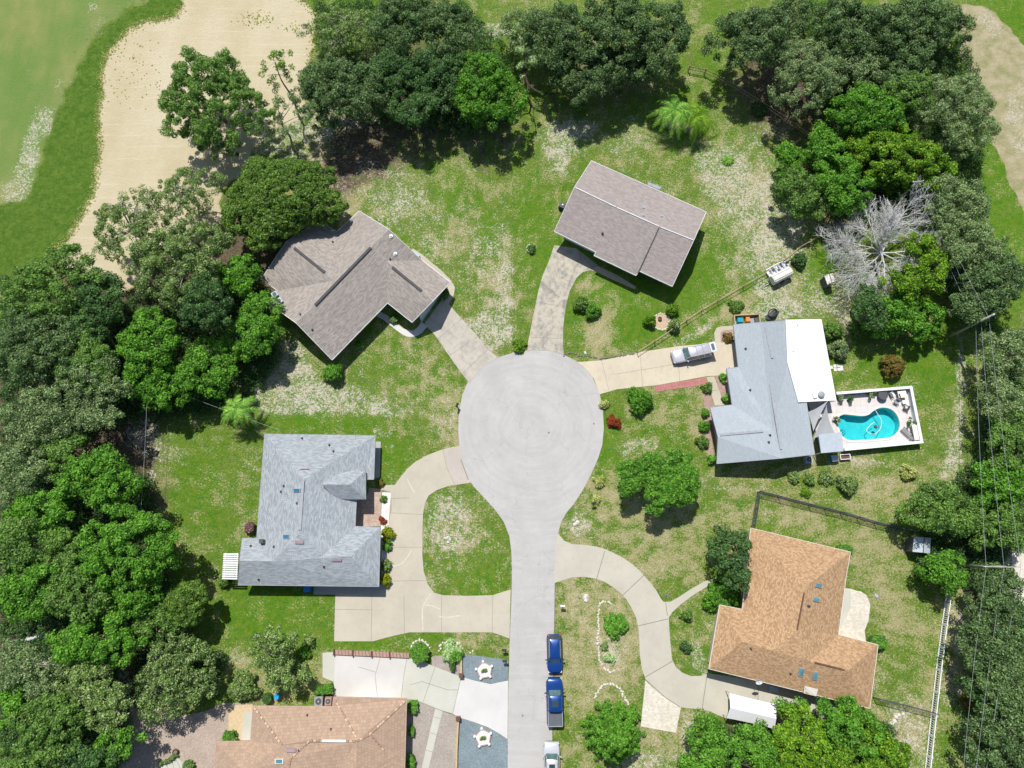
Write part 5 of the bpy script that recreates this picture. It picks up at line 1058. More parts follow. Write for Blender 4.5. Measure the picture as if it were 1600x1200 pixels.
def undergrowth():
    rg = np.random.default_rng(21); area = [[(0,430),(180,470),(400,400),(440,560),(380,640),(225,655),(170,690),(95,690),(0,700)], [(0,700),(90,695),(160,730),(235,740),(262,890),(300,1000),(350,1020),(345,1085),(205,1095),(195,1200),(0,1200)],
      [(490,0),(720,0),(800,80),(800,190),(740,210),(560,190),(500,140)], [(1250,0),(1480,20),(1530,110),(1535,240),(1550,420),(1560,520),(1500,500),(1440,360),(1320,340),(1220,310),(1230,240),(1300,190)], [(1560,540),(1600,540),(1600,1200),(1530,1200),(1530,920),(1430,900),(1450,800),(1520,720)], [(1085,1140),(1180,1130),(1390,1130),(1420,1200),(1085,1200)]]
    bad = [ring(190, 680, 45, 22), [(185,1030),(205,1030),(207,1110),(180,1140)], [(1575,860),(1620,860),(1620,940),(1575,940)], [(20,1018),(96,1030),(96,1046),(20,1046)], [(640,95),(700,70),(700,20),(650,20)]]
    P_ = []
    for a in area:
        xs = [p[0] for p in a]; ys = [p[1] for p in a]; A_ = (max(xs)-min(xs))*(max(ys)-min(ys)); n = int(A_*.034); X = rg.uniform(min(xs), max(xs), n); Y = rg.uniform(min(ys), max(ys), n); ok = inpoly(X, Y, a)
        for b in bad: ok &= ~inpoly(X, Y, b)
        P_ += list(zip(X[ok], Y[ok]))
    w3 = np.array([tuple(G(x, y, .3+.9*rg.random())) for x, y in P_]); n = len(w3); v, col = leaves(w3, .35+.35*rg.random(n), np.clip(.4+rg.normal(size=n)*.25, 0, 1), 34, .24, .13, rg=rg, flat=.7)
    o = link('undergrowth', leafmesh('undergrowth', [v], [col], 'leaf_dark')); tag(o, 'dark green undergrowth filling the ground beneath the wooded edges', 'undergrowth', kind='stuff')
undergrowth()
# ------------------------------------------------------------------ pool, deck and what stands on it
DK = .25
def G3(a, b, z=0): return G(a, b, z)
def pool_deck():
    out = [(1304,628),(1306,619),(1422,610),(1430,645),(1438,689),(1316,701),(1283,703),(1262,628)]
    o3 = [G(a, b, DK) for a, b in out]; i3 = [G(a, b, DK) for a, b in dens(POOL, n=4)]
    bm = bmesh.new(); vo = [bm.verts.new(p) for p in o3]; vi = [bm.verts.new(p) for p in i3]
    ed = [bm.edges.new((l[i], l[(i+1) % len(l)])) for l in (vo, vi) for i in range(len(l))]
    bmesh.ops.triangle_fill(bm, use_beauty=True, edges=ed, normal=(0, 0, 1))
    me = bpy.data.meshes.new('pool_deck'); bm.to_mesh(me); bm.free(); me.materials.append(M['deck'])
    if me.polygons[0].normal.z < 0: me.flip_normals()
    tag(link('pool_deck', me), kind='structure')
    m = MB(); m.prism([tuple(p)[:2] for p in o3], -.05, DK-.01, top=False); tag(m.build('deck_edge', M['offwhite']), kind='structure')
    # pool
    c = sum(i3, Vector())/len(i3); root = empty('swimming_pool', (c.x, c.y, 0), label='kidney-shaped turquoise swimming pool with white coping', cat='swimming pool'); n = len(i3)
    s = N('pool_plaster'); s.done(s.mix(s.mapr(s.noise(1.5, 4), .35, .65), (.20, .56, .58), (.28, .66, .67)), .6, .3)
    b = MB(); lo = [Vector((p.x, p.y, -1.0)) for p in i3]; b.add(list(i3)+lo, [(i, (i+1) % n, n+(i+1) % n, n+i) for i in range(n)]); b.add([tuple(p) for p in lo], tess(lo)); b.build('basin', s.m, root)
    cp = MB(); d2 = []
    for i, p in enumerate(i3):
        a, q = i3[i-1], i3[(i+1) % n]; t = (q-a).normalized(); nr = Vector((t.y, -t.x, 0)); nr = nr if (p+nr-c).length > (p-nr-c).length or True else -nr; d2.append(nr)
    sg = 1 if sum((i3[i].x*i3[(i+1) % n].y-i3[(i+1) % n].x*i3[i].y) for i in range(n)) > 0 else -1
    inn = [p-v*sg*.04+Vector((0, 0, .05)) for p, v in zip(i3, d2)]; ou = [p+v*sg*.26+Vector((0, 0, .05)) for p, v in zip(i3, d2)]; ol = [p-Vector((0, 0, .06)) for p in ou]; il = [p-Vector((0, 0, .22)) for p in inn]
    cp.add(inn+ou+ol+il, [(i, (i+1) % n, n+(i+1) % n, n+i)[::-sg] for i in range(n)]+[(n+i, n+(i+1) % n, 2*n+(i+1) % n, 2*n+i)[::-sg] for i in range(n)]+[(i, (i+1) % n, 3*n+(i+1) % n, 3*n+i)[::sg] for i in range(n)]); cp.build('coping', M['offwhite'], root)
    w_ = N('pool_water'); tr = w_.n('ShaderNodeBsdfTransparent'); tr.inputs[0].default_value = (.36, .90, .93, 1); gl = w_.n('ShaderNodeBsdfGlossy'); gl.inputs['Roughness'].default_value = .06
    fr = w_.n('ShaderNodeFresnel'); fr.inputs[0].default_value = 1.33; mx = w_.n('ShaderNodeMixShader'); bp = w_.n('ShaderNodeBump'); bp.inputs['Strength'].default_value = .25; bp.inputs['Distance'].default_value = .05
    w_.L(w_.noise(2.2, 3), bp.inputs['Height']); w_.L(bp.outputs[0], gl.inputs['Normal']); w_.L(fr.outputs[0], mx.inputs[0]); w_.L(tr.outputs[0], mx.inputs[1]); w_.L(gl.outputs[0], mx.inputs[2]); w_.L(mx.outputs[0], w_.out.inputs[0])
    wl = [Vector((p.x, p.y, DK-.16)) for p in i3]; MB().add(wl, tess(wl)).build('water', w_.m, root)
    st = MB(); 
    for i, r in enumerate((1.5, 1.15, .8)):
        q = G(1311, 664, 0); st.cyl((q.x, q.y, -1.0), r*.9, .35+.27*i, 18)
    st.build('steps', s.m, root)
    # vacuum hose and cleaner
    z = DK-.1; hp = [(1368,641),(1372,648),(1377,656),(1377,664),(1374,672),(1367,678),(1359,677),(1354,672),(1360,664),(1366,660)]
    MB().tube(smooth_path([G(a, b, z) for a, b in hp], 5), .035, 7).build('pool_hose', M['white'], label='white vacuum hose floating in the turquoise pool', cat='hose')
    q = G(1368, 667, DK-.13); r = empty('pool_cleaner', tuple(q), label='small dark pool cleaner beside the white hose', cat='pool cleaner'); m = MB(); m.lathe(q, [(.22, -.05), (.25, .05), (.16, .14), (.02, .17)], 14); m.build('shell', M['dark'], r); m = MB(); m.tube([q+Vector((.1, 0, .15)), q+Vector((.25, .1, .18))], .05, 6); m.build('nozzle', M['grey'], r)
    # low white wall round the deck
    wl = [((1307,613.5),(1424.5,603.5)),((1424.5,603.5),(1442,691)),((1442,691),(1319,704))]; hw = 1.15
    P0 = [G(a, b, hw) for a, b in ((1307,614.5),(1423.5,605),(1440.5,690.5),(1318,702.5))]
    r = empty('low_wall', (P0[1].x, P0[1].y, 0), label='low white wall enclosing the pool deck on three sides', cat='wall')
    for i in range(3):
        a, b = P0[i].copy(), P0[i+1].copy(); d = (b-a).normalized()
        m = MB(); m.beam(Vector((a.x, a.y, (hw-.05)/2))+d*(.1 if i else 0), Vector((b.x, b.y, (hw-.05)/2))-d*.1, .2, hw-.1); m.build('wall_panel', plain('shade_blue_panel', (.60, .66, .70), .6, .06), r)  # white panels tinted blue, the shade of their inner faces put into colour
        m = MB(); m.beam(a-d*(.17 if i else 0)+Vector((0, 0, -.02)), b-d*.17+Vector((0, 0, -.02)), .34, .1); m.build('wall_cap', M['white'], r)
    a, b = P0[1], P0[2]; d = (b-a).normalized(); s_ = Vector((-d.y, d.x, 0)); s_ = s_ if s_.x < 0 else -s_
    m = MB(); m.beam(a+d*4.6+s_*.48-Vector((0, 0, .15)), b-d*.3+s_*.48-Vector((0, 0, .15)), .62, .08); m.build('bench_top', M['offwhite'], r)
pool_deck()
def sail(pts, label):
    q = [G(*p) for p in pts]; c = sum(q, Vector())/3; o = []
    for i in range(3):
        a, b = q[i], q[(i+1) % 3]
        for k in range(6):
            t = k/6; p = a.lerp(b, t); o.append(p+(c-p)*(.30*4*t*(1-t))*.45-Vector((0, 0, .12*4*t*(1-t))))
    n = len(o); m = MB(); cc = c-Vector((0, 0, .2)); m.add(o+[cc], [(i, (i+1) % n, n) for i in range(n)]); m.add([p-Vector((0, 0, .03)) for p in o+[cc]], [((i+1) % n, i, n) for i in range(n)])
    m.add(o+[p-Vector((0, 0, .03)) for p in o], [(i, n+i, n+(i+1) % n, (i+1) % n) for i in range(n)])
    r = empty('shade_sail', (c.x, c.y, 0), label=label, cat='shade sail'); m.build('canvas', M['sail'], r)
    pm = MB(); pm.cyl((q[0].x, q[0].y, DK), .05, q[0].z-DK, 8); pm.build('post', M['metal'], r)
sail([(1293,627,2.9),(1262,644,2.6),(1271,674,2.6)], 'upper grey triangular shade sail between house and pool')
sail([(1291.5,634,3.0),(1304,676,2.5),(1270,686,2.6)], 'lower grey triangular shade sail between house and pool')
def flat_roof(name, pts, z, label, cat, mat, th=.12, posts=True):
    q = [G(a, b, z) for a, b in pts]; c = sum(q, Vector())/len(q); r = empty(name, (c.x, c.y, 0), label=label, cat=cat); n = len(q)
    m = MB(); m.prism([tuple(p)[:2] for p in q], z-th, z); m.build('roof_panel', mat, r)
    if posts:
        m = MB()
        for p in q: e = p+(c-p)*.06; MB().cyl((e.x, e.y, 0), .05, z-th, 8).build('post', M['white'], r)
    return r
flat_roof('small_pavilion', [(1279,679),(1315,675),(1318,705),(1283,708)], 2.5, 'small flat pale grey pavilion roof at the lower left corner of the pool', 'pavilion', M['steel'])
def chair(px, py, rz, label, mat='white', z=DK, sc=1.):
    p = G(px, py, z+.4); r = empty('patio_chair', (p.x, p.y, z), rz, label=label, cat='chair'); m = MB(); m.box((0, 0, .42), (.5, .5, .05)); m.build('seat', M[mat], r, local=True)
    m = MB(); m.box((-.25, 0, .68), (.05, .5, .5)); m.build('backrest', M[mat], r, local=True)
    for x in (-.22, .22):
        for y in (-.22, .22): MB().box((x, y, .2), (.04, .04, .4)).build('leg', M['grey'], r, local=True)
    for y in (-.27, .27): MB().box((0, y, .6), (.45, .05, .04)).build('armrest', M[mat], r, local=True)
chair(1394,616,.5, 'white patio chair beside the round dark fire pit table'); chair(1400.5,628,-2.2, 'grey sling patio chair nearest the pool rim', 'grey'); chair(1415,637,2.8, 'dark patio chair below the square white table', 'dark'); chair(1406,619,.2, 'dark patio chair left of the square white table', 'dark')
def table(px, py, w_, label, mat='white', round_=False, h=.72, z=DK, legs=True):
    p = G(px, py, z+h); r = empty('patio_table', (p.x, p.y, z), .1, label=label, cat='table'); m = MB()
    if round_: m.lathe((0, 0, h-.06), [(w_/2, 0), (w_/2, .06), (w_*.3, .07), (.05, .075)], 20)
    else: m.box((0, 0, h-.03), (w_, w_*.8, .06))
    m.build('table_top', M[mat], r, local=True)
    if round_: MB().cyl((0, 0, 0), .12, h-.06, 10).build('leg', M['dark'], r, local=True)
    else:
        for x in (-.4, .4):
            for y in (-.3, .3): MB().box((x*w_, y*w_, (h-.06)/2), (.06, .06, h-.06)).build('leg', M['grey'], r, local=True)
table(1380,617,1.25, 'round dark grey table on the pool deck by the upper wall', 'dark', True); table(1410,616,1.1, 'square white table at the upper right corner of the pool deck', 'offwhite'); table(1414,628,.6, 'small white side table below the square white one', 'white', h=.45); table(1418,635,.6, 'small white side table right of the dark patio chair', 'offwhite', h=.45)
def lounger(px, py, rz, label):
    p = G(px, py, DK+.3); r = empty('sun_lounger', (p.x, p.y, DK), rz, label=label, cat='sun lounger')
    for i in range(9): pass
    m = MB(); [m.box((-.9+i*.17, 0, .32), (.12, .6, .03)) for i in range(8)]; m.build('seat', M['grey'], r, local=True)
    m = MB(); [m.box((.50+i*.14, 0, .36+i*.09), (.10, .6, .03)) for i in range(5)]; m.build('backrest', M['grey'], r, local=True)
    for y in (-.33, .33): MB().box((0, y, .3), (2.0, .05, .05)).build('frame', M['dark'], r, local=True)
    for x in (-.8, .7):
        for y in (-.3, .3): MB().box((x, y, .14), (.05, .05, .28)).build('leg', M['dark'], r, local=True)
lounger(1419, 678, radians(-48), 'grey slatted sun lounger in the lower right corner of the pool deck')
def pot(px, py, label, mat='palm', z=DK, r_=.22, cat='potted plant', n=40, up=.9, pm='dark'):
    p = G(px, py, z+.4); r = empty('potted_plant', (p.x, p.y, z), label=label, cat=cat); MB().lathe((0, 0, 0), [(r_*.7, 0), (r_, .35), (r_*.85, .36), (.02, .33)], 12).build('pot', M[pm], r, local=True)
    rg = np.random.default_rng(int(px)); k = 7; c = np.stack((rg.normal(size=k)*r_, rg.normal(size=k)*r_, .5+rg.random(k)*.35), -1); v, col = leaves(c, np.full(k, .2), rg.random(k), n, .22, .08, rg=rg); link('foliage', leafmesh('foliage', [v], [col], 'leaf_'+mat), r)
pot(1421, 661, 'dark bushy potted plant at the right side of the pool', 'dark'); pot(1361, 615, 'tall potted plant by the upper pool wall', 'olive', r_=.3); pot(1313, 622, 'small potted plant at the upper left end of the pool deck', 'grey'); pot(1328, 625, 'second potted plant from the left by the upper pool wall', 'dark'); pot(1307, 658, 'potted plant left of the pool steps', 'grey', r_=.16)
def box_unit(name, px, py, d, rz, z, label, cat, mat='grey', fan=True, lid=None):
    p = G(px, py, z+d[2]); r = empty(name, (p.x, p.y, z), rz, label=label, cat=cat); m = MB(); m.box((0, 0, d[2]/2), d)
    for i in range(5): m.box((0, 0, d[2]*(.15+.15*i)), (d[0]+.03, d[1]+.03, .03))
    m.build('casing', M[mat], r, local=True)
    if fan: m = MB(); m.cyl((0, 0, d[2]), d[0]*.38, .03, 18); m.build('fan_grille', M['dark'], r, local=True); m = MB(); m.cyl((0, 0, d[2]+.035), d[0]*.1, .03, 10); m.build('fan_hub', M['metal'], r, local=True)
    if lid: m = MB(); m.box((0, 0, d[2]+.04), (d[0]+.06, d[1]+.06, .07)); m.build('lid', M[lid], r, local=True)
    return r
a_ = A.at(431, 462)[0]; a2_ = A.at(438, 472)[0]
for q_, col_, lb_ in ((a_, 'wall_blue', 'pale rooftop unit at the left corner of the brown shingle roof'), (a2_, 'steel', 'grey rooftop unit beside the pale one on the brown shingle roof')):
    rr_ = empty('rooftop_unit', (q_.x, q_.y, q_.z-.05), .6, label=lb_, cat='rooftop unit'); MB().box((0, 0, .3), (.75, .7, .6)).build('casing', M[col_], rr_, local=True); m = MB(); m.cyl((0, 0, .6), .26, .05, 14); m.build('fan_grille', M['dark'], rr_, local=True); m = MB(); [m.box((0, 0, .12+.12*i_), (.78, .73, .02)) for i_ in range(4)]; m.build('louvres', M['grey'], rr_, local=True)
box_unit('air_conditioner', 497.5, 1096, (.95, .95, .8), 0, 0, 'larger air conditioner above the tile roof notch', 'air conditioner', 'grey'); box_unit('pool_pump', 512.5, 1096, (.75, .85, .7), 0, 0, 'rusty pump housing right of the air conditioner above the tile roof', 'pump', 'brickpink')
box_unit('air_conditioner', 1264.5, 718, (.8, .8, .8), .1, 0, 'air conditioner under the lower right corner of the pale blue roof', 'air conditioner', 'steel'); box_unit('air_conditioner', 1304, 716, (.7, .7, .7), .1, 0, 'pale equipment box left of the white tray below the small pavilion', 'equipment', 'teal', False, 'steel')
box_unit('wheeled_bin', 479.5, 919.5, (.6, .75, 1.0), 0, 0, 'blue recycling bin under the lower wall of the grey roofed house', 'bin', 'blue', False, 'blue'); box_unit('storage_box', 1210, 1077, (.9, .55, .6), -.25, 0, 'pale storage box under the lower wall of the orange roofed house', 'box', 'steel', False, 'steel')
box_unit('storage_box', 649.5, 399, (.9, .7, .9), -.7, 0, 'pale teal box at the upper right edge of the brown roof', 'box', 'wall_blue', False, 'wall_blue')
box_unit('air_conditioner', 879, 320, (.8, .8, .8), 1.1, 0, 'air conditioner at the left gable of the taupe roofed house', 'air conditioner', 'dark')
def tray(): 
    p = G(1320, 714, .3); r = empty('planter_tray', (p.x, p.y, 0), .08, label='white rectangular tray on legs below the pool corner', cat='planter'); m = MB(); [m.box(c, d) for c, d in (((0, .3, .35), (1.3, .08, .3)), ((0, -.3, .35), (1.3, .08, .3)), ((-.62, 0, .35), (.08, .52, .3)), ((.62, 0, .35), (.08, .52, .3)))]; m.build('tray_rim', M['white'], r, local=True); MB().box((0, 0, .24), (1.15, .5, .04)).build('soil', M['brown'], r, local=True)
tray()
for i, (a, b) in enumerate(((1304.5,572),(1310,571),(1305,577.5),(1310.5,577),(1314.5,571.5),(1315,576.5),(1299,574))):
    p = G(a, b, .05); MB().box((p.x, p.y, .04), (.38, .42, .07), .1).build('stepping_tile', M['offwhite'], label='one of the small square white stepping tiles beside the white patio roof', cat='stepping tile', group='square stepping tiles beside the patio roof')
def enclosure():
    q = [G(a, b, .9) for a, b in ((1147.5,492.5),(1186.5,490.5),(1188,503),(1149,507))]; c = sum(q, Vector())/4; r = empty('timber_enclosure', (c.x, c.y, 0), label='small tan timber enclosure of bins at the top of the pale blue roof', cat='enclosure')
    for i, j in ((0, 1), (1, 2), (3, 0)):
        m = MB(); m.beam((q[i].x, q[i].y, .45), (q[j].x, q[j].y, .45), .12, .88); m.build('timber_wall', M['woodtan'], r)
    for i, (x, y, col, lb) in enumerate(((1157,500,'teal','teal bin in the timber enclosure'),(1168.5,499,'orange','orange tub in the timber enclosure'),(1175,501,'grey','grey bin in the timber enclosure next to the orange tub'),(1182,500,'dark','dark bin at the right end of the timber enclosure'))):
        box_unit('bin', x, y, (.7 if i == 0 else .45, .55, .7), .05*i, 0, lb, 'bin', col, False, col)
enclosure()
# heap of tarpaulin
p = G(1207, 492, .2); r = empty('tarp_heap', (p.x, p.y, 0), .7, label='dark heap of covered things above the white patio roof', cat='tarpaulin'); rg = np.random.default_rng(9)
m = MB(); m.lathe((0, 0, 0), [(.9, 0), (.8, .3), (.55, .5), (.2, .62), (.02, .64)], 11); m.v = [(x*1.25+rg.normal()*.06, y*.6+rg.normal()*.06, z*(.8+.3*rg.random())) for x, y, z in m.v]; m.build('tarpaulin', M['dark'], r, local=True); m = MB(); m.tube([(.5*cos(a)*1.3, .5*sin(a)+.15, .6+.1*sin(a*2)) for a in [i*pi/8 for i in range(17)]], .09, 7); m.build('old_tyre', M['black'], r, local=True)
# ------------------------------------------------------------------ sheds, canopy, pergola, board, dish
def shed(name, pts, hw, hr, label, mroof, mwall, axis=0):
    q = [G(a, b, hw) for a, b in pts]; c = sum(q, Vector())/4; r = empty(name, (c.x, c.y, 0), label=label, cat='shed'); m = MB(); m.prism([tuple(c+(p-c)*.94)[:2] for p in q], 0, hw-.02); m.build('wall', M[mwall], r)
    ra, rb = ((q[0]+q[1])/2, (q[3]+q[2])/2); ra.z = rb.z = hr; m = MB()
    vs_ = [q[0], ra, rb, q[3], q[1], q[2]]; z = Vector((0, 0, -.06)); m.add(vs_, [(0, 3, 2, 1), (1, 2, 5, 4)]); m.add([v+z for v in vs_], [(0, 1, 2, 3), (1, 4, 5, 2)]); m.add(vs_+[v+z for v in vs_], [(3, 0, 6, 9), (4, 5, 11, 10), (0, 1, 7, 6), (1, 4, 10, 7), (3, 9, 8, 2), (2, 8, 11, 5)])
    for t in (.25, .5, .75):
        for a, b in ((0, 3), (1, 2)):
            pass
    o = m.build('roof', M[mroof], r); m = MB(); m.beam(ra+Vector((0, 0, .03)), rb+Vector((0, 0, .03)), .08, .05); m.build('ridge_cap', M['dark'], o)
    a, b = q[3], q[2]; d = (b-a).normalized(); n_ = Vector((d.y, -d.x, 0)); mid = c+((a+b)/2-c)*.945; m = MB(); m.box((mid.x+n_.x*.02, mid.y+n_.y*.02, .95), (.9, .05, 1.8), atan2(d.y, d.x)); dd = m.build('door', M['grey'], r); m = MB(); m.box((mid.x+n_.x*.06+d.x*.35, mid.y+n_.y*.06+d.y*.35, 1.), (.05, .04, .15), atan2(d.y, d.x)); m.build('handle', M['metal'], dd)
shed('metal_shed', [(1428,838.5),(1455,840.5),(1453,865),(1426,862)], 1.9, 2.25, 'blue-grey metal shed shaded by the big rounded tree', 'steel', 'dark')
shed('small_shed', [(1288,431),(1301.5,426.5),(1305,440),(1293,444.5)], 1.6, 1.75, 'tiny pale roofed shed left of the dead tree', 'offwhite', 'dark')
for i, (a, b) in enumerate(((1306, 433), (1309, 437), (1305, 429))): p = G(a, b, .2); rg = np.random.default_rng(i); m = MB(); m.lathe((p.x, p.y, 0), [(.3, 0), (.32, .18), (.2, .3), (.02, .33)], 7); m.build('rock', M['woodtan'] if i else M['brickpink'], label='one of the tan stones heaped beside the tiny pale roofed shed', cat='stone', group='tan stones beside the tiny shed')
def canopy():
    q = dict(a=G(1140,1083,1.9), b=G(1215,1101,1.9), c=G(1210,1139,1.9), d=G(1135.5,1122,1.9), e=G(1141,1106,2.5), f=G(1213,1123,2.5)); c = sum(q.values(), Vector())/6; r = empty('canopy_tent', (c.x, c.y, 0), label='white fabric carport canopy partly under the trees', cat='canopy'); m = MB()
    def ptch(A, B, D, E_, n=6):
        vs_ = []
        for i in range(n+1):
            for j in range(n+1):
                s_, t = i/n, j/n; p = A.lerp(B, s_).lerp(D.lerp(E_, s_), t); vs_.append(p+Vector((0, 0, -.10*sin(pi*s_)*(1-t)))+(c-p)*.035*4*s_*(1-s_)*(1-t))
        m.add(vs_, [(i*(n+1)+j, (i+1)*(n+1)+j, (i+1)*(n+1)+j+1, i*(n+1)+j+1) for i in range(n) for j in range(n)])
    ptch(q['a'], q['b'], q['e'], q['f']); ptch(q['d'], q['c'], q['e'], q['f']); b = len(m.v); m.add([Vector(v)-Vector((0, 0, .03)) for v in m.v[:b]], [f[::-1] for f in m.f]); m.build('canopy_fabric', plain('white_fabric', (.74, .73, .76), .8, .03), r, smooth=True)
    for k in 'abcd': e = q[k]+(c-q[k])*.04; MB().cyl((e.x, e.y, 0), .04, 1.86, 8).build('post', M['metal'], r)
canopy()
def pergola():
    q = [G(a, b, 2.4) for a, b in ((349.5,864),(373,864),(371,906),(347,905.5))]; c = sum(q, Vector())/4; r = empty('pergola', (c.x, c.y, 0), label='white slatted pergola at the left end of the grey roofed house', cat='pergola')
    for i in range(12): t = (i+.5)/12; a, b = q[0].lerp(q[3], t), q[1].lerp(q[2], t); MB().beam(a, b, .17, .08).build('slat', M['white'], r)
    for t in (.1, .9): a, b = q[0].lerp(q[1], t)-Vector((0, 0, .12)), q[3].lerp(q[2], t)-Vector((0, 0, .12)); MB().beam(a, b, .1, .14).build('beam', M['white'], r)
    for k in (0, 3): e = q[k]+(c-q[k])*.08; MB().box((e.x, e.y, 1.1), (.12, .12, 2.2)).build('post', M['white'], r)
pergola()
def board():
    q = b0; c = sum(q, Vector())/4; r = empty('painted_board', (c.x, c.y, 0), label='white board with red and orange patches lying on the orange roof edge', cat='board'); n_ = (q[1]-q[0]).cross(q[3]-q[0]).normalized(); n_ = n_ if n_.z > 0 else -n_
    m = MB(); m.add(q+[p-n_*.06 for p in q], [(0, 1, 2, 3), (7, 6, 5, 4), (0, 4, 5, 1), (1, 5, 6, 2), (2, 6, 7, 3), (3, 7, 4, 0)]); m.build('board', M['offwhite'], r)
    def at(u, v): return q[0].lerp(q[1], u).lerp(q[3].lerp(q[2], u), v)+n_*.01
    for (u0, v0, u1, v1, mt) in ((.05, .1, .38, .5, 'red'), (.12, .55, .5, .95, 'orange'), (.62, .45, .9, .72, 'red'), (.6, .75, .95, .95, 'orange'), (.45, .1, .6, .35, 'grey')):
        pts = [at(u0+(u1-u0)*(.5+.5*cos(a)), v0+(v1-v0)*(.5+.5*sin(a))) for a in [i*pi/6 for i in range(12)]]; m = MB(); m.add(pts, [tuple(range(12))]); m.build('patch', M[mt], r)
board()
def dish():
    p = Eh.at(1182, 1062)[0]; r = empty('satellite_dish', tuple(p), label='white satellite dish at the lower eave of the orange roof', cat='satellite dish'); m = MB(); m.tube([(0, 0, 0), (0, .1, .7)], .035, 7); m.build('mast', M['metal'], r, local=True)
    m = MB(); prof = [(.02, 0), (.15, .02), (.3, .07), (.4, .14)]; m.lathe((0, 0, 0), prof[::-1], 18); 
    m.v = [(x, y*.75-z*.5-.05, z*.8+y*.55+.75) for x, y, z in m.v]; m.build('reflector', M['white'], r, local=True); m = MB(); m.tube([(0, -.1, .75), (0, -.35, 1.05)], .02, 6); m.build('feed_arm', M['grey'], r, local=True)
dish()
# ------------------------------------------------------------------ fences, poles, wires
def fence(name, pts, h, label, post_d, kind, cat='fence'):
    q = [G(a, b, 0) for a, b in pts]; r = empty(name, (q[0].x, q[0].y, 0), label=label, cat=cat); mats = {'rail': M['wood'], 'link': M['dark'], 'thin': M['wood'], 'picket': M['white']}; mt = mats[kind]
    path = [q[0]]
    for a, b in zip(q, q[1:]):
        n = max(1, round((b-a).length/post_d)); path += [a.lerp(b, i/n) for i in range(1, n+1)]
    for p in path:
        m = MB(); w_ = .12 if kind in ('rail', 'picket') else .07; m.box((p.x, p.y, (h+.08)/2), (w_, w_, h+.08)); m.box((p.x, p.y, h+.1), (w_+.03, w_+.03, .04)); m.build('post', mt, r)
    if kind in ('rail', 'thin'):
        for z in ((h*.92, h*.5) if kind == 'rail' else (h*.95,)):
            m = MB(); [m.beam(a+Vector((0, 0, z)), b+Vector((0, 0, z)), .06 if kind == 'rail' else .05, .12 if kind == 'rail' else .05) for a, b in zip(path, path[1:])]; m.build('rail', mt if kind == 'rail' else M['woodtan'], r)
    if kind == 'thin':
        m = MB(); [m.beam(a+Vector((0, 0, .06)), b+Vector((0, 0, .06)), .07, .1) for a, b in zip(path, path[1:])]; m.build('kick_board', M['wood'], r)
    if kind == 'link':
        for z in (h*.98, .08): m = MB(); [m.beam(a+Vector((0, 0, z)), b+Vector((0, 0, z)), .05, .05) for a, b in zip(path, path[1:])]; m.build('rail', mt, r)
        m = MB(); step = .16
        for a, b in zip(path, path[1:]):
            L = (b-a).length; n = int(L/step); d = (b-a)/n
            for i in range(n):
                for s_ in (0, 1):
                    p0 = a+d*(i+s_)+Vector((0, 0, .1)); p1 = a+d*(i+1-s_)
                    for k in range(int((h-.15)/.16)): z0 = .1+k*.16; A1 = (a+d*(i+(s_+k) % 2))+Vector((0, 0, z0)); B1 = (a+d*(i+(s_+k+1) % 2))+Vector((0, 0, z0+.16)); m.beam(A1, B1, .012, .012, up=(1, .3, 0))
                
        m.build('wire_mesh', M['dark'], r)
    if kind == 'picket':
        for z in (h, .15): m = MB(); [m.beam(a+Vector((0, 0, z)), b+Vector((0, 0, z)), .10, .09) for a, b in zip(path, path[1:])]; m.build('rail', mt, r)
        m = MB()
        for a, b in zip(path, path[1:]):
            n = max(2, int((b-a).length/.24)); [m.box((p.x, p.y, h/2+.02), (.07, .05, h-.3), atan2((b-a).y, (b-a).x)) for p in (a.lerp(b, (i+.5)/n) for i in range(n))]
        m.build('pickets', mt, r)
fence('rail_fence', [(1075,112),(1100,117),(1128,131),(1160,150),(1200,175),(1240,202),(1275,228)], 1.2, 'weathered wooden rail fence between back lawn and oak wood', 2.4, 'rail')
fence('rail_fence', [(792,89),(812,92)], 1.2, 'short piece of wooden rail fence left of the thin bent tree', 2., 'rail')
fence('garden_fence', [(995,552),(1048,518),(1095,486.5),(1120,472),(1160,449),(1200,426.5),(1247,390),(1288,366)], 1.0, 'thin wire and timber fence running uphill from the drive past the boat', 3., 'thin')
fence('chain_link_fence', [(1174,822),(1183,769),(1215,777),(1262,789),(1312,801.5),(1365,817),(1424,831)], 1.5, 'long black chain link fence below the pool house', 2.6, 'link')
fence('chain_link_fence', [(1364,1089),(1410,1100),(1455,1112)], 1.5, 'short black chain link fence joining the orange roofed house to the white fence', 2.4, 'link')
fence('picket_fence', [(1480,912),(1471,975),(1462,1045),(1454,1115),(1447,1180),(1440,1240)], 1.1, 'long white picket fence on the right', 2.5, 'picket')
def brick_wall():
    a, b = G(523, 1014.5, 0), G(640, 1020, 0); r = empty('brick_edging', (a.x, a.y, 0), label='low rosy brick edging with dark dividers above the white drive', cat='edging'); m = MB(); m.beam(a+Vector((0, -.28, .14)), b+Vector((0, -.28, .14)), .55, .28); m.build('brick_bed', M['brickpink'], r)
    m = MB(); n = 22
    for i in range(n): p = a.lerp(b, (i+.3)/n); m.box((p.x, p.y-.28, .285), (.05, .57, .03), .2)
    m.build('joints', M['brown'], r)
    for t in (0, .25, .5, .74): p = a.lerp(b, t); MB().box((p.x, p.y-.3, .25), (.14, .66, .5)).build('post', M['brown'], r)
brick_wall()
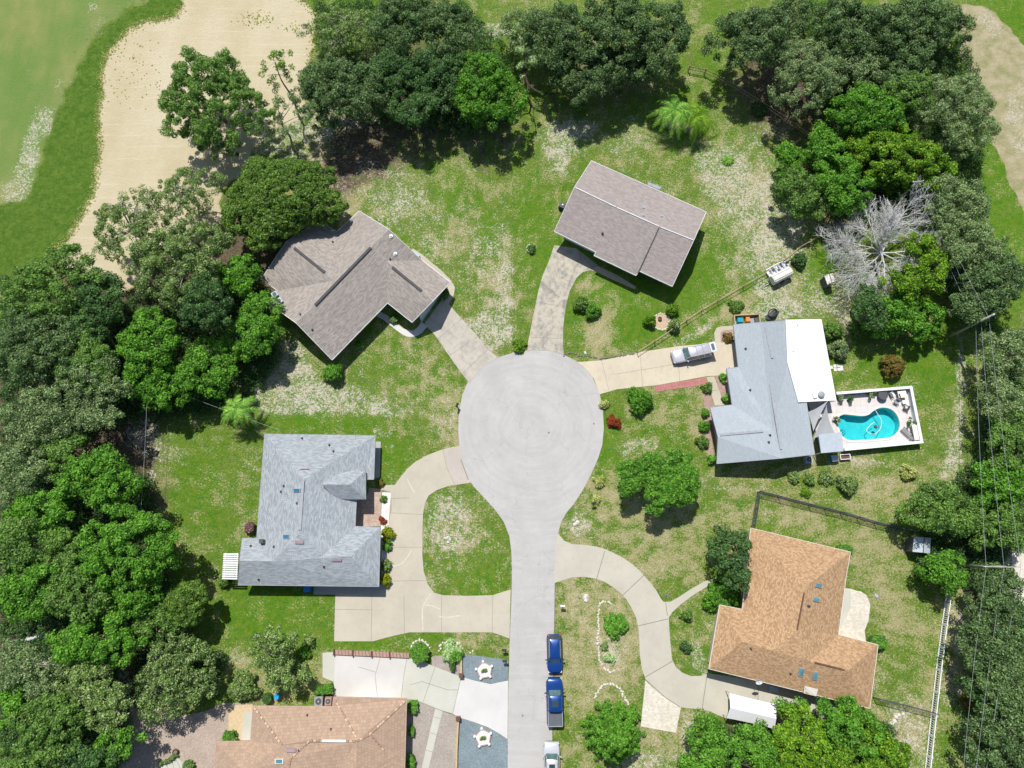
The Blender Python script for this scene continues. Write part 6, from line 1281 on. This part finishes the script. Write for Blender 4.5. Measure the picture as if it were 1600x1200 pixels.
for pts, lb in (([(721,1020),(721,1054)], 'low brown wall left of the upper blue gravel bed'), ([(716.5,1121),(714,1170),(713,1240)], 'low brown wall left of the lower blue gravel bed')):
    q = [G(a, b, 0) for a, b in pts]; r = empty('low_wall', (q[0].x, q[0].y, 0), label=lb, cat='wall'); m = MB(); [m.beam(a+Vector((0, 0, .25)), b+Vector((0, 0, .25)), .2, .5) for a, b in zip(q, q[1:])]; m.build('wall_body', M['woodtan'], r); p = q[-1] if len(q) == 2 else q[0]; MB().box((p.x, p.y, .35), (.42, .42, .7)).build('pier', M['brickpink'], r); MB().box((p.x, p.y, .73), (.5, .5, .06)).build('pier_cap', M['brown'], r)
def wood_pole(base, top, h, label, arms=()):
    b = G(*base); r = empty('utility_pole', (b.x, b.y, 0), label=label, cat='utility pole'); m = MB(); m.tube([(b.x, b.y, 0), (b.x, b.y, h*.5), (b.x, b.y, h)], [.17, .15, .12], 10); m.build('pole', M['greybark'], r, smooth=True)
    for z, L, az in arms:
        d = Vector((cos(az), sin(az), 0))*L/2; m = MB(); c = Vector((b.x, b.y, z)); m.beam(c-d, c+d, .1, .12); cr = m.build('crossarm', M['greybark'], r)
        for s_ in (-.95, .95): m = MB(); e = c+d*s_; m.cyl((e.x, e.y, z+.06), .06, .16, 8); m.build('insulator', M['white'], r)
    return b
b1 = wood_pole((1481, 527), 0, 8.6, 'tall wooden utility pole near the right edge, casting a long thin shadow')
m = MB(); m.lathe((b1.x, b1.y, 8.6), [(.1, 0), (.14, .1), (.1, .35), (.02, .42)], 8); _o = m.build('insulator_cap', M['white'], [o for o in C.objects if o.name == 'utility_pole'][0])
for z in (5.2, 6.2, 7.6): m = MB(); m.cyl((b1.x+.16, b1.y, z), .06, .16, 8); m.build('insulator', M['white'], [o for o in C.objects if o.name == 'utility_pole'][0])
b2 = wood_pole((1502, 884), 0, 7.4, 'second utility pole with a crossarm, right of the metal shed', [(7.1, 4.2, -.02)])
b3 = wood_pole((1392, 322), 0, 6.6, 'utility pole with a white crossarm top behind the dead tree', [(6.4, 1.4, .1)])
def wire(a, b, sag, label, grp='overhead wires between the poles', r_=.016):
    pts = [Vector(a).lerp(Vector(b), i/14)-Vector((0, 0, sag*4*(i/14)*(1-i/14))) for i in range(15)]; MB().tube(pts, r_, 4).build('wire', M['ventgrey'], label=label, cat='wire', group=grp)
a2 = [(b2.x-1.9, b2.y, 7.3), (b2.x, b2.y, 7.45), (b2.x+2.0, b2.y, 7.3)]; a1 = [(b1.x+.2, b1.y, 5.3), (b1.x+.2, b1.y, 6.3), (b1.x+.2, b1.y, 7.7)]; a3 = [(b3.x-.6, b3.y, 6.5), (b3.x, b3.y, 6.7), (b3.x+.6, b3.y, 6.5)]
for i in range(3): wire(a1[i], a2[i], .25, 'one of the three overhead wires between the two right hand poles'); wire(a3[i], a1[i], .2, 'one of the three overhead wires leading up past the dead tree', 'overhead wires past the dead tree')
for i, (x, y) in enumerate(((1514, 1010), (1532, 1010), (1545, 1010))): q = G(x-16, 1290, 6.5); wire(a2[i], tuple(q), .3, 'one of the overhead wires running down to the bottom right edge', 'overhead wires at the bottom right')
wire(tuple(G(220, 800, 4.5)), tuple(G(229, 640, 4.5)), .1, 'pale overhead cable at the left lawn edge', 'cable'); wire(tuple(G(229, 640, 4.5)), tuple(G(232, 560, 4.5)), .1, 'pale overhead cable over the bright yellow-green tree', 'cable'); wire(tuple(G(300, 622, 4.)), tuple(G(436, 672, 3.2)), .1, 'pale overhead cable dropping to the grey roof corner', 'cable')
def street_light():
    p = G(231, 797, 0); r = empty('lamp_post', (p.x, p.y, 0), label='curved dark lamp post at the left edge of the lawn', cat='lamp post'); m = MB(); m.tube(smooth_path([(0, 0, 0), (0, 0, 2.3), (.2, .05, 2.7), (.7, 0, 2.8), (.95, -.3, 2.6)], 5), .05, 7); m.build('pole', M['dark'], r, local=True, smooth=True); m = MB(); m.lathe((.95, -.35, 2.45), [(.16, 0), (.14, .1), (.04, .18)], 10); m.build('lamp_head', M['dark'], r, local=True)
street_light()
# ------------------------------------------------------------------ small garden things
def stones(name, pts, label, cat='edging', r_=.125, n=None, mat='stone', closed=False):
    q = smooth_path([G(a, b, 0) for a, b in pts], 6); r = None; L = sum((b-a).length for a, b in zip(q, q[1:])); m = MB(); rg = np.random.default_rng(int(pts[0][0])); step = r_*1.75; acc = 0
    for a, b in zip(q, q[1:]):
        l = (b-a).length
        while acc < l:
            p = a.lerp(b, acc/l); k = r_*(.7+.5*rg.random()); x, y = p.x+rg.normal()*.06, p.y+rg.normal()*.06; m.lathe((x, y, 0), [(k, 0), (k*1.05, k*.5), (k*.7, k*.9), (.01, k)], 7); acc += step
        acc -= l
    m.v = [(x+rg.normal()*.012, y+rg.normal()*.012, z) for x, y, z in m.v]; return m.build(name, M[mat], label=label, cat=cat)
stones('stone_border', [(956,943),(950,940),(941,941),(936,950),(935,975),(935,1000),(935,1020),(938,1035),(946,1046),(955,1050),(961,1048)], 'curved pale stone border around the rounded shrub and agave')
stones('stone_border', [(930,1090),(936,1078),(943,1071),(957,1069),(968,1076),(976,1090),(984,1103)], 'pale stone border around the cone-shaped tree')
stones('stone_border', [(1374,1135),(1388,1136),(1396,1128),(1402,1119),(1413,1114)], 'short pale stone path curving at the right of the bottom clump', 'stones', .24)
stones('stone_border', [(641,1013),(644,1005),(652,1001),(661,1001),(668,1006),(672,1014)], 'white edging ring around the large clipped round hedge', r_=.12)
stones('stone_border', [(687,1016),(690,1007),(698,1003),(710,1002),(719,1008),(722,1018)], 'white edging ring around the pale variegated shrub', r_=.13)
stones('stone_border', [(881,556),(890,551),(905,555),(922,557),(940,560),(965,556),(992,553)], 'scattered tan edging stones along the top of the pool house drive', r_=.13, mat='darkstone')
stones('stone_border', [(1028,514),(1021,510),(1020,500),(1026,492),(1036,490),(1046,497),(1045,509),(1036,516),(1028,514)], 'ring of stones around the sandy island bed', r_=.10)
sheet('sandy_bed', ring(1033, 503, 12, 13, 16), .024, plain('tan_bed', (.5, .38, .26), .9, .2, 6)); sheet('sandy_bed', ring(830, 388, 8, 7, 14), .022, M['stone']); sheet('sandy_bed', ring(1052, 194, 12, 10, 14), .022, M['mulch']); sheet('sandy_bed', ring(1076, 199, 9, 10, 14), .026, M['mulch'])
p = G(1031, 498, .2); r = empty('clay_pot', (p.x, p.y, 0), label='dark round pot in the middle of the sandy island bed', cat='pot'); MB().lathe((0, 0, 0), [(.18, 0), (.27, .3), (.22, .32), (.18, .2)], 14).build('pot', M['dark'], r, local=True); MB().cyl((0, 0, .2), .19, .04, 12).build('soil', M['brown'], r, local=True)
def star(px, py, label):
    p = G(px, py, .02); r = empty('star_planter', (p.x, p.y, 0), label=label, cat='planter'); m = MB(); R_ = .98; pts = []
    for i in range(5): a = radians(100+72*i); pts.append((R_*cos(a), R_*sin(a)))
    MB().prism(pts, .03, .2).build('slab', M['stone'] if False else plain('white_rose_slab', (.72, .66, .64), .7, .06), r, local=True)
    for i in range(5):
        a, b = Vector(pts[i]), Vector(pts[(i+1) % 5]); m = MB(); m.beam((*a, .2), (*b, .2), .12, .08); m.build('curb', M['brickpink'], r, local=True); m = MB(); m.lathe((a.x, a.y, .03), [(.16, 0), (.16, .32), (.1, .38), (.02, .4)], 8); m.build('corner_stone', M['white'], r, local=True)
    rg = np.random.default_rng(2); k = 6; v, c = leaves(np.stack((rg.normal(size=k)*.1, rg.normal(size=k)*.1, .3+rg.random(k)*.15), -1), np.full(k, .16), rg.random(k), 40, .2, .07, rg=rg); link('foliage', leafmesh('foliage', [v], [c], 'leaf_olive'), r)
star(757, 1047, 'white five-sided planter on the upper blue gravel bed'); star(755, 1152, 'white five-sided planter on the lower blue gravel bed')
def mailbox(px, py, rz, label, mat='black'):
    p = G(px, py, 0); r = empty('mailbox', (p.x, p.y, 0), rz, label=label, cat='mailbox'); MB().box((0, 0, .5), (.1, .1, 1.)).build('post', M['wood' if mat != 'white' else 'white'], r, local=True); m = MB()
    pr = [(.12*cos(a), .12*sin(a)) for a in [i*pi/6 for i in range(7)]]; n = 7; vs_ = [(x_, y_, 1.18+z_) for x_ in (-.28, .28) for y_, z_ in [(.13, -.16)]+pr+[(-.13, -.16)]]; k = 9
    m.add(vs_, [tuple(range(k))[::-1], tuple(range(k, 2*k))]+[(i, (i+1) % k, k+(i+1) % k, k+i) for i in range(k)]); m.build('box', M[mat], r, local=True); MB().box((.1, .15, 1.28), (.1, .02, .16)).build('flag', M['red'], r, local=True)
mailbox(926, 787, .3, 'black mailbox on the grass right of the road neck'); mailbox(878, 946, 0, 'white mailbox beside the straight road', 'white'); mailbox(715, 636, 1.2, 'dark mailbox at the left edge of the turning circle'); mailbox(788, 1014, 0, 'black mailbox above the upper blue gravel bed'); mailbox(789, 1031, 0, 'second black mailbox at the corner of the upper blue gravel bed')
def rockpile(px, py, r_, label, mat='stone', n=5):
    p = G(px, py, 0); r = empty('rock_group', (p.x, p.y, 0), label=label, cat='rocks'); rg = np.random.default_rng(int(px))
    for i in range(n): x, y = rg.normal()*r_*.6, rg.normal()*r_*.6; k = r_*(.25+.3*rg.random()); m = MB(); m.lathe((x, y, 0), [(k, 0), (k*1.1, k*.4), (k*.6, k*.85), (.01, k)], 7); m.v = [(a+rg.normal()*.03, b+rg.normal()*.03, c) for a, b, c in m.v]; m.build('rock', M[mat], r, local=True)
rockpile(914, 931, .5, 'small pale rock group on the dry grass beside the road'); rockpile(700, 840, .4, 'pale rocks on the island inside the looping drive'); rockpile(903, 818, .5, 'pale rocks on the grass above the curved drive'); rockpile(914, 549, .25, 'white marker stones at the top of the turning circle', 'white', 3); rockpile(682, 1026, .25, 'small brown rock between the two ringed shrubs', 'brown', 1) if False else None
rockpile(1245, 930, .01, '', n=0) if False else None; rockpile(1368, 932, .35, 'pale bird bath stones on the lawn right of the orange roof', 'steel', 3); rockpile(1043, 931, .3, 'small rocks where the front path meets the curved drive', 'darkstone', 4); rockpile(737, 1019, .22, 'small white block above the upper blue gravel bed', 'white', 2)
p = G(1052, 194, 0); 
def barrel():
    p = G(432, 1089, .8); r = empty('barrel', (p.x, p.y, 0), label='bright blue barrel beside the dark clipped hedge', cat='barrel'); MB().lathe((0, 0, 0), [(.3, 0), (.34, .2), (.36, .45), (.34, .7), (.3, .88), (.26, .88), (.02, .86)], 18).build('drum', plain('bright_blue', (.02, .32, .62), .4), r, local=True); m = MB(); [m.lathe((0, 0, z), [(.345, -.02), (.37, 0), (.345, .02)], 18) for z in (.3, .6)]; m.build('hoops', M['blue'], r, local=True)
barrel()
p = G(274, 1175, .3); r = empty('clay_pot', (p.x, p.y, 0), label='brown round pot at the tip of the curved hedge', cat='pot'); MB().lathe((0, 0, 0), [(.2, 0), (.36, .3), (.3, .45), (.24, .46), (.22, .3)], 14).build('pot', M['brown'], r, local=True); MB().cyl((0, 0, .3), .23, .04, 12).build('soil', M['darkstone'], r, local=True)
# fallen trunk at left
m = MB(); q = [G(a, b, .5) for a, b in ((12, 1006), (40, 1000), (65, 993), (94, 986))]; m.tube(q, [.3, .26, .2, .1], 8); m.tube([q[1], q[1]+Vector((.8, 1.2, .3)), q[1]+Vector((1.6, 2.0, .4))], [.12, .07, .03], 5); m.tube([q[2], q[2]+Vector((.9, -.6, .2))], [.1, .03], 5)
m.build('fallen_trunk', M['deadbark'], smooth=True, label='pale fallen trunk lying in the dark hollow at the left edge', cat='fallen trunk')
sheet('footpath', [(25,1024),(50,1026),(92,1038),(92,1042),(50,1036),(20,1032)], .02, M['conc'])
# ------------------------------------------------------------------ vehicles
def paint(name, col, rough=.25):
    s = N(name); s.b.inputs['Coat Weight'].default_value = .6; s.b.inputs['Coat Roughness'].default_value = .05; s.b.inputs['Metallic'].default_value = .25
    return s.done(s.mix(s.mapr(s.noise(2, 4), .4, .7, 0, .12), col, tuple(x*.8 for x in col)), rough, .5)
def car(px0, py0, px1, py1, W, label, mat, kind='suv', rails=False, sunroof=None, roof_bars=False, name='parked_car', hatch=False):
    a, b = G(px0, py0, .5), G(px1, py1, .5); L = (b-a).length; rz = atan2(b.y-a.y, b.x-a.x); c = (a+b)/2; r = empty(name, (c.x, c.y, 0), rz, label=label, cat='pickup truck' if kind == 'truck' else 'car')
    Hb = .98 if kind != 'truck' else 1.08; Hr = 1.66 if kind != 'truck' else 1.85; n = 29; rings = []; hw = W/2
    for i in range(n):
        t = i/(n-1); x = -L/2+L*t
        e = min(t, 1-t)*L; fr = .34 if t < .5 else .62; cr = max(0, 1-e/(fr*1.5)); w_ = hw*(1-.26*cr**2.2) if t > .5 else hw*(1-.17*cr**2.4)
        zl = .30+.14*max(0, 1-e/.45)
        if kind == 'truck':
            zt = 1.0-.10*max(0, (t-.86)/.14)**1.5 if t > .70 else Hb+.0; zt = zt if t > .70 else (1.12 if t < .36 else Hb)
        else: zt = (Hb-.02-.17*max(0, (t-.76)/.24)**1.6) if t > .7 else Hb+.02*(t < .2)
        if i in (0, n-1): zt -= .12; 
        zc = zt+.05*(t > .7)*(1-max(0, (t-.93)/.07))
        half = [(.80, zl-.04), (.97, zl+.02), (1.0, zl+.28), (.985, zt-.12), (.93, zt-.02), (.80, zt), (.45, zc), (0, zc+.01)]
        rings.append([(x, w_*y, z) for y, z in half]+[(x, -w_*y, z) for y, z in half[-2::-1]])
    k = len(rings[0]); m = MB(); m.add([p for rg_ in rings for p in rg_], [(i*k+j, i*k+j+1, (i+1)*k+j+1, (i+1)*k+j)[::-1] for i in range(n-1) for j in range(k-1)]+[tuple(range(k)), tuple((n-1)*k+j for j in range(k))[::-1]])
    m.build('body', mat, r, local=True, smooth=True)
    # cabin
    if kind == 'truck': x0b, x0t, x1t, x1b = -L*.5+L*.335, -L*.5+L*.35, L*.5-L*.355, L*.5-L*.255
    else: x0b, x0t, x1t, x1b = -L*.5+.12, -L*.5+(.52 if not hatch else .45), L*.5-L*.405, L*.5-L*.285
    wb, wt = hw*.90, hw*.72; zb = Hb-.04
    N_ = 10
    def loop(x0, x1, w_, z, rr=.16): return [(x0, -w_+rr, z), (x0+rr*.3, -w_+.03, z), (x0+rr, -w_, z), (x1-rr*1.4, -w_, z), (x1-rr*.4, -w_+.05, z), (x1, -w_+rr*1.6, z), (x1+.04, 0, z), (x1, w_-rr*1.6, z), (x1-rr*.4, w_-.05, z), (x1-rr*1.4, w_, z), (x0+rr, w_, z), (x0+rr*.3, w_-.03, z), (x0, w_-rr, z), (x0-.03, 0, z)]
    lo, hi = loop(x0b, x1b, wb, zb), loop(x0t, x1t, wt, Hr-.06); q = len(lo); m = MB(); m.add(lo+hi, [(i, (i+1) % q, q+(i+1) % q, q+i) for i in range(q)]); cab = m.build('cabin', M['glass'], r, local=True)
    lo2, hi2, cc = loop(x0t-.06, x1t+.06, wt+.035, Hr-.07), loop(x0t+.06, x1t-.05, wt-.09, Hr+.0), ((x0t+x1t)/2, 0, Hr+.03); m = MB(); m.add(lo2+hi2+[cc], [(i, (i+1) % q, q+(i+1) % q, q+i) for i in range(q)]+[(q+i, q+(i+1) % q, 2*q) for i in range(q)]); m.build('roof', mat, r, local=True, smooth=True)
    for fx in ((.0, .33, .66) if kind != 'truck' else (.0, .5)):         # pillars
        for s_ in (-1, 1):
            xb, xt = x0b+.2+(x1b-x0b-.9)*fx, x0t+.14+(x1t-x0t-.35)*fx; m = MB(); m.beam((xb, s_*(wb+.008), zb), (xt, s_*(wt+.012), Hr-.07), .09 if fx else .16, .03, up=(0, s_, 0)); m.build('pillar', mat, r, local=True)
    for s_ in (-1, 1): m = MB(); m.beam((x1b-.02, s_*(wb-.10), zb+.02), (x1t+.0, s_*(wt-.05), Hr-.06), .10, .05, up=(0, s_, .3)); m.build('pillar', mat, r, local=True)
    m = MB(); gz = .012; m.add([(x1b+.035, -wb+.2, zb+.06), (x1b+.035, wb-.2, zb+.06), (x1t+.09, wt-.1, Hr-.08), (x1t+.09, -wt+.1, Hr-.08)], [(0, 1, 2, 3)]); wm = plain('windscreen_glass', (.10, .17, .17), .06, .35, 2.2, spec=.8); m.build('windshield', wm, r, local=True)
    for x in (L*.5-.86, -L*.5+.86):
        for s_ in (-1, 1):
            m = MB(); y = s_*(hw-.1); m.tube([(x, y-.11*s_, .34), (x, y+.08*s_, .34)], .34, 18); wv = m.build('wheel', M['tyre'], r, local=True); m = MB(); m.tube([(x, y+.08*s_, .34), (x, y+.095*s_, .34)], .2, 10); m.build('rim', M['rim'], wv, local=True)
    for s_ in (-1, 1):
        m = MB(); m.box((L/2-.20, s_*(hw*.72), .70), (.22, .3, .14), -s_*.5); m.build('headlight', plain('lamp_glass', (.65, .68, .7), .15, .05), r, local=True); m = MB(); m.box((-L/2+.05, s_*(hw*.78), .86), (.12, .18, .22), s_*.2); m.build('tail_light', M['red'], r, local=True)
        m = MB(); m.box((x1b-.28, s_*(hw+.1), zb+.10), (.12, .22, .14), s_*.2); m.beam((x1b-.25, s_*(hw-.08), zb+.06), (x1b-.27, s_*(hw+.02), zb+.08), .06, .04); m.build('side_mirror', M['black'] if kind == 'truck' else mat, r, local=True)
    m = MB(); m.box((L/2-.04, 0, .58), (.06, W*.5, .2)); [m.box((L/2-.01, 0, .5+.06*i), (.03, W*.48, .02)) for i in range(3)]; m.build('grille', M['black'], r, local=True)
    m = MB(); m.box((L/2-.06, 0, .42), (.1, W*.72, .14)); m.build('bumper', M['dark'], r, local=True)
    if rails:
        for s_ in (-1, 1): m = MB(); m.tube([(x0t+.1, s_*(wt-.02), Hr-.02), (x0t+.2, s_*(wt-.03), Hr+.08), (x1t-.25, s_*(wt-.03), Hr+.08), (x1t-.1, s_*(wt-.02), Hr-.0)], .022, 6); m.build('roof_rail', M['dark'] if rails == 1 else M['metal'], r, local=True)
    if roof_bars:
        for f in (.35, .66): m = MB(); x = x0t+(x1t-x0t)*f; m.beam((x, -wt+.05, Hr+.05), (x, wt-.05, Hr+.05), .06, .04); m.build('roof_bar', M['grey'], r, local=True)
    if sunroof: x0, x1 = sunroof; m = MB(); X0, X1 = x0t+(x1t-x0t)*x0, x0t+(x1t-x0t)*x1; m.box(((X0+X1)/2, 0, Hr+.022), (X1-X0, wt*1.0, .03)); m.build('sunroof', M['glass'], r, local=True)
    if kind == 'truck':
        m = MB(); bx0, bx1 = -L*.5+.14, x0b-.04; cx = (bx0+bx1)/2; m.box((cx, 0, 1.135), (bx1-bx0, W*.78, .035)); m.build('bed_cover', plain('grey_vinyl', (.11, .12, .135), .6), r, local=True)
        m = MB(); [m.box((cx, s_*W*.42, 1.14), (bx1-bx0, .07, .06)) for s_ in (-1, 1)]; m.box((bx0, 0, 1.14), (.07, W*.84, .06)); m.build('bed_rail', M['metal'], r, local=True)
        m = MB(); m.add([(x0b-.03, -wb+.15, zb+.1), (x0b-.03, wb-.15, zb+.1), (x0t-.03, wt-.1, Hr-.12), (x0t-.03, -wt+.1, Hr-.12)], [(3, 2, 1, 0)]); m.build('rear_window', wm, r, local=True)
    if hatch:   # raised white tailgate
        m = MB(); m.add([(x0t-.03, -wt+.02, Hr+.02), (x0t-.03, wt-.02, Hr+.02), (x0t-.75, wt-.02, Hr+.16), (x0t-.75, -wt+.02, Hr+.16), (x0t-.03, -wt+.02, Hr-.05), (x0t-.03, wt-.02, Hr-.05), (x0t-.75, wt-.02, Hr+.10), (x0t-.75, -wt+.02, Hr+.10)], [(3, 2, 1, 0), (4, 5, 6, 7), (0, 4, 7, 3), (1, 2, 6, 5), (3, 7, 6, 2)]); m.build('tailgate', mat, r, local=True)
        m = MB(); m.box((x0t-.38, 0, Hr+.115), (.36, wt*1.3, .02)); m.v = [(x, y, z+(x0t-.38-x)*.2) for x, y, z in m.v]; m.build('rear_window', wm, r, local=True)
    return r
BL = paint('blue_paint', (.008, .055, .25)); WH = paint('white_car_paint', (.62, .63, .66)); SV = paint('silver_white_paint', (.54, .54, .58))
car(865.5, 990.5, 867, 1051.5, 1.80, 'blue station wagon parked at the road edge above the blue pickup', BL, rails=2)
car(867.5, 1135, 865.5, 1057.5, 1.93, 'blue pickup with a grey bed cover parked at the road edge', BL, 'truck', sunroof=(.28, .72), name='pickup_truck')
car(861.5, 1222, 862, 1157.5, 1.82, 'white car cut by the bottom edge, parked behind the blue pickup', WH, sunroof=(.55, .8), rails=1)
car(1110.5, 546, 1049.5, 559.5, 1.85, 'white car with its tailgate raised, on the pool house drive', SV, roof_bars=True, rails=2, hatch=True)
# small boat and enclosed trailer by the fence
def boat():
    a, b = G(1201, 428.5, .6), G(1232, 411, .6); L = (b-a).length; rz = atan2(b.y-a.y, b.x-a.x); c = (a+b)/2; r = empty('small_boat', (c.x, c.y, 0), rz, label='small white open boat with bench seats beside the thin fence', cat='boat'); n = 11; out = []
    for i in range(n): t = i/(n-1); w_ = .72*(1-max(0, (t-.55)/.45)**2.2*.8); out.append((-L/2+L*t, w_))
    m = MB(); vs_ = []
    for x, w_ in out: vs_ += [(x, -w_, .72), (x, -w_*.8, .3), (x, 0, .2), (x, w_*.8, .3), (x, w_, .72), (x, w_*.86, .72), (x, w_*.7, .42), (x, -w_*.7, .42), (x, -w_*.86, .72)]
    k = 9; m.add(vs_, [(i*k+j, i*k+(j+1) % k, (i+1)*k+(j+1) % k, (i+1)*k+j) for i in range(n-1) for j in range(k)]+[tuple(range(k))[::-1], tuple((n-1)*k+j for j in range(k))]); m.build('hull', M['white'], r, local=True, smooth=False)
    for x in (-.32, -.12, .08, .26): m = MB(); m.box((x*L, 0, .6), (.28, 1.15, .06)); m.build('seat', M['steel'], r, local=True)
    for x, y in ((-.22, .25), (-.02, -.2), (.17, .25)): m = MB(); m.box((x*L, y, .56), (.3, .4, .22)); m.build('cushion', M['dark'], r, local=True)
    m = MB(); m.box((L*.42, .1, .85), (.3, .28, .35)); m.cyl((L*.42, .1, 1.0), .13, .1, 10); m.build('outboard_motor', M['black'], r, local=True)
    m = MB(); m.box((0, 0, .16), (L*.8, .9, .08)); m.build('cradle', M['grey'], r, local=True)
boat()
def trailer():
    a, b = G(1209.5, 435, 1.5), G(1237, 421, 1.5); L = (b-a).length+.2; rz = atan2(b.y-a.y, b.x-a.x); c = (a+b)/2; r = empty('enclosed_trailer', (c.x, c.y, 0), rz, label='white round-edged enclosed trailer in front of the small boat', cat='trailer'); hw = .62; pr = [(hw, .4), (hw, 1.15), (hw*.85, 1.4), (hw*.5, 1.5), (0, 1.53), (-hw*.5, 1.5), (-hw*.85, 1.4), (-hw, 1.15), (-hw, .4)]; xs = [(-L/2, .85), (-L/2+.15, 1), (L/2-.15, 1), (L/2, .85)]; m = MB(); k = len(pr)
    m.add([(x, y*s_, .4+(z-.4)*(s_*.5+.5)) for x, s_ in xs for y, z in pr], [(i*k+j, i*k+(j+1) % k, (i+1)*k+(j+1) % k, (i+1)*k+j)[::-1] for i in range(3) for j in range(k)]+[tuple(range(k)), tuple(3*k+j for j in range(k))[::-1]]); m.build('box_body', M['offwhite'], r, local=True)
    for s_ in (-1, 1): m = MB(); m.beam((-L/2+.1, s_*hw*.5, 1.52), (L/2-.1, s_*hw*.5, 1.52), .05, .05); m.build('roof_rib', M['steel'], r, local=True); m = MB(); m.tube([(0, s_*.62, .3), (0, s_*.78, .3)], .3, 14); w_ = m.build('wheel', M['tyre'], r, local=True); m = MB(); m.tube([(0, s_*.78, .3), (0, s_*.8, .3)], .16, 10); m.build('rim', M['rim'], w_, local=True)
    m = MB(); m.beam((-L/2, 0, .38), (-L/2-.9, 0, .38), .1, .08); m.build('drawbar', M['dark'], r, local=True)
trailer()
